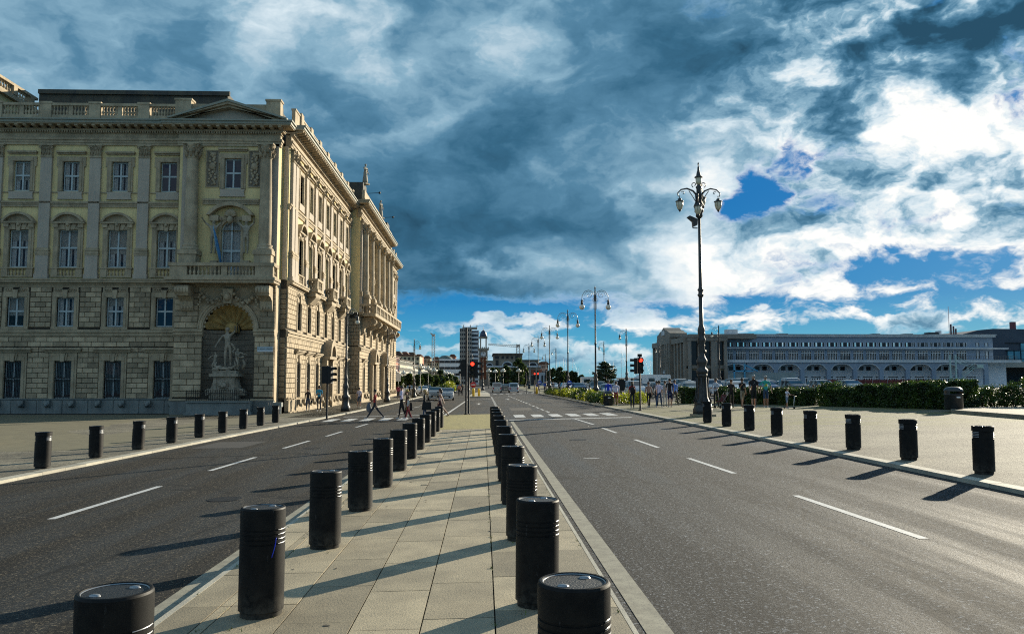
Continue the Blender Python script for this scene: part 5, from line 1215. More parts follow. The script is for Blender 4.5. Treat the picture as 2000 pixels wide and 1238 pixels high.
for i in range(12): a = i*math.pi/6; lb.ball((.25*math.cos(a), -.66, 1.05+.27*math.sin(a)), .09, STATUE, 6)
lb.ball((0, -.90, .98), .11, STATUE, 8)
for q in (-1, 1): lb.ball((q*.09, -.88, 1.12), .035, STATUE, 6)
lb.obj('lion_head', ft)
rk_ = MB(); random.seed(5)
for i in range(26): rk_.ball((random.uniform(-.75, .75), random.uniform(-.5, .4), 2.08+random.uniform(0, .22)), random.uniform(.10, .22), STATUE, 7, sz=.7)
rk_.tube([(-.62, -.35, 2.65), (-.70, -.40, 2.40), (-.45, -.48, 2.22), (0, -.5, 2.18), (.45, -.48, 2.22), (.68, -.4, 2.42), (.60, -.35, 2.70)], [.04, .07, .09, .10, .09, .07, .04], STATUE, 8); rk_.obj('rock', ft)
mb, hr = stone_figure(2.75, dict(hip=.05, stride=.10, knee=(.25, 0), arms=((.1, .0, .5, .75), (.2, 1.5, 1.5, .55))), female=True, bulk=1.08)
Mf = WM[ft.name] @ T(0, -.15, 2.22); mb.obj('figure', ft, Mf); hr.obj('hair', ft, Mf)
mb, hr = stone_figure(1.5, dict(lean=.05, stride=.2, knee=(.9, .5), arms=((.8, 0, .6, .4), (.4, .6, .8, .5))), bulk=1.25)
mb.obj('figure', ft, WM[ft.name] @ T(.72, -.2, 2.10) @ Matrix.Rotation(R(50), 4, 'Z')); mb, hr2 = stone_figure(1.35, dict(lean=.0, stride=.2, knee=(.8, .9), arms=((.3, .8, .3, .3), (.4, 0, .9, .3))), bulk=1.2)
mb.obj('figure', ft, WM[ft.name] @ T(-.78, -.15, 2.05) @ Matrix.Rotation(R(-40), 4, 'Z'))
dr_ = MB(); dr_.tube([(.28, -.2, 3.95), (.45, -.25, 3.75), (.55, -.15, 3.55), (.42, -.2, 3.40), (.5, -.2, 3.2)], [.05, .09, .07, .05, .03], STATUE, 7); dr_.tube([(.75, -.3, 3.05), (1.0, -.45, 2.95), (1.25, -.5, 3.0)], [.05, .05, .09], STATUE, 7)
dr_.tube([(1.05, 0, 2.2), (1.2, -.05, 2.5), (1.1, -.1, 2.8), (.9, -.1, 2.7)], [.13, .11, .09, .05], STATUE, 8); dr_.obj('drapery', ft)
MB().tube([(.66, -.2, 4.45), (.72, -.22, 5.35)], .03, IRON, 6).obj('trident', ft)
# atlantes either side of the balcony door and statues on the parapet
for q, nm in ((-1, 'nearer the flag pole'), (1, 'nearer the corner')):
    mb, hr = stone_figure(2.3, dict(arms=((.2, 1.6, 1.6, .8), (.2, 1.6, 1.6, .8)), stride=0), bulk=1.15)
    Ma = PV @ T(WU+q*1.12, -.38, 10.75); a = mb.obj('atlante', PAL, Ma)
for i, (y, lab) in enumerate([(87.2, 'robed stone figure on the palace attic, the nearer one'), (100.5, 'robed stone figure on the palace attic, the smaller farther one')]):
    s = thing('roof_statue', (-12.75, y, 23.0 if i == 0 else 22.0), lab, 'statue', None, R(60)); mb, hr = stone_figure(2.1, dict(stride=.05, arms=((.3, 0, 1.2, .1), (.1, 0, .4, .15))), bulk=1.25); mb.obj('figure', s, WM[s.name] @ T(0, 0, .12)); hr.obj('hair', s, WM[s.name] @ T(0, 0, .12))
    MB().lathe([(.36, .1), (.34, .5), (.24, 1.1), (.26, 1.35)], STATUE, 12, sy=.75).box(-.35, .35, -.35, .35, 0, .14, STATUE).obj('robe', s)
    fl = thing('roof_floodlight', (-12.4, y+1.6, 22.0), f'small floodlight on a bracket beside the {"nearer" if i == 0 else "farther"} roof statue', 'floodlight'); MB().tube([(-.6, 0, .4), (.9, 0, .5)], .03, IRON, 5).ball((1.0, 0, .5), .14, IRON, 8).obj('arm', fl)
# ================================================================== LAMPS
def spiral(c, r0, r1, a0, a1, n=18, flip=1):
    """flat spiral in the x-z plane"""
    return [(c[0]+flip*(r0+(r1-r0)*i/n)*math.cos(a0+(a1-a0)*i/n), 0, c[1]+(r0+(r1-r0)*i/n)*math.sin(a0+(a1-a0)*i/n)) for i in range(n+1)]
# the tall ornate lamp
x, y = UX(1371.5, 40.4), 40.4
t = thing('ornate_street_lamp', (x, y, G(x)), 'tall ornate black lamp post with five lanterns standing behind the quay bollards', 'street lamp')
MB().box(-.52, .52, -.52, .52, 0, .12, TRIM).obj('base_stone', t)
b = MB(); b.lathe([(.56, .10), (.56, .38), (.50, .42), (.46, .62), (.50, .68), (.40, .74), (.31, .95), (.27, 1.5), (.25, 1.95), (.30, 2.0), (.30, 2.08)], LAMPMET, 8)
for i in range(8):
    a = math.pi*(i+.5)/4; b.tube([(.50*math.cos(a), .50*math.sin(a), .70), (.38*math.cos(a), .38*math.sin(a), .95), (.32*math.cos(a), .32*math.sin(a), 1.5), (.33*math.cos(a), .33*math.sin(a), 1.9)], [.05, .04, .03, .05], LAMPMET, 5)
b.v = [(v[0]*.88, v[1]*.88, v[2]) for v in b.v]; b.obj('plinth', t)
b = MB(); b.lathe([(.27, 2.05), (.36, 2.15), (.37, 2.28), (.26, 2.36), (.22, 2.45), (.32, 2.62), (.34, 2.75), (.24, 2.9), (.17, 3.05), (.20, 3.2), (.19, 3.6), (.24, 3.72), (.26, 3.82), (.18, 3.95), (.22, 4.1), (.23, 4.3), (.18, 4.42), (.13, 4.55), (.125, 5.9)], LAMPMET, 16)
for i in range(5):
    a = i*1.3; b.ball((.2*math.cos(a), .2*math.sin(a), 3.2+.22*i), .10, LAMPMET, 6)
    b.ball((.2*math.cos(a+3), .2*math.sin(a+3), 2.6+.3*i), .09, LAMPMET, 6)
b.lathe([(.125, 5.9), (.15, 5.95), (.21, 6.02), (.15, 6.08), (.14, 6.2), (.20, 6.28), (.13, 6.36), (.11, 6.5), (.085, 9.95)], LAMPMET, 14); b.v = [(v[0]*.80, v[1]*.80, v[2]) for v in b.v]; b.obj('post', t)
b = MB(); b.lathe([(.09, 9.9), (.18, 10.0), (.16, 10.15), (.24, 10.25), (.20, 10.4), (.14, 10.55), (.12, 11.4), (.16, 11.5), (.07, 11.6), (.05, 11.75)], LAMPMET, 12)
for i in range(6):
    a = i*math.pi/3; b.tube([(.16*math.cos(a), .16*math.sin(a), 10.3), (.24*math.cos(a), .24*math.sin(a), 10.5), (.14*math.cos(a), .14*math.sin(a), 10.75), (.17*math.cos(a), .17*math.sin(a), 11.1)], [.04, .05, .04, .03], LAMPMET, 5)
b.obj('lamp_head', t)
gz = [10.55, 10.20, 10.75, 10.62]
for i, (deg, zl, rr) in enumerate([(180, 10.55, .98), (0, 10.55, .98), (250, 10.2, .62), (60, 10.85, .62)]):
    M = WM[t.name] @ T(0, 0, zl-10.55) @ Matrix.Rotation(R(deg), 4, 'Z')
    k = rr/.98
    arm = MB(); arm.tube([(.12*k, 0, 11.10), (.30*k, 0, 11.30), (.60*k, 0, 11.42), (.90*k, 0, 11.36), (1.08*k, 0, 11.18), (1.05*k, 0, 11.02), (.95*k, 0, 11.02)], [.05, .045, .04, .035, .03, .025, .02], LAMPMET, 6)
    arm.tube(spiral((.22*k, 11.62), .15, .03, -1.2, 5.0), .022, LAMPMET, 5); arm.tube(spiral((.80*k, 11.18), .10, .02, .5, 5.5), .018, LAMPMET, 5); arm.tube([(.14, 0, 10.7), (.3*k, 0, 11.0), (.5*k, 0, 11.3)], .022, LAMPMET, 5)
    ao = arm.obj('arm', t, M)
    c = .98*k; cap = MB().tube([(c, 0, 11.05), (c, 0, 10.92)], .02, LAMPMET, 5).lathe([(.03, 10.93), (.10, 10.88), (.09, 10.83), (.20, 10.78), (.22, 10.75), (.19, 10.73)], LAMPMET, 12, (c, 0, 0)).lathe([(.015, 10.22), (.05, 10.27), (.08, 10.33), (.03, 10.30)], LAMPMET, 10, (c, 0, 0)); cap.obj('lantern_cap', ao, M)
    MB().lathe([(.07, 10.32), (.13, 10.40), (.17, 10.55), (.18, 10.74)], LANTERN, 14, (c, 0, 0)).obj('lantern', ao, M)
    rib = MB()
    for j in range(6): a = j*math.pi/3; rib.tube([(c+.18*math.cos(a), .18*math.sin(a), 10.74), (c+.175*math.cos(a), .175*math.sin(a), 10.55), (c+.07*math.cos(a), .07*math.sin(a), 10.32)], .008, LAMPMET, 4)
    rib.obj('lantern_rib', ao, M)['kind'] = 'stuff'
MB().lathe([(.08, 11.62), (.14, 11.70), (.16, 11.98)], LANTERN, 12).obj('top_lantern', t)
MB().lathe([(.20, 11.98), (.22, 12.0), (.12, 12.08), (.10, 12.2), (.06, 12.35), (.05, 12.5), (.02, 12.6), (.045, 12.68), (.01, 12.78)], LAMPMET, 10).obj('finial', t)
sp = MB(); sp.extr([(-.62, 9.95), (-.50, 10.02), (-.10, 9.85), (-.12, 9.55), (-.34, 9.45), (-.36, 9.72)], 'y', -.12, .12, LAMPMET); sp.tube([(-.1, 0, 9.4), (-.35, 0, 9.42)], .03, BOLLR, 6); sp.obj('floodlight', t)

# twin-armed scroll lamps down the quay and single ones by the palace
SCROLL = mat('scroll_grey_iron', (.30, .31, .31), (.22, .23, .23), .4, 9, metal=.3)
def scroll_arm(q, zt, M, parent, s=1.0, met=LAMPMET, glob=True):
    a = MB(); c = (q*.62*s, zt-.62*s)
    a.tube([(q*.06, 0, zt-1.05*s), (q*.08*s, 0, zt-.5*s), (q*.25*s, 0, zt-.18*s), (q*.62*s, 0, zt-.02*s), (q*1.0*s, 0, zt-.15*s), (q*1.25*s, 0, zt-.55*s), (q*1.28*s, 0, zt-.95*s)], .030*s, met, 6)
    a.tube(spiral((q*.60*s, zt-.50*s), .40*s, .04*s, -.2, 9.5, 26, q), .022*s, met, 5); a.tube(spiral((q*1.08*s, zt-1.02*s), .17*s, .03*s, 2.6, -3.5, 14, q), .018*s, met, 5)
    a.tube(spiral((q*.22*s, zt-.98*s), .16*s, .03*s, 1.0, 7.0, 14, q), .018*s, met, 5)
    a.mats = [SCROLL]; o = a.obj('arm', parent, M)
    h = MB().lathe([(.10, -.50), (.13, -.44), (.11, -.36), (.13, -.30), (.09, -.20), (.11, -.12), (.05, 0), (.02, .05)], met, 10, (q*1.28*s, 0, zt-.95*s)); h.obj('lamp_holder', o, M)
    MB().ball((q*1.28*s, 0, zt-1.67*s), .26*s, GLOBE, 16).obj('globe', o, M)
def scroll_post(t, H, met, s=1.0):
    b = MB(); b.lathe([(.36*s, 0), (.36*s, .35), (.28*s, .42), (.26*s, .9), (.31*s, .96), (.30*s, 1.1), (.2*s, 1.2), (.17*s, 1.6), (.23*s, 1.75), (.17*s, 1.95), (.13*s, 2.15), (.18*s, 2.3), (.12*s, 2.5), (.09*s, 2.7), (.075*s, H*.48), (.11*s, H*.485), (.11*s, H*.495), (.075*s, H*.50), (.055*s, H-.25), (.09*s, H-.2), (.03*s, H-.1), (.05*s, H-.04), (.005, H)], met, 12)
    for z in (H-.6, H-1.45, H*.74): b.lathe([(.06*s, z-.05), (.10*s, z), (.06*s, z+.05)], met, 10, cap=False)
    for q in (-.12, .12): b.tube([(q*s, 0, H-2.3*s), (q*s, 0, H-.9*s)], .02*s, met, 5)
    b.obj('post', t)
def twin_lamp(x, y, lab, H=10.9, met=LAMPMET, rz=0.):
    t = thing('street_lamp', (x, y, G(x)), lab, 'street lamp', 'double scroll lamps along the shrub bed', rz); scroll_post(t, H, met)
    for q in (-1, 1): scroll_arm(q, H-.38, WM[t.name], t, 1.0, met)
    return t
L0 = twin_lamp(10.75, 78.3, 'tallest double scroll lamp, standing at the near end of the shrub bed')
for x, y, lab in [(10.75, 104, 'double scroll lamp rising from the middle of the shrub bed'), (10.75, 133, 'double scroll lamp just past the far end of the shrub bed'), (10.9, 163, 'double scroll lamp fourth along the quay, overlapped by its nearer neighbours'), (10.9, 196, 'double scroll lamp, smallest and last of the row before the classical hall')]:
    dup(L0, (x, y, G(x)), 0, lab)
def single_lamp(x, y, lab, H=7.7, q=1, met=LAMPMET):
    t = thing('street_lamp', (x, y, G(x)), lab, 'street lamp', 'single globe lamps along the palace pavement'); scroll_post(t, H, met, .95)
    scroll_arm(q, H-.25, WM[t.name], t, .60, met); return t
S0 = single_lamp(UX(675.5, 60), 60.0, 'single-armed globe lamp on the palace pavement, nearest to the traffic light')
for px, Y, lab in [(756, 86, 'single-armed globe lamp near the far end of the palace'), (808.5, 108, 'single-armed globe lamp on the corner past the palace')]:
    dup(S0, (UX(px, Y), Y, G(UX(px, Y))), 0, lab)
for (px, Y, lab, sc_, rz_) in [(1180, 150, 'distant globe lamp over the car park behind the dark conifer', 1.15, 180), (1086, 215, 'small distant globe lamp above the bushy dark trees', 1.35, 180), (1224, 108, 'slim globe lamp above the white camper vans', 1.12, 180), (1405.5, 88, 'globe lamp standing before the corner of the harbour hall', .98, 180), (1290, 150, 'globe lamp standing at the far face of the harbour hall', 1.05, 180), (1066, 260, 'tiny globe lamp near the pink far house', 1.35, 180)]:
    x = UX(px, Y); dup(S0, (x, Y, G(x)), R(rz_), lab, 'globe lamps about the car park', sc_)
# promenade lamps further on, clusters of white globes
gm = MB(); gm.lathe([(.12, 0), (.10, .6), (.06, .8), (.04, 4.6)], LAMPMET, 6); gmm = gm.mesh('post')
ar_ = MB()
for i in range(4): a = i*math.pi/2+.4; ar_.tube([(0, 0, 4.2), (.5*math.cos(a), .5*math.sin(a), 4.6)], .03, LAMPMET, 4)
arm_me = ar_.mesh('arm'); glm = MB().ball((0, 0, 0), .32, GLOBE, 10).mesh('globe')
def cluster(x, y, lab, n=4, s=1.):
    t = thing('globe_lamp', (x, y, G(x)), lab, 'street lamp', 'white globe lamps up the avenue'); link('post', gmm, t); link('arm', arm_me, t)
    for i in range(n): a = i*2*math.pi/4+.4; link('globe', glm, t, WM[t.name] @ T(.5*math.cos(a), .5*math.sin(a), 4.7))
    link('globe', glm, t, WM[t.name] @ T(0, 0, 5.1))
for side_, xs_, nm in ((-1, -11.5, 'beneath the pale houses'), (1, -23, 'beyond the corner of the palace')):
    for i in range(8 if side_ < 0 else 5):
        Y = (150 if side_ < 0 else 172)+i*22; cluster(xs_, Y, f'cluster of white globe lamps, {ORD[i]} along the avenue {nm}')
for i, (x, Y) in enumerate([(-6.4, 230), (-3.4, 250), (1.5, 225), (3.5, 240), (5.5, 228), (10, 232), (13, 250)]):
    cluster(x, Y, ['white globes above the far median, nearest the tower block', 'white globes in front of the brick clock tower', 'white globes before the arch of the classical hall', 'white globes between the clock tower and dark trees', 'white globes over the dark tree by the classical hall', 'white globes over the wide dark tree crown', 'white globes at the end of the classical hall'][i])
# hanging lamps on tall poles mid-road beyond the lights
for px, Y, lab in [(915, 170, 'tall pole with white globe beside the concrete tower block'), (943, 185, 'tall pole with white globe before the clock face')]:
    x = UX(px, Y); dup(S0, (x, Y, G(x)), 0, lab, None, 1.05)

# ================================================================== TRAFFIC LIGHTS
REDL = mat('red_lens', (.9, .02, .01), None, .3, emit=((1., .045, .02), 1.6)); DARKL = mat('dark_lens', (.03, .035, .03), None, .25)
def signal_head(n=3):
    b = MB(); b.box(-.15, .15, -.10, .10, 0, .32*n, IRON)
    for i in range(n):
        z = .16+.32*i; b.lathe([(.115, -.02), (.125, -.24)], IRON, 14, M=T(0, -.10, z) @ Matrix.Rotation(R(90), 4, 'X') @ Matrix.Scale(-1, 4, (0, 0, 1)), a0=R(-20), a1=R(200), cap=False)
    return b.mesh('signal_head')
HEAD = signal_head(); LENS = MB().lathe([(.001, .015), (.06, .012), (.105, 0)], DARKL, 14, M=Matrix.Rotation(R(90), 4, 'X'), cap=False).mesh('lens'); LENSR = MB().lathe([(.001, .02), (.06, .015), (.115, 0)], REDL, 14, M=Matrix.Rotation(R(90), 4, 'X'), cap=False).mesh('red_lens')
def tlight(px, Y, H, heads, lab, top=True, z=None, pole=.055):
    """heads: (angle the lenses face, sideways offset, height of the bottom, red lit)"""
    x = UX(px, Y); t = thing('traffic_light', (x, Y, z if z is not None else G(x)), lab, 'traffic light')
    MB().lathe([(.13, 0), (.13, .03), (pole, .04), (pole, H)], IRON, 12).obj('pole', t)
    for ang, off, zb, red in heads:
        M = WM[t.name] @ T(off[0], off[1], zb) @ Matrix.Rotation(R(ang), 4, 'Z'); h = link('signal_head', HEAD, t, M)
        for i in range(3):
            Ml = M @ T(0, -.105, .16+.32*i); link('red_lens' if red and i == 2 else 'lens', LENSR if red and i == 2 else LENS, h, Ml)
    if top: MB().box(-.12, .12, -.1, .1, H-.02, H+.16, IRON).obj('cap', t)
    return t
tlight(639.5, 46.5, 3.0, [(180, (-.17, .05), 2.0, False), (75, (.16, .0), 2.0, False)], 'black traffic light with visored side lamps on the palace pavement', False)
tlight(910.5, 49.0, 5.15, [(180, (-.18, .05), 2.25, False), (250, (-.10, .10), 2.3, False)], 'tall black pole with a dark signal head at the end of the median', False, pole=.06)
tlight(915.5, 49.6, 2.95, [(0, (.22, -.05), 2.2, True), (100, (.42, .12), 2.2, False)], 'traffic light showing red beside the tall pole at the median end', False)
tlight(1250, 49.5, 3.25, [(5, (0, -.16), 2.22, True), (255, (-.24, .02), 2.2, False)], 'traffic light showing red on the quay pavement before the camper vans')
tlight(925, 108, 3.0, [(180, (0, .16), 2.0, False)], 'dark traffic light on the far traffic island', z=.06)
for px, lab in ((1044, 'far traffic light showing red, the one nearer the road'), (1050.5, 'far traffic light showing red, the one nearer the shrub bed')): tlight(px, 120, 3.2, [(0, (0, -.16), 2.1, True)], lab)
tlight(1028, 122, 3.2, [(180, (0, .16), 2.1, False)], 'dark traffic light seen from behind beside the wide dark tree')
tlight(1067, 124, 3.4, [(180, (0, .16), 2.2, False)], 'dark traffic light behind the far scroll lamp')
# signs and bins
def round_sign(px, Y, zc, r, m, lab, H=None, bar=None, oct_=False, back=False):
    x = UX(px, Y); t = thing('road_sign', (x, Y, G(x)), lab, 'road sign')
    MB().tube([(0, 0, 0), (0, 0, zc+r*.8)], .03, GREYMET, 6).obj('post', t)
    MB().lathe([(.001, -.012), (r, -.012), (r, .012), (.001, .012)], m, 24, M=T(0, -.045, zc) @ Matrix.Rotation(R(90), 4, 'X'), cap=False).obj('sign_plate', t)
    if bar: MB().box(-r*.7, r*.7, -.075, -.062, zc-r*.17, zc+r*.17, bar).obj('sign_bar', t)
SRED = mat('sign_red', (.45, .015, .015), None, .4); SBLUE = mat('sign_blue', (.02, .07, .40), None, .4); SYEL = mat('sign_yellow', (.75, .50, .03), None, .5)
round_sign(924.5, 107, 1.55, .38, SRED, 'red no entry sign with white bar on the far traffic island', bar=WHITE)
round_sign(1054, 118, 1.6, .32, SBLUE, 'small blue round sign by the far pair of red lights', bar=WHITE); round_sign(1112.5, 98, 1.55, .30, SBLUE, 'blue round sign among the parked cars behind the shrub bed', bar=WHITE)
x, y = UX(1214, 64), 64
t = thing('road_sign', (x, y, G(x)), 'tall rounded black sign seen from behind before the parked cars', 'road sign'); MB().tube([(0, 0, 0), (0, 0, 1.3)], .04, IRON, 6).obj('post', t)
MB().extr([(-.30, 1.25), (-.18, 1.0), (.18, 1.0), (.30, 1.25), (.30, 1.65), (.18, 1.88), (-.18, 1.88), (-.30, 1.65)], 'y', -.03, .03, IRON).obj('sign_plate', t)
t = thing('road_sign', (UX(778, 112), 112, G(-11)), 'pale rectangular sign board at the far end of the palace', 'road sign'); MB().tube([(0, 0, 0), (0, 0, 3.3)], .04, GREYMET, 6).obj('post', t); MB().box(-.32, .32, -.04, -.01, 2.2, 3.2, WHITE).obj('sign_plate', t)
for i, px in enumerate((924.8, 935.5)):
    x = UX(px, 105); MB().lathe([(.16, 0), (.16, .9), (.13, 1.0), (.02, 1.02)], SYEL, 12).obj('marker_post', None, T(x, 105+i, .06), label=['yellow marker post beneath the no entry sign', 'yellow marker post at the road edge of the far island'][i], cat='marker post')
x = UX(1048, 117); MB().lathe([(.14, 0), (.14, .9), (.11, 1.0), (.02, 1.02)], SYEL, 12).obj('marker_post', None, T(x, 117, G(x)), label='yellow marker post under the far pair of red lights', cat='marker post')
def bin_(px, Y, lab, r=.34, h=1.05):
    x = UX(px, Y); t = thing('litter_bin', (x, Y, G(x)+.004 if Y > 50 else G(24)+.122), lab, 'litter bin')
    BINM = mat('bin_metal', (.018, .021, .022), (.03, .033, .034), .35, 6)
    MB().lathe([(r*.92, 0), (r*.95, .06), (r, .08), (r, h*.62), (r*1.04, h*.63), (r*1.04, h*.66), (r, h*.67)], BINM, 28, cap=False).obj('body', t)
    for a in (R(0), R(180)): MB().lathe([(r, h*.67), (r, h*.80)], BINM, 8, a0=a-.7, a1=a+.7, cap=False).obj('opening_side', t)
    MB().lathe([(r*1.03, h*.80), (r*1.03, h*.83), (r*.93, h*.90), (r*.70, h*.97), (r*.35, h*.995), (.01, h)], BINM, 28, cap=False).obj('lid', t)
    MB().lathe([(r*.9, h*.60), (.001, h*.60)], DARKIN, 16, cap=False).obj('liner', t); MB().box(-.09, .09, -r-.015, -r+.02, h*.50, h*.56, WHITE).obj('plate', t)
bin_(1861, 39.4, 'round black litter bin with domed lid at the end of the tall hedge', .42, 1.08); bin_(1188, 60, 'black litter bin at the corner of the shrub bed', .36, 1.06)

# ================================================================== VEHICLES
TYRE = mat('tyre', (.015, .015, .015), None, .85); CGLASS = mat('car_glass', (.015, .03, .035), None, .05, spec=1.); CHROME = mat('rim_metal', (.45, .46, .47), None, .3, metal=.9); HEADL = mat('headlight_glass', (.65, .68, .70), None, .1, spec=1.); TAIL = mat('tail_light', (.35, .01, .01), None, .2); PLATEM = mat('number_plate', (.7, .7, .66), None, .5)
CP = {}
def paint(rgb, metal=.4):
    k = tuple(rgb)
    if k not in CP: CP[k] = mat('car_paint_%d' % len(CP), rgb, None, .25, metal=metal, spec=.8)
    return CP[k]
def car(x, y, z, rz, rgb, lab, kind='hatch', group='cars in the harbour car park', L=None, detail=True):
    """nose towards -y when rz = 0"""
    P_ = paint(rgb); L = L or dict(hatch=3.9, sedan=4.4, van=4.4, suv=4.3)[kind]; H = dict(hatch=1.48, sedan=1.42, van=1.78, suv=1.70)[kind]; w = .85
    t = thing('parked_car' if 'park' in (group or '') else 'car', (x, y, z), lab, 'car', group, rz)
    # stations along the length: y, half width, belt height, roof height, roof half width
    hood = .95 if kind != 'van' else 1.05
    belt = H*.60
    prof = {'hatch': [(0, .55, .0), (.03, .68, 0), (.25, .76, 0), (.27, .80, 0), (.42, .96, 1), (.55, 1, 1), (.80, .98, 1), (.93, .86, 1), (1., .66, 0)],
            'sedan': [(0, .55, 0), (.03, .64, 0), (.26, .72, 0), (.28, .74, 0), (.42, .97, 1), (.55, 1, 1), (.70, .97, 1), (.84, .72, 1), (1, .66, 0)],
            'van': [(0, .5, 0), (.03, .60, 0), (.18, .66, 0), (.20, .68, 0), (.34, .97, 1), (.5, 1, 1), (.80, 1, 1), (.96, .95, 1), (1, .60, 0)],
            'suv': [(0, .5, 0), (.03, .62, 0), (.24, .68, 0), (.26, .70, 0), (.40, .96, 1), (.5, 1, 1), (.82, .99, 1), (.95, .90, 1), (1, .62, 0)]}[kind]
    b = MB(); rings = []
    for s, hh, cab in prof:
        yy = -L/2+L*s; e = .86 if s in (0, 1.) else (.95 if s in (.03,) else 1.); zt = H*hh; bz = min(belt*(.97 if s < .3 else 1.02), zt-.01) if cab else min(zt-.02, belt*.98)
        wt = w*(.78 if cab else .90)*e if zt-bz > .1 else w*.93*e
        rings.append([(q*a_, yy, z_) for q, a_, z_ in [(-1, w*e*.86, .22), (-1, w*e, .42), (-1, w*e, .62), (-1, w*e*.97, bz), (-1, wt, zt-.03), (-1, wt*.8, zt), (1, wt*.8, zt), (1, wt, zt-.03), (1, w*e*.97, bz), (1, w*e, .62), (1, w*e, .42), (1, w*e*.86, .22)]])
    N = 12; vs = [p for r in rings for p in r]
    def strip(i, ks): return [(i*N+k, (i+1)*N+k, (i+1)*N+k+1, i*N+k+1) for k in ks]
    body = []; glass = []
    for i in range(len(rings)-1):
        s0, s1 = prof[i], prof[i+1]; cab = s1[2] or s0[2]; ws = s0[2] == 0 and s1[2] == 1; rear = s0[2] == 1 and (s1[2] == 0 or (s1[1] < .9 and i == len(rings)-3))
        for k in range(N-1):
            f = (i*N+k, (i+1)*N+k, (i+1)*N+k+1, i*N+k+1)
            if ws and k in (4, 5, 6): glass.append(f)
            elif rear and k in (4, 5, 6) and kind != 'sedan' or (rear and kind == 'sedan' and i == len(rings)-3 and k in (4, 5, 6)): glass.append(f)
            elif cab and k in (3, 7) and 3 <= i <= len(rings)-3: glass.append(f)
            else: body.append(f)
        body.append((i*N+11, (i+1)*N+11, (i+1)*N, i*N))
    body += [tuple(range(N))[::-1], tuple((len(rings)-1)*N+k for k in range(N))]
    b.add(vs, body, P_, False); b.obj('body', t)
    g = MB().add(vs, glass, CGLASS); g.v = [(v[0]*1.002, v[1], v[2]+.002) for v in g.v]; g.obj('window', t)
    if detail:
        pl = MB()
        for yy in (-L/2+L*.48, -L/2+L*.68):
            for q in (-1, 1): pl.extr([(yy-.03, belt), (yy+.03, belt), (yy+.03, H*.96), (yy-.03, H*.96)], 'x', q*w*.80, q*w*.99, P_)
        pl.obj('pillar', t)['kind'] = 'stuff'
    wm_ = WHEELM
    for yy in (-L/2+.72, L/2-.70):
        for q in (-1, 1):
            a = link('wheel', wm_[0], t, WM[t.name] @ T(q*(w-.09), yy, .31)); 
            if detail: link('rim', wm_[1], a, WM[t.name] @ T(q*(w-.09), yy, .31))
    for q in (-1, 1):
        link('headlight', LIGHTM[0], t, WM[t.name] @ T(q*.60, -L/2+.01, .60)); link('tail_light', LIGHTM[1], t, WM[t.name] @ T(q*.66, L/2-.02, .72))
        if detail: link('mirror', LIGHTM[2], t, WM[t.name] @ T(q*(w+.08), -L/2+L*.31, belt+.06))
    link('grille', LIGHTM[3], t, WM[t.name] @ T(0, -L/2, .42)); link('number_plate', LIGHTM[4], t, WM[t.name] @ T(0, -L/2-.03, .40)); link('number_plate', LIGHTM[4], t, WM[t.name] @ T(0, L/2+.03, .52))
    return t
WHEELM = (MB().lathe([(.2, -.10), (.30, -.10), (.315, -.05), (.315, .05), (.30, .10), (.2, .10)], TYRE, 16, M=Matrix.Rotation(R(90), 4, 'Y'), cap=True).mesh('wheel'),
          MB().lathe([(.001, -.105), (.06, -.11), (.19, -.102)], CHROME, 12, M=Matrix.Rotation(R(90), 4, 'Y'), cap=False).lathe([(.19, .102), (.06, .11), (.001, .105)], CHROME, 12, M=Matrix.Rotation(R(90), 4, 'Y'), cap=False).mesh('rim'))
LIGHTM = (MB().box(-.16, .16, -.03, .10, -.07, .08, HEADL).mesh('headlight'), MB().box(-.10, .10, -.1, .03, -.14, .16, TAIL).mesh('tail_light'), MB().box(-.09, .09, -.05, .05, -.06, .07, IRON).mesh('mirror'), MB().box(-.45, .45, -.015, .05, -.08, .10, IRON).mesh('grille'), MB().box(-.26, .26, -.01, .01, -.055, .055, PLATEM).mesh('number_plate'))
# cars on the road
SIL = (.42, .44, .46); DK = (.03, .035, .04); WH = (.70, .71, .72)
car(UX(872, 93), 93, RD(-5), R(2), SIL, 'silver saloon car driving towards the crossing on the palace side', 'sedan', 'cars on the road')
car(UX(850, 96), 96, RD(-6), R(3), (.30, .31, .31), 'dull silver hatchback beside the silver saloon nearing the crossing', 'hatch', 'cars on the road')
car(UX(893, 150), 150, RD(-4), 0, DK, 'dark car approaching behind the silver pair on the palace side', 'hatch', 'cars on the road')
car(UX(970.5, 150), 150, RD(3), R(180), (.50, .50, .48), 'pale people carrier driving away past the far lights', 'van', 'cars on the road')
car(UX(1003, 142), 142, RD(5), R(180), (.40, .43, .47), 'silver estate car driving away past the far lights', 'suv', 'cars on the road')
car(UX(986, 150), 150, RD(4), R(180), (.12, .12, .11), 'dark car between the two pale cars driving away', 'hatch', 'cars on the road')
for i, (px, Y, c) in enumerate([(826, 128, WH), (803, 140, SIL), (834, 150, DK)]):
    car(UX(px, Y), Y, RD(-8), R(0), c, ['white car parked by the avenue trees past the palace', 'silver car parked near the corner past the palace', 'dark car parked under the avenue trees past the palace'][i], 'hatch', 'cars parked up the avenue')
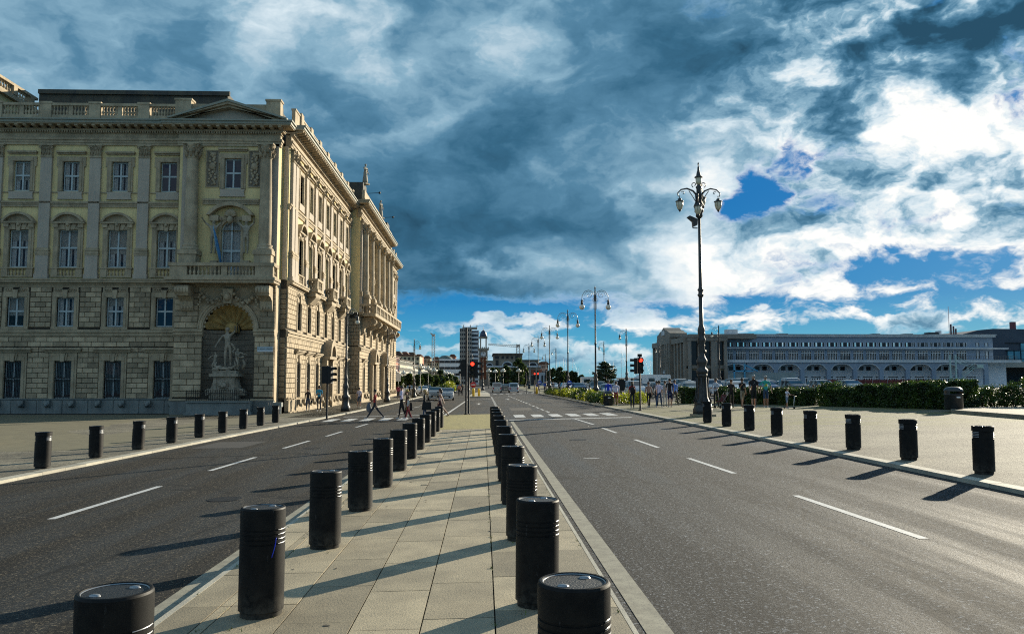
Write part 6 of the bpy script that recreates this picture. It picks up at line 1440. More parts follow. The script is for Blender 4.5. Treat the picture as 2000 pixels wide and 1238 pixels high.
# the car park
cols_ = [SIL, WH, (.20, .25, .32), DK, (.35, .36, .36), (.55, .57, .58), (.08, .12, .22), SIL, (.25, .03, .03), (.30, .34, .36), WH, (.10, .10, .11)]
names = ['silver', 'white', 'blue grey', 'black', 'grey', 'pale silver', 'navy', 'silver', 'dark red', 'steel grey', 'white', 'charcoal']
random.seed(11)
rowdef = [('first', 84, 12.8, 2.75, 8), ('second', 97, 13.5, 2.75, 9), ('third', 112, 13.2, 2.8, 11), ('fourth', 130, 13.2, 2.9, 12), ('fifth', 150, 13.0, 3.0, 13)]
ci = 0
for rn, Y, x0, dx_, n_ in rowdef:
    for i in range(n_):
        if rn == 'first' and i in (): continue
        ci += 1; j = (ci*5+i*3) % 12; kd = ('hatch', 'sedan', 'hatch', 'suv', 'van', 'hatch')[(ci*7+i) % 6]
        x = x0+dx_*i+random.uniform(-.15, .15); yy = Y+random.uniform(-.5, .5)
        if rn == 'first' and i == 6: j = 9; kd = 'hatch'
        lab = f'{names[j]} {dict(hatch="hatchback", sedan="saloon", suv="off-roader", van="people carrier")[kd]}, {ORD[i]} from the road in the {rn} row of the car park'
        car(x, yy, G(x)+.004, R(random.uniform(-4, 4))+(R(180) if (ci*3) % 7 == 0 else 0), cols_[j], lab, kind=kd, detail=Y < 115)
# a row of cars behind the hedge, only their roofs in view
for i in range(5):
    x = 23.5+2.9*i; j = (i*5+1) % 12; car(x, 76+.4*i, G(x)+.004, R(4), cols_[j], f'{names[j]} hatchback behind the clipped hedge, {ORD[i]} from the ornate lamp', 'hatch', 'cars behind the hedge')
def camper(px, Y, lab, flip=1, L=6.2, H=2.9):
    x = UX(px, Y); t = thing('camper_van', (x, Y, G(x)+.004), lab, 'camper van', 'camper vans in the car park', R(90 if flip > 0 else -90)); CW = paint((.68, .70, .70), .0)
    # long axis y, nose -y
    b = MB(); b.extr([(L/2, .35), (L/2, H-.1), (L/2-.15, H), (-L/2+.9, H), (-L/2+.25, H-.45), (-L/2+.45, 1.75), (-L/2+.1, 1.2), (-L/2-.35, 1.05), (-L/2-.4, .45)], 'x', -1.05, 1.05, CW); b.obj('body', t)
    st = MB()
    for q in (-1, 1): st.box(min(q*1.052, q*1.058), max(q*1.052, q*1.058), -L/2+.5, L/2-.1, 1.02, 1.12, paint((.15, .22, .32)));
    st.obj('stripe', t)['kind'] = 'stuff'
    for q in (-1, 1):
        for (a, c_, z0, z1) in ((-L/2+.35, -L/2+1.1, 1.3, 1.85), (-.6, .3, 1.45, 1.95), (1.2, 2.2, 1.45, 1.95)):
            MB().box(min(q*1.051, q*1.07), max(q*1.051, q*1.07), a, c_, z0, z1, CGLASS).obj('window', t)
    MB().extr([(-L/2+.42, 1.78), (-L/2+.12, 1.24), (-L/2+.08, 1.26), (-L/2+.38, 1.80)], 'x', -.95, .95, CGLASS).obj('windscreen', t)
    for yy in (-L/2+.75, L/2-1.2):
        for q in (-1, 1): link('wheel', WHEELM[0], t, WM[t.name] @ T(q*.95, yy, .31))
camper(1166, 128, 'white camper van parked behind the cars, nearest to the shrub bed lamp', 1, 5.0, 2.3); camper(1272, 122, 'large white motorhome between the traffic light and the harbour hall', -1, 5.4, 2.45); camper(1233, 132, 'white camper just behind the quay traffic light', 1, 4.4, 2.1)

# ================================================================== HARBOUR HALL (right)
HS = mat('hall_stone', (.26, .235, .20), (.19, .172, .145), .85, .25, streak=.5, bump=.2, bscale=4); HBLUE = mat('hall_blue_render', (.25, .32, .41), (.21, .27, .35), .85, .2, streak=.25); HLEDGE = mat('hall_ledge', (.58, .62, .65), (.44, .48, .51), .8, .5, streak=.4); HBRICK = mat('hall_infill', (.22, .19, .11), (.15, .13, .08), .9, 2); HDARK = mat('hall_glass', (.010, .012, .016), None, .25, spec=.35)
HALL = thing('harbour_hall', (92, 200, .6), 'long blue-grey harbour hall with arcade and window rows behind the hedge', 'building')
def hp(name, mb, M=None, kind=None): return mb.obj(name, HALL, M or Matrix(), kind=kind)
X0, X1, YH = 58.3, 127.0, 200.0
HF = T(0, YH, 0)
w = MB(); pitch = 6.53; arch = []
xs0 = X0+.45
groups3 = [X0+1.9+3.265*i for i in range(21)]
hol = [(g-1.3, g+1.3, 10.55, 11.55) for g in groups3 if g < X1-5]+[(g-1.25, g+1.25, 7.3, 9.5) for g in groups3 if g < X1-5]
for g in (X1-3.9, X1-1.6): hol += [(g-.5, g+.5, 10.55, 11.55), (g-.5, g+.5, 7.6, 9.5)]
panels(w, X0, X1, 6.55, 12.9, hol, HBLUE, dep=.35); w.box(X0, X1, .01, 12, 12.9, 13.0, HBLUE); hp('wall', w, HF)
lg = MB(); lg.box(X0, X1+.5, -.5, .2, 12.95, 13.6, HLEDGE); lg.box(X0, X1+.7, -.7, 0, 13.45, 13.62, HLEDGE); hp('roof_ledge', lg, HF)
lg = MB(); lg.box(X0, X1+3.2, -1.3, 0, 9.95, 10.25, HLEDGE); hp('upper_ledge', lg, HF)
lg = MB(); lg.box(X0, X1+5, -3.2, 0, 6.55, 7.2, HLEDGE); hp('balcony_ledge', lg, HF)
win3 = MB(); 
for a, b_ in ((-1.3, -.80), (-.5, .5), (.80, 1.3)): win3.box(a, b_, .12, .16, 0, 1.0, HDARK)
for a in (-.86, -.5, .5, .86): win3.box(a-.06 if a < 0 else a-.02, a+.06 if a < 0 else a+.1, -.02, .14, 0, 1.0, HLEDGE)
win3.box(-1.42, -1.30, -.02, .14, -.05, 1.05, HLEDGE); win3.box(1.30, 1.42, -.02, .14, -.05, 1.05, HLEDGE)
w3 = win3.mesh('window')
win2 = MB(); win2.box(-1.25, 1.25, .22, .26, 0, 2.2, HDARK)
for a in (-1.25, -.80, -.42, .0, .42, .80, 1.25): win2.box(a-.055, a+.055, .05, .21, 0, 2.2, WHITE)
win2.box(-1.3, 1.3, -.05, .04, 1.62, 1.80, WHITE); win2.box(-1.35, 1.35, -.08, .03, 2.15, 2.32, HLEDGE)
w2 = win2.mesh('balcony_door')
for g in groups3:
    if g < X1-5: link('window', w3, HALL, HF @ T(g, 0, 10.55)); link('balcony_door', w2, HALL, HF @ T(g, 0, 7.3))
ws = MB().box(-.5, -.28, .1, .14, 0, 1.9, HDARK).box(.28, .5, .1, .14, 0, 1.9, HDARK).box(-.28, .28, .05, .14, 0, 1.9, HLEDGE).box(-.5, .5, .14, .16, 0, 1.9, HLEDGE).mesh('window')
for g in (X1-3.9, X1-1.6): link('window', ws, HALL, HF @ T(g, 0, 7.6)); link('window', ws, HALL, HF @ T(g, 0, 10.55) @ Matrix.Scale(.52, 4, (0, 0, 1)))
# balcony railing
rl = MB(); rl.box(X0, X1+4, -3.1, -3.04, 8.15, 8.2, GREYMET); x = X0
while x < X1+4: rl.box(x, x+.06, -3.1, -3.04, 7.2, 8.15, GREYMET); x += .42
hp('balcony_railing', rl, HF, 'stuff')
# arcade
ac = MB(); n_arch = 10
for i in range(n_arch+1):
    x = X0-1.0+pitch*i+(.2 if i else .0); ac.box(x, x+1.0, -2.9, -2.1, .55, 6.55, HBLUE)
    if i < n_arch:
        a, b_ = x+1.0, x+pitch; ac.extr([(a, 6.55), (a, 5.0), (a+.95, 6.0), (a+1.9, 6.25), (b_-1.9, 6.25), (b_-.95, 6.0), (b_, 5.0), (b_, 6.55)], 'y', -2.9, -2.2, HBLUE)
        ac.extr([(a, 5.0), (a, 4.82), (a+1.0, 5.86), (a+1.95, 6.12), (b_-1.95, 6.12), (b_-1.0, 5.86), (b_, 4.82), (b_, 5.0), (b_-.95, 6.0), (b_-1.9, 6.25), (a+1.9, 6.25), (a+.95, 6.0)], 'y', -2.96, -2.75, HLEDGE)
hp('arcade', ac, HF)
dm = MB(); dm.box(-1.2, 1.2, .0, .05, .0, 2.55, HDARK)
for a in (-1.2, -.62, 0, .62, 1.2): dm.box(a-.15, a+.15, -.09, -.001, 0, 2.1, WHITE)
dm.box(-1.35, 1.35, -.08, -.002, 2.1, 2.3, WHITE); dm.box(-.8, .8, -.08, -.002, 2.5, 2.75, WHITE); dmm = dm.mesh('door')
tw = MB().box(-.55, .55, -.04, .0, 0, .9, HDARK).mesh('window')
bw_ = MB(); bw_.box(X0, X1+3.5, .6, .9, .5, 6.55, HBLUE); bw_.box(X0-2, X1+6, -4.5, 30, .5, .62, HLEDGE); bw_.mats = [mat('arcade_render', (.60, .64, .68), (.52, .56, .60), .9, .3), HLEDGE]; hp('arcade_wall', bw_, HF)
for i in range(n_arch):
    x = X0+pitch*i+.2
    if i > 0:
        for dx2 in ((.9, 4.2) if i % 2 else (.8, 4.0)): link('door', dmm, HALL, HF @ T(x+dx2, .58, .62))
    for dx2 in (.8, 2.6, 4.4): link('window', tw, HALL, HF @ T(x+dx2, .58, 4.7))
MB().box(X0+2*pitch+3.4, X0+2*pitch+5.6, .45, .58, .62, 3.3, mat('graffiti_door', (.45, .43, .40), (.08, .08, .08), .8, 2.5)).obj('garage_door', HALL, HF)
# fence and wall along the quay before the hall
ff = thing('quay_fence', (90, 186, .6), 'dark red slatted fence along the quay before the arcade', 'fence'); x = X0+19
f_ = MB(); FRED = mat('fence_red', (.16, .03, .025), (.10, .02, .02), .8, 1)
while x < X0+46: f_.box(x, x+1.4, 186, 186.1, .6, 2.35, FRED); f_.box(x+1.4, x+1.6, 185.9, 186.15, .6, 2.5, FRED); x += 1.75
f_.obj('panel', ff, Matrix())['kind'] = 'stuff'
MB().box(40, 150, 178, 179, .55, 1.25, HLEDGE).obj('quay_wall', None, Matrix(), label='low pale quay wall running before the harbour hall', cat='wall')
# container cabin with cyan gate, stair tower
c_ = thing('site_cabin', (62, 190, .6), 'long pale green-grey cabin with cyan gate below the first arches', 'cabin'); MB().box(X0-.5, X0+14, 188, 191, .6, 4.0, mat('cabin_grey', (.27, .33, .33), (.20, .25, .25), .7, .3, streak=.3)).obj('body', c_, Matrix())
CY = mat('gate_cyan', (.06, .30, .48), None, .6); g_ = MB()
for a in (0, 2.4): g_.box(X0-.6+a, X0-.3+a, 187.3, 187.6, .6, 6.0, CY)
g_.box(X0-.6, X0+4, 187.3, 187.6, 4.2, 4.5, CY); g_.extr([(X0+2, 5.6), (X0+2, 5.9), (X0+5, 4.5), (X0+5, 4.2)], 'y', 187.3, 187.5, CY); g_.obj('gate', c_, Matrix())
st_ = thing('fire_stair', (112, 192, .6), 'pale green steel stair zigzagging up beside the last arches', 'stair'); SG = mat('stair_green', (.35, .48, .46), None, .6); s_ = MB()
sx = lambda px: UX(px, 192); szz = lambda py: U(1900, py, 192)[2]
for px in (1857, 1868): s_.box(sx(px)-.15, sx(px)+.15, 191.8, 192.1, .6, 8.3, SG)
for (pa_, pb_, za, zb_) in ((1878, 1905, 739, 718), (1893, 1869, 716, 706)):
    for k, dzz in ((0, 0), (1, .55), (2, 1.1)): s_.tube([(sx(pa_), 192-.9*(k > 5), szz(za)+dzz), (sx(pb_), 192, szz(zb_)+dzz)], .12 if k == 0 else .07, SG, 5)
s_.box(sx(1903), sx(1917), 191, 193, szz(719), szz(718), SG); s_.box(sx(1905), sx(1917), 190.9, 191, szz(718), szz(712), SG); s_.box(sx(1855), sx(1880), 191, 193, szz(739), szz(738), SG); s_.box(sx(1866), sx(1868), 191, 191.2, .6, szz(739), WHITE); s_.box(sx(1877), sx(1879), 191, 191.2, .6, szz(739), WHITE); s_.obj('stair_frame', st_, Matrix())
# plant on the roof
ch = MB(); ch.box(sx(1857), sx(1878), 201, 203, 13, 14.2, HDARK); ch.box(sx(1880), sx(1884), 201, 203, 13, 14.6, HLEDGE)
hp('roof_plant', ch)
for px, pt in ((1861.5, 633), (1866.5, 637), (1871, 642)): MB().lathe([(.22, 13), (.22, U(px, pt, 202)[2])], mat('chimney_purple', (.06, .045, .06), None, .7), 8, (sx(px)*202/192, 202, 0)).obj('flue', HALL, Matrix())
am = MB(); ax = UX(1858, 202); am.tube([(ax, 202, 13), (ax, 202, 20.8)], .07, mat('mast_red', (.35, .12, .12), (.6, .6, .6), .6, 3), 5); am.obj('antenna', HALL, Matrix())
for px, wd in ((1432, 1.4), (1459, 2.0), (1532, 1.3), (1715, 1.0), (1778, 1.2), (1817, .9)): MB().box(UX(px, 202)-wd, UX(px, 202)+wd, 202, 204, 13, 13.9 if px != 1432 else 14.9, HLEDGE if px == 1432 else HDARK).obj('roof_hatch', HALL, Matrix())
# head block: tall stone piers; its road face recedes
hb = MB(); Yh = 195.0; XH = 48.9
fz = 12.9
def piers_wall(mb, L0, L1, n, pier, y, z0, z1, M):
    pw = (L1-L0)/n
    for i in range(n+1):
        u = L0+pw*i; mb.box(max(L0, u-pier/2), min(L1, u+pier/2), -.9, .2, z0, z1, HS, M)
MF = T(0, Yh, 0); ML = T(XH, 0, 0) @ Matrix.Rotation(R(-90), 4, 'Z')    # ML: local x = -world y, outward = -x
ho = link('head_block', MB().box(XH, X0+.2, Yh, 231, .5, 12.3, HBRICK).mesh('head_block'), HALL, Matrix())
h1 = MB(); piers_wall(h1, XH, X0, 3, 1.5, 0, .5, 11.6, MF); h1.box(XH-.1, X0+.1, -1.0, .2, 11.6, 12.5, HS, MF); h1.box(XH-.3, X0+.3, -1.2, .2, 12.5, 12.95, HS, MF); h1.box(XH, X0, -.3, .1, 5.0, 5.8, HS, MF); h1.obj('front_pier', HALL, Matrix())
for i in range(3):
    u = XH+(X0-XH)*(i+.5)/3; MB().box(u-.8, u+.8, -.12, .0, 5.9, 11.5, HDARK, MF).obj('window', HALL, Matrix()); MB().box(u-.8, u+.8, -.12, 0, .6, 4.6, HDARK, MF).obj('window', HALL, Matrix())
h2 = MB(); lc = [-231, -222, -208, -195]
for a, b_, n_ in ((-208, -195, 4), (-231, -222, 2)): piers_wall(h2, a, b_, n_, 1.3, 0, .5, 11.3, ML); h2.box(a, b_, -1.1, .2, 11.3, 12.6, HS, ML); h2.box(a, b_, -.3, .1, 5.0, 5.6, HS, ML)
h2.box(-222.5, -207.5, -1.5, .2, 11.6, 13.2, HS, ML)
for u in (-222, -219.6, -217.4, -212.6, -210.4, -208.0): h2.box(u-.55, u+.55, -1.5, .2, .5, 11.6, HS, ML)
for u in (-216.2, -215, -213.8): h2.box(u-.2, u+.2, -1.3, .2, 4.6, 11.6, HS, ML)
h2.box(-217.4, -212.6, -1.2, .2, 4.0, 5.0, HLEDGE, ML)
h2.extr([(-223, 13.2), (-223, 14.3), (-221, 14.6), (-219, 15.2), (-217.5, 15.3), (-215, 16.1), (-212.5, 15.3), (-211, 15.2), (-209, 14.6), (-207, 14.3), (-207, 13.2)], 'y', -1.3, 3.0, HS, ML); h2.box(-216.5, -213.5, -1.5, -1.3, 14.0, 15.2, HLEDGE, ML); h2.obj('road_front', HALL, Matrix())
for (a, b_) in ((-221.2, -220.4), (-218.9, -218.1), (-216.9, -216.5), (-215.9, -215.2), (-214.7, -214.1), (-213.5, -213.0), (-211.9, -211.1), (-209.7, -208.8)): MB().box(a, b_, -.5, 0, 5.2, 11.4, HDARK, ML).obj('window', HALL, Matrix())
for i in range(4):
    u = -208+13*(i+.5)/4
    for z0, z1 in ((.7, 4.6), (6, 11)): MB().box(u-.55, u+.55, -.15, 0, z0, z1, HDARK, ML).obj('window', HALL, Matrix())
MB().box(-217.4, -212.6, -1.0, -.5, .6, 3.9, HDARK, ML).obj('entrance', HALL, Matrix())
hp('roof', MB().box(XH+1, X0+8, Yh+1.5, 229, 12.3, 13.4, HS).box(X0, X1, YH+.5, YH+25, 12.9, 13.1, HLEDGE))
# dark modern building behind the hall's far end
MD = thing('modern_building', (150, 225, .6), 'dark blue glass building with sloping roof beyond the end of the hall', 'building'); DB = mat('dark_cladding', (.035, .055, .085), (.025, .04, .065), .5, .3); CGL = mat('cyan_glass', (.10, .34, .44), (.04, .16, .24), .12, .25)
m_ = MB(); zz0 = U(1900, 652, 222)[2]; zt_ = U(1950, 642, 222)[2]; m_.extr([(UX(1878, 222), .5), (UX(1878, 222), zz0-.3), (UX(1915, 222), zt_-.4), (UX(1945, 222), zt_), (UX(2200, 222), zt_-.4), (UX(2200, 222), .5)], 'y', 222, 250, DB); m_.obj('body', MD, Matrix())
for k in range(5):
    x = UX(1976+13*k, 221.8); MB().box(x-.75, x+.75, 221.6, 221.95, 7.4, 9.9+(2.6 if k > 1 else .4), CGL).obj('window', MD, Matrix())
for zz_ in (12.5, 10.4, 8.0): MB().box(UX(1966, 222), UX(2200, 222), 221.5, 221.99, zz_, zz_+.12, IRON).obj('facade_rail', MD, Matrix())
MB().box(UX(1990, 222)-.6, UX(1990, 222)+.6, 223, 224, zt_-.5, zt_+2.0, mat('flue_red', (.14, .05, .06))).obj('flue', MD, Matrix()); MB().box(UX(1950, 205), UX(2300, 205), 203, 222, 5.5, 7.0, mat('concrete_band', (.30, .31, .29), (.24, .25, .23), .9)).obj('deck', MD, Matrix())

# ================================================================== FAR TOWN
def facade_grid(name, x0, x1, y0, y1, z1, m, lab, face='x', nf=4, nb=8, roof=None, wm=HDARK, ww=.5, hh=.5, z0=0., cat='house', frame=None, rh=1.2):
    """house with every window built; face 'x' = its windows look to +x (the road), '-y' = to the camera"""
    t = thing(name, ((x0+x1)/2, y0, z0), lab, cat); MB().box(x0, x1, y0, y1, z0-.3, z1, m).obj('wall', t, Matrix())
    if roof:
        MB().box(x0-.5, x1+.5, y0-.5, y1+.5, z1, z1+.35, roof).extr([(x0-.5, z1+.35), (x1+.5, z1+.35), ((x0+x1)/2+1.5, z1+.35+rh), ((x0+x1)/2-1.5, z1+.35+rh)], 'y', y0, y1, roof).obj('roof', t, Matrix())
    fh = (z1-z0)/nf
    for axis in (('x', '-y') if face == 'xy' else (face,)):
        a0, a1 = (y0, y1) if axis == 'x' else (x0, x1); nb_ = nb if axis == 'x' or face != 'xy' else max(2, int((x1-x0)/3)); pw = (a1-a0)/nb_
        W_ = pw*ww; Hh = fh*hh; me = MB().box(-W_/2, W_/2, -.10, .05, -Hh/2, Hh/2, wm)
        if frame: me.box(-W_/2-.15, W_/2+.15, -.16, -.08, -Hh/2-.2, -Hh/2, frame); me.box(-W_/2-.15, W_/2+.15, -.16, -.08, Hh/2, Hh/2+.2, frame)
        me = me.mesh('window')
        for f in range(nf):
            for i in range(nb_):
                a = a0+pw*(i+.5); z = z0+fh*(f+.55)
                link('window', me, t, (T(x1, a, z) @ Matrix.Rotation(R(90), 4, 'Z')) if axis == 'x' else T(a, y0, z))
    return t
PAINTS = [(.52, .47, .34), (.42, .17, .10), (.55, .50, .38), (.56, .53, .44), (.50, .44, .30), (.54, .52, .46)]
hm = [mat('house_render_%d' % i, c, tuple(v*.8 for v in c), .9, .2, streak=.3) for i, c in enumerate(PAINTS)]
ROOFT = mat('roof_tile', (.16, .07, .045), (.09, .05, .035), .9, .8); ROOFD = mat('dark_roof', (.06, .05, .045), (.10, .08, .06), .9, .5)
yy = 330
for i, (L_, h_, mi_, desc) in enumerate([(34, 12.4, 1, 'red-brown house under a long dark roof just past the palace'), (26, 11.6, 0, 'cream house second along the sunlit terrace past the palace'), (40, 11.8, 2, 'pale yellow long house in the middle of the sunlit terrace'), (34, 10.8, 3, 'whitish house with many windows in the sunlit terrace'), (40, 11.0, 4, 'ochre house near the end of the sunlit terrace'), (44, 11.8, 5, 'pale house closing the far end of the sunlit terrace')]):
    facade_grid('town_house', -58, -37, yy, yy+L_, h_, hm[mi_], desc, 'x', 4, int(L_/3.4), ROOFD, frame=WHITE, ww=.42, hh=.55); yy += L_+.6
# further roofs on the hill behind the terrace
hills_ = [(-92, -62, 400, 430, 20, 1, 'brown hillside house above the terrace beside the palace'), (-80, -60, 520, 560, 24, 3, 'low white hillside house under the crane'), (-70, -48, 620, 650, 21, 4, 'ochre house with red roof below the white office block'), (-44, -32, 650, 670, 17, 4, 'yellow house with red roof between the terrace and tower')]
for x0, x1, y0, y1, h_, mi_, lab in hills_: facade_grid('hill_house', x0, x1, y0, y1, h_, hm[mi_], lab, '-y', 5, 7, ROOFT)
for i, (px, wd, Y, pt, mi_, lab) in enumerate([(776, 15, 640, 686, 1, 'dark roofed brown house highest above the terrace, next to the palace'), (790, 13, 660, 687, 4, 'ochre hillside house behind the slim corner lamp'), (803, 14, 680, 688, 3, 'whitish hillside house with red roof behind the corner lamp'), (818, 15, 700, 692, 1, 'red-brown hillside house between the corner lamp and the crane'), (834, 14, 720, 695, 0, 'cream hillside house just before the crane mast'), (852, 12, 740, 697, 5, 'pale hillside house just past the crane mast'), (866, 14, 760, 695, 2, 'yellowish hillside house beside the green domed roof'), (884, 12, 740, 692, 1, 'red-brown hillside house close against the tower block'), (1062, 12, 520, 716, 3, 'white far house behind the pink one')]):
    p0, p1 = U(px-wd/2, pt, Y), U(px+wd/2, pt, Y); facade_grid('hill_house', p0[0], p1[0], Y, Y+14, p0[2]-2.2, hm[mi_], lab, '-y', 4, 5, ROOFT if i % 2 else ROOFD, frame=None, ww=.4, rh=2.0)
a_ = U(858, 721, 640); b_ = U(900, 701, 640); facade_grid('office_block', a_[0], b_[0], 640, 670, b_[2], WHITE, 'white modern block with dark window bands left unlit by the tower'.replace('left unlit by', 'beside'), '-y', 4, 4, None, ww=.96, hh=.38, cat='office block')
a_ = U(868, 700, 700); MB().lathe([(6.5, 0), (6.5, 4), (5.5, 5.5), (2.5, 7), (.5, 7.2)], mat('green_dome', (.10, .15, .14), (.07, .10, .09), .8, .1), 14, (0, 0, 0)).obj('domed_roof', None, T(a_[0], 720, a_[2]-4), label='grey-green domed roof on the hill behind the white office block', cat='roof')
# tower block
a_ = U(898, 641, 500); b_ = U(921, 641, 500); c2_ = U(935, 645, 500); TBM = mat('tower_concrete', (.34, .31, .27), (.26, .235, .20), .9, .1, streak=.3)
TB = facade_grid('tower_block', a_[0], b_[0], 500, 516, a_[2], TBM, 'tall grey concrete tower block behind the traffic lights', '-y', 13, 6, None, ww=.55, hh=.5, cat='tower block')
MB().box(b_[0]+.02, c2_[0], 503, 516, 0, c2_[2], mat('tower_side', (.12, .13, .15))).obj('side_wing', TB, Matrix())
fh = c2_[2]/13
for i in range(13): MB().box(b_[0]+.02, c2_[0]+.3, 501.5, 502.98, fh*i+.2, fh*i+1.3, HLEDGE).obj('balcony', TB, Matrix())
MB().box(a_[0]+1.5, b_[0]+3.4, 503, 512, a_[2], a_[2]+.9, TBM).obj('roof_deck', TB, Matrix())
for q in (a_[0]+2, b_[0]-1, b_[0]+3): MB().box(q, q+.5, 503, 504, a_[2]+.9, a_[2]+2.2, TBM).obj('roof_post', TB, Matrix())
# brick clock tower
k_ = 400; xc = UX(943.8, k_); zz = lambda py: U(944, py, k_)[2]; BRK = mat('tower_brick', (.26, .085, .035), (.18, .06, .03), .9, .6); TST = mat('tower_stone', (.33, .28, .22), (.22, .19, .15), .9, .4)
ct = thing('clock_tower', (xc, k_, 0), 'brick clock tower with dark dome and open belfry beside the tower block', 'tower')
MB().box(xc-1.7, xc+1.7, k_-1.7, k_+1.7, -.3, zz(697), BRK).obj('shaft', ct, Matrix())
q_ = MB()
for sx_ in (-1.75, 1.75):
    for sy_ in (-1.75, 1.75): q_.box(xc+sx_-.35, xc+sx_+.35, k_+sy_-.35, k_+sy_+.35, -.3, zz(683), TST)
q_.box(xc-2.2, xc+2.2, k_-2.2, k_+2.2, zz(698), zz(697), TST); q_.box(xc-1.9, xc+1.9, k_-1.9, k_+1.9, zz(697), zz(684), TST); q_.box(xc-2.7, xc+2.7, k_-2.7, k_+2.7, zz(684), zz(680), TST)
for i in range(6): q_.box(xc-2.6+.95*i, xc-2.1+.95*i, k_-2.7, k_-2.4, zz(680), zz(678), TST)
q_.box(xc-2.0, xc+2.0, k_-2.0, k_+2.0, -.2, 3.0, TST); q_.obj('stonework', ct, Matrix())
for sx_ in (-1.35, 1.35):
    for sy_ in (-1.35, 1.35): MB().box(xc+sx_-.3, xc+sx_+.3, k_+sy_-.3, k_+sy_+.3, zz(680), zz(661), TST).obj('belfry_pillar', ct, Matrix())
MB().box(xc-2.0, xc+2.0, k_-2.0, k_+2.0, zz(661), zz(658), TST).obj('belfry_cornice', ct, Matrix())
MB().lathe([(1.75, 0), (1.75, .6), (1.6, 1.6), (1.1, 2.6), (.4, 3.2), (.12, 3.6), (.1, 4.1), (.01, 5.5)], mat('dome_lead', (.02, .03, .07), (.03, .04, .08), .4), 16, (xc, k_, zz(658))).obj('dome', ct, Matrix())
cf = MB().lathe([(.001, 0), (1.25, 0), (1.25, .1)], WHITE, 24, M=T(xc, k_-1.92, zz(691)) @ Matrix.Rotation(R(90), 4, 'X'), cap=False).obj('clock_face', ct, Matrix())
MB().box(xc-.06, xc+.06, k_-2.08, k_-2.03, zz(691), zz(691)+.95, IRON).box(xc, xc+.65, k_-2.08, k_-2.03, zz(691)-.06, zz(691)+.06, IRON).obj('clock_hand', cf, Matrix())
for z in (5, 9.5): MB().box(xc-.45, xc+.45, k_-1.75, k_-1.65, z, z+1.6, HDARK).obj('window', ct, Matrix())
# classical hall right of it
k_ = 380; CH = thing('market_hall', (UX(1000, k_), k_, 0), 'dark classical market hall with lunette windows behind the far trees', 'building'); HG = mat('market_stone', (.27, .24, .19), (.18, .16, .13), .9, .3, streak=.3); z_ = lambda py: U(1000, py, k_)[2]; x_ = lambda px: UX(px, k_)
m_ = MB(); m_.box(x_(952), x_(1055), k_, k_+40, -.3, z_(716), HG); m_.box(x_(964), x_(1020), k_+.01, k_+30, z_(716), z_(693), HG); m_.box(x_(1020), x_(1053), k_+.02, k_+30, z_(716), z_(703.5), HG); m_.box(x_(952), x_(964), k_+.02, k_+30, z_(716), z_(704), HG); m_.obj('wall', CH, Matrix())
m_ = MB(); m_.box(x_(962), x_(1021), k_-1.2, k_+31, z_(693), z_(690), ROOFD); m_.box(x_(1020), x_(1056), k_-1.0, k_+31, z_(703.5), z_(702.5), ROOFD); m_.box(x_(951), x_(1056), k_-.9, k_, z_(717), z_(714.5), HLEDGE); m_.obj('roof', CH, Matrix())
for pc, r_ in ((991, 10.5), (1041, 9), (956, 7)):
    rr_ = r_*k_/1600; cz = z_(714.4); l_ = MB().extr([(x_(pc)-rr_*math.cos(math.pi*i/14), cz+rr_*.85*math.sin(math.pi*i/14)) for i in range(15)], 'y', k_-.25, k_-.02, HLEDGE); l_.obj('window', CH, Matrix())
    MB().extr([(x_(pc)-rr_*.8*math.cos(math.pi*i/14), cz+.1+rr_*.62*math.sin(math.pi*i/14)) for i in range(15)], 'y', k_-.35, k_-.26, HDARK).obj('pane', [c for c in CH.children][-1] if False else CH, Matrix())
for px in (970.5, 982, 991, 1000, 1010.5): MB().box(x_(px)-(.95 if px in (970.5, 1010.5) else .55), x_(px)+(.95 if px in (970.5, 1010.5) else .55), k_-.2, k_, z_(700.5), z_(695.5), HDARK).obj('window', CH, Matrix())
MB().box(x_(968), x_(973.5), k_-.2, k_, z_(715), z_(703), HDARK).obj('window', CH, Matrix())
for i in range(8):
    px = 957+13*i; MB().box(x_(px)-.5, x_(px)+.5, k_-.6, k_, 0, z_(717), HG).obj('pier', CH, Matrix())
    MB().box(x_(px+6.5)-.9, x_(px+6.5)+.9, k_-.12, k_, z_(730), z_(722), mat('brick_infill', (.25, .08, .04), None, .9)).obj('brick_panel', CH, Matrix()); MB().box(x_(px+6.5)-.9, x_(px+6.5)+.9, k_-.12, k_, .3, z_(733), HDARK).obj('window', CH, Matrix())
facade_grid('town_house', UX(1054, 420), UX(1071, 420), 420, 440, U(1060, 712, 420)[2], mat('pink_render', (.50, .30, .22), (.42, .26, .2), .9, .3), 'pink house with red roof beyond the classical market hall', '-y', 4, 4, ROOFT, frame=WHITE)
facade_grid('shed', UX(1056, 300), UX(1074, 300), 300, 310, U(1060, 727, 300)[2], mat('shed_grey', (.30, .34, .38), None, .8), 'grey-blue shed between the market hall and the trees', '-y', 1, 3, None)
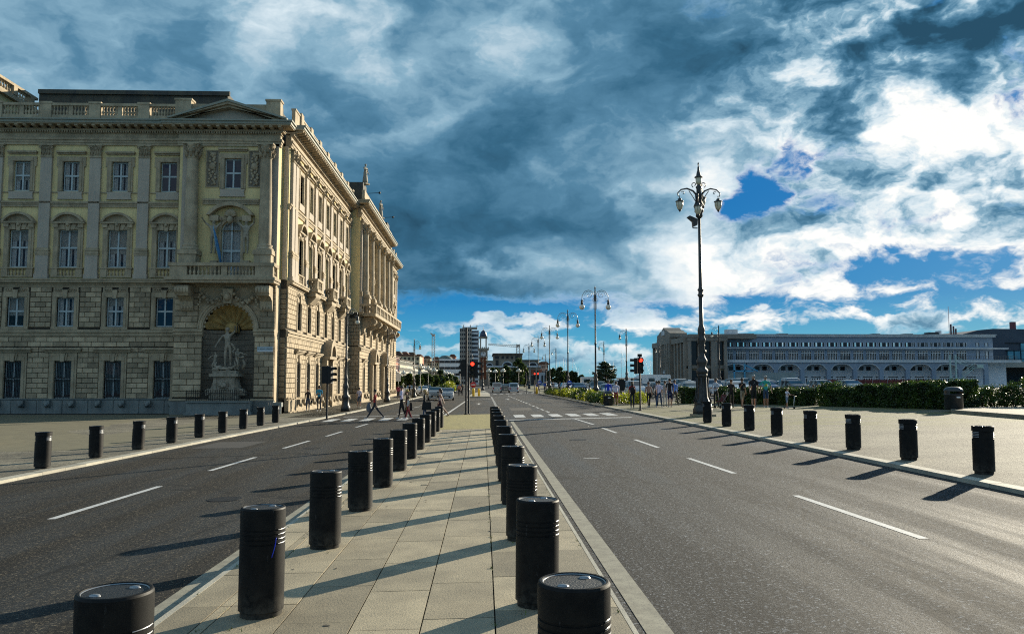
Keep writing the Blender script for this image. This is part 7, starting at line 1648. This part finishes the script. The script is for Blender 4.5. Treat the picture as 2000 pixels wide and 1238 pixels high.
# cranes
def crane(px, Y, ptop, lab, jib=None):
    x = UX(px, Y); zt = U(px, ptop, Y)[2]; t = thing('tower_crane', (x, Y, 0), lab, 'crane'); CR = mat('crane_paint', (.42, .38, .34), (.34, .28, .22), .7, .5)
    m = MB(); s = 1.0
    for a in (-s, s):
        for c_ in (-s, s): m.box(x+a-.16, x+a+.16, Y+c_-.16, Y+c_+.16, 0, zt, CR)
    z = 2
    while z < zt-2: m.tube([(x-s, Y-s, z), (x+s, Y-s, z+2)], .12, CR, 4).tube([(x+s, Y-s, z), (x-s, Y-s, z+2)], .12, CR, 4); z += 2
    m.obj('mast', t, Matrix())
    j = MB(); dx_, dz_ = jib; n = 14
    for o in (0, 1.4): j.tube([(x, Y, zt-2+o), (x+dx_, Y, zt-2+o*.4+dz_)], .18, CR, 4)
    for i in range(n): j.tube([(x+dx_*i/n, Y, zt-2+dz_*i/n), (x+dx_*(i+.5)/n, Y, zt-2+1.4*(1-.6*i/n)+dz_*(i+.5)/n), (x+dx_*(i+1)/n, Y, zt-2+dz_*(i+1)/n)], .12, CR, 4)
    j.obj('jib', t, Matrix()); MB().cbox((x, Y-.3, zt-1), (1.6, 1.4, 1.6), CR).obj('cab', t, Matrix())
crane(846, 600, 652, 'slender tower crane above the hillside roofs beside the palace', (-2.2, 2.2)); crane(1012, 520, 672, 'pale tower crane whose long jib spans behind the clock tower', (-19, 1.5))

# ================================================================== MARINA
WAT = mat('sea_water', (.02, .07, .11), (.03, .09, .13), .12, .6, bump=.5, bscale=.8)
sheet('water', [34, 60, 300, 3000], [215, 300, 900, 3500], lambda x: .62, WAT); sheet('water', [14, 20, 34], [300, 600, 3500], lambda x: .45, WAT)
hullm = MB(); st_ = [(-5, .05, 1.3), (-3.5, .9, 1.15), (-1, 1.5, 1.0), (2, 1.55, .95), (4.3, 1.2, 1.0)]; hv = []
for y_, w_, h_ in st_: hv += [(-w_, y_, h_), (-w_*.6, y_, .0), (w_*.6, y_, 0), (w_, y_, h_)]
hullm.add(hv, [(i*4+k, i*4+k+1, i*4+k+5, i*4+k+4) for i in range(4) for k in range(3)]+[(i*4+3, i*4, i*4+4, i*4+7) for i in range(4)]+[(16, 17, 18, 19)], WHITE); hullm = hullm.mesh('hull')
cabm = MB().extr([(-1.6, .9), (-1.0, 1.5), (1.6, 1.55), (2.0, .9)], 'x', -.85, .85, WHITE).mesh('cabin')
mastm = MB().tube([(0, -.6, .9), (0, -.6, 13.0)], [.09, .05], WHITE, 5).tube([(0, -.5, 2.2), (0, 3.4, 2.3)], .07, WHITE, 5).tube([(-.9, -.6, 8.5), (.9, -.6, 8.5)], .03, WHITE, 4).tube([(0, -4.8, 1.3), (0, -.6, 12.8)], .035, WHITE, 4).mesh('mast')
random.seed(21)
mp = [(1094, 320, 704), (1098, 330, 696), (1102, 300, 702), (1108, 340, 709), (1116, 290, 698), (1128, 310, 722), (1150, 360, 725), (1186, 380, 712), (1196, 300, 706), (1205, 340, 716), (1211, 260, 684), (1217, 320, 712), (1226, 400, 716), (1231, 380, 710), (1237, 420, 718), (1243, 350, 714), (1256, 300, 694), (1260, 420, 706), (1264, 330, 712), (1269, 380, 704), (1274, 400, 700), (1271, 300, 720)]
S1 = None
for i, (px, Y, pt) in enumerate(mp):
    x = UX(px, Y); ht = U(px, pt, Y)[2]; s = (ht-.5)/13.0
    lab = f'white sailing boat whose mast is the {ORD[i] if i < 20 else "last"} from the dark trees towards the harbour hall' if i < 20 else ['white sailing boat moored close by the harbour hall corner, tall mast', 'white sailing boat with the lowest mast by the harbour hall corner'][i-20]
    t = thing('sailing_boat', (x, Y, .46), lab, 'sailing boat', 'boats in the marina', R(random.uniform(-40, 40)+(90 if i % 3 else 0)))
    sm = WM[t.name] @ Matrix.Scale(max(.55, s), 4)
    link('hull', hullm, t, sm); link('cabin', cabm, t, sm); link('mast', mastm, t, sm)

# ================================================================== GREENERY
LEAFD = leafmat('leaf_dark', (.020, .035, .012), (.045, .07, .018), .25); LEAFH = leafmat('leaf_hedge', (.010, .024, .005), (.060, .105, .016), .20); LEAFY = leafmat('leaf_yellow', (.10, .13, .02), (.27, .27, .04), .45); LEAFO = leafmat('leaf_orange', (.28, .10, .02), (.18, .10, .02), .4); LEAFC = leafmat('leaf_conifer', (.018, .035, .018), (.035, .06, .025), .15)
BARK = mat('bark', (.07, .05, .035), (.04, .03, .02), .95, 6, bump=.5)
def leaves(name, pts, size, m, parent=None, M=None, jit=.5, **kw):
    """leaf-sized bent quads scattered at pts"""
    n = len(pts); d = RNG.normal(size=(n, 3)); d /= np.linalg.norm(d, axis=1)[:, None]; u = np.cross(d, RNG.normal(size=(n, 3))); u /= np.linalg.norm(u, axis=1)[:, None]; w = np.cross(d, u)
    s = size*(1+jit*(RNG.random(n)-.5))[:, None]
    v = np.stack([pts-u*s, pts+w*s*.45+d*s*.15, pts+u*s, pts-w*s*.45+d*s*.15], 1).reshape(-1, 3)
    me = bpy.data.meshes.new(name); me.vertices.add(4*n); me.vertices.foreach_set('co', v.astype(np.float32).ravel()); me.loops.add(4*n); me.loops.foreach_set('vertex_index', np.arange(4*n, dtype=np.int32)); me.polygons.add(n)
    me.polygons.foreach_set('loop_start', np.arange(0, 4*n, 4, dtype=np.int32)); me.polygons.foreach_set('loop_total', np.full(n, 4, dtype=np.int32)); me.materials.append(m); me.update(calc_edges=True)
    return link(name, me, parent, M, **kw)
def blobs(cs, n, shell=.35):
    """random points in the outer part of ellipsoid clumps (cx,cy,cz,rx,ry,rz)"""
    cs = np.array(cs); wts = (cs[:, 3]*cs[:, 4]*cs[:, 5])**.67; k = RNG.choice(len(cs), n, p=wts/wts.sum()); d = RNG.normal(size=(n, 3)); d /= np.linalg.norm(d, axis=1)[:, None]
    r = 1-shell*RNG.random(n)**1.3; return cs[k, :3]+d*r[:, None]*cs[k, 3:]*(1+.10*RNG.normal(size=(n, 1)))
def tree(x, y, H, Rr, lab, m=LEAFD, n=3800, trunk=.25, leaf=.30, z=None, clumps=22, narrow=1.):
    z0 = G(x) if z is None else z; t = thing('tree', (x, y, z0), lab, 'tree', 'trees along the waterfront')
    tb = MB(); tb.tube([(0, 0, 0), (.1, .05, H*trunk), (-.05, 0, H*.6), (0, .1, H*.85)], [.22, .17, .10, .03], BARK, 7)
    cs = []
    for i in range(clumps):
        a = RNG.random()*6.28; h = RNG.random(); rr = Rr*(.25+.6*math.sqrt(RNG.random()))*math.sin(math.pi*(.18+.72*h))**.7*narrow; c = (rr*math.cos(a), rr*math.sin(a), H*trunk+(H*(1-trunk)-.5)*h)
        s = Rr*(.30+.22*RNG.random()); cs.append((*c, s, s, s*.75))
        if i < 9: tb.tube([(0, 0, H*(trunk+.1*(i % 3))), (c[0]*.5, c[1]*.5, c[2]*.85+H*trunk*.1), c], [.08, .05, .02], BARK, 5)
    tb.obj('trunk', t); leaves('crown', blobs(cs, n), leaf, m, t)
TREES = [(965, 250, 733+17, 715, 9, 'dark young tree nearest the clock tower'), (990, 255, 750, 712, 9, 'dark tree in front of the market hall arch'), (1012, 240, 752, 699, 14, 'tallest dark tree before the market hall'), (1024, 245, 752, 716, 7, 'dark tree at the road end of the market hall'), (1078, 200, 752, 718, 8, 'bushy dark tree behind the first far lamp'), (1092, 195, 752, 716, 9, 'rounded dark tree behind the shrub bed'), (1104, 205, 752, 722, 8, 'dark tree between two scroll lamps'), (1120, 190, 752, 724, 7, 'loose tree by the marina masts'), (1134, 200, 752, 730, 6, 'small loose tree by the white camper van')]
for px, Y, pb, pt, wd, lab in TREES:
    x = UX(px, Y); tree(x, Y, U(px, pt, Y)[2]-G(x), wd*Y/1600*1.15, lab, leaf=.34, trunk=.16)
for i, (px, Y, pt, wd) in enumerate([(797, 150, 728, 8), (815, 165, 730, 9), (832, 175, 727, 10), (848, 190, 730, 9), (862, 200, 722, 10), (778, 140, 730, 7), (876, 230, 730, 9), (888, 250, 731, 8)]):
    x = UX(px, Y); tree(x, Y, U(px, pt, Y)[2]-G(x), wd*Y/1600*1.2, f'dark avenue tree before the sunlit terrace, {["second","third","fourth","fifth","sixth","first","seventh","eighth"][i]} from the palace', leaf=.34, trunk=.22)
# cedar-like tree beside the camper vans
x, y = UX(1183, 120), 120; H = U(1183, 708, 120)[2]-G(x)
t = thing('conifer_tree', (x, y, G(x)), 'dark spreading conifer beyond the parked cars and white camper van', 'tree'); tb = MB().tube([(0, 0, 0), (0, 0, H)], [.2, .03], BARK, 6); cs = []
for i in range(34):
    h = .28+.70*i/34; rr = (1-h)**.75*3.1*(.7+.5*RNG.random()); a = i*2.4; c = (rr*math.cos(a), rr*math.sin(a), H*h+.25*RNG.random()); tb.tube([(0, 0, H*h*.96), c], [.05, .015], BARK, 4)
    for f_ in (.45, .75, 1.): cs.append((c[0]*f_, c[1]*f_, H*h+(c[2]-H*h)*f_, .42, .42, .16))
tb.obj('trunk', t); leaves('crown', blobs(cs, 6000, .9), .16, LEAFC, t)
# round clipped shrubs on the far island
for i, (px, Y, r_) in enumerate([(878, 128, 1.05), (866, 124, .8), (855, 121, .7)]):
    x = UX(px, Y); s_ = thing('shrub', (x, Y, G(x)), ['largest round clipped shrub beyond the silver cars', 'middle round shrub beyond the silver cars', 'smallest round shrub beyond the silver cars'][i], 'shrub'); leaves('foliage', blobs([(0, 0, r_, r_, r_, r_)], 1500, .3), .10, LEAFY if i == 0 else LEAFH, s_)
    MB().tube([(0, 0, 0), (0, 0, r_)], .07, BARK, 5).obj('stem', s_)
# shrub bed on the quay island
bed = band('shrub_bed_soil', lambda y: rk(y)+.45, lambda y: 12.4, [61, 70, 85, 100, 118], mat('soil', (.06, .045, .03), None, .95), .01, 3)
random.seed(3); k = 0
for y in np.arange(62.2, 118, 2.85):
    for xx in (9.7, 11.6):
        r_ = random.uniform(.8, 1.15); h_ = random.uniform(.55, 1.0); x = xx+random.uniform(-.25, .25)
        yel = random.random() < (.62 if xx < 10 else .4); near = y < 68
        m = LEAFO if (k in (15, 17)) else (LEAFY if yel else LEAFH); k += 1
        col_ = 'orange' if m is LEAFO else ('yellow-green' if yel else 'dark green')
        rowi = int((y-62.2)/2.85)
        lab = f'{col_} low shrub, {"kerb" if xx < 10 else "car park"} side of the bed, {ORD[rowi] if rowi < 20 else "last ones"} from the bin'
        s_ = thing('shrub', (x, y, G(x)), lab, 'shrub', 'low shrubs in the quay bed')
        cs = [(random.uniform(-.5, .5), random.uniform(-.5, .5), h_*random.uniform(.3, .6), r_*random.uniform(.4, .75), r_*random.uniform(.4, .75), h_*random.uniform(.35, .6)) for _ in range(8)]
        pts = blobs(cs, 1150, .45); pts[:, 2] = np.abs(pts[:, 2]); leaves('foliage', pts, .085, m, s_)
# hedges: leafy boxes
def hedge(P0, P1, h0, h1, thick, n, lab, m=LEAFH, leaf=.062, lump=.09, core=True, group=None):
    P0 = np.array(P0); P1 = np.array(P1); d = P1-P0; L = np.linalg.norm(d); d = d/L; nrm = np.array([-d[1], d[0]]); ang = math.atan2(d[1], d[0])
    t = thing('hedge', (P0[0], P0[1], G(P0[0])), lab, 'hedge', group)
    s = RNG.random(n)*L; f = RNG.random(n); hh = h0+(h1-h0)*s/L
    hh = hh*(1+lump*np.sin(s*1.9+1)+lump*.8*np.sin(s*4.3)+lump*.5*np.sin(s*8.1))
    top = f < .42; side_ = ~top
    o = np.where(top, (RNG.random(n)-.5)*thick, np.where(RNG.random(n) < .72, -1, 1)*thick/2*(1-.0*f)); z = np.where(top, hh, RNG.random(n)*hh)
    dep = np.abs(RNG.normal(size=n))*.10; o = np.where(side_, o-np.sign(o)*dep*.8, o)+RNG.normal(size=n)*.03+.07*np.sin(s*6.1)*(np.abs(o) > .3); z = z-np.where(top, dep, 0)+RNG.normal(size=n)*.03+np.where(top, np.abs(RNG.normal(size=n))*.07*(np.sin(s*11)+np.sin(s*17+2) > .4), 0)
    z = np.maximum(z, .02)
    ends = RNG.random(n) < .10; o = np.where(ends, (RNG.random(n)-.5)*thick, o); s = np.where(ends, np.where(RNG.random(n) < .5, RNG.random(n)*.45, L-RNG.random(n)*.45), s)
    x = P0[0]+d[0]*s+nrm[0]*o; y = P0[1]+d[1]*s+nrm[1]*o; g = .02*np.minimum(x, 30)
    leaves('foliage', np.stack([x, y, g+z], 1), leaf, m, t, Matrix())
    if core:
        c = MB(); k = int(L/.5); 
        for i in range(k):
            s0, s1 = .5+(L-1.0)*i/k, .5+(L-1.0)*(i+1)/k; hm_ = (h0+(h1-h0)*s0/L)*(1-lump*1.5)-.10; a = P0+d*s0; b = P0+d*s1
            q = [a-nrm*(thick/2-.12), b-nrm*(thick/2-.12), b+nrm*(thick/2-.12), a+nrm*(thick/2-.12)]; z0 = G(a[0])
            c.add([(p[0], p[1], z0) for p in q]+[(p[0], p[1], z0+hm_) for p in q], [(0, 1, 5, 4), (1, 2, 6, 5), (2, 3, 7, 6), (3, 0, 4, 7), (4, 5, 6, 7)], mat('hedge_twigs', (.012, .014, .007), None, .95))
        c.obj('branches', t, Matrix())
    return t
hedge((14.6, 60.5), (16.6, 61.5), 1.0, 1.05, 1.3, 9000, 'short clipped hedge right beside the ornate lamp post'.replace('right ', ''))
hedge((17.6, 60.0), (21.0, 51.6), 1.00, .95, 1.5, 30000, 'clipped hedge behind the walking group beside the boy on the scooter')
hedge((21.5, 50.6), (25.0, 41.6), 1.0, 1.42, 1.6, 52000, 'tall dark clipped hedge ending at the litter bin', lump=.07)
# loose shrubs beyond the bin
for i, (px, Y, h_) in enumerate([(1885, 44, 1.1), (1903, 43.5, 1.15), (1922, 44, 1.2), (1941, 43.5, 1.3), (1960, 43.5, 1.25), (1979, 43, 1.45), (1998, 43, 1.55), (2017, 43, 1.6)]):
    x = UX(px, Y); s_ = thing('shrub', (x, Y, G(x)), f'loose leafy shrub beyond the litter bin, {ORD[i]} from the bin', 'shrub', 'loose shrubs beyond the litter bin')
    cs = [(RNG.uniform(-.5, .5), RNG.uniform(-.5, .5), h_*RNG.uniform(.12, .9), .30, .30, .22) for _ in range(24)]; pts = blobs(cs, 1250, .9); pts[:, 2] = np.abs(pts[:, 2]); leaves('foliage', pts, .062, LEAFH, s_)
    st2 = MB()
    for c in cs[:12]: st2.tube([(c[0]*.2, c[1]*.2, 0), (c[0]*.6, c[1]*.6, c[2]*.5), c[:3]], [.02, .014, .006], BARK, 4)
    st2.obj('stem', s_)
# raised path edge in front of the shrubs
MB().extr([(21.6, 31.4), (60, 31.0), (60, 42.5), (24.6, 42.5), (22.2, 38.4)], 'z', .25, G(24)+.12, SLAB2).obj('sea_path', None, Matrix(), kind='structure'); MB().box(21.55, 60, 31.02, 31.28, .25, G(24)+.135, KERB).obj('path_kerb', None, Matrix(), kind='structure')
# pale stone block at the edge of the palace square, cables and litter
MB().box(-21.0, -18.2, 30.0, 31.0, G(-16), G(-16)+.95, KERB).obj('stone_bench', None, Matrix(), label='pale stone block on the palace square at the picture edge', cat='stone block')
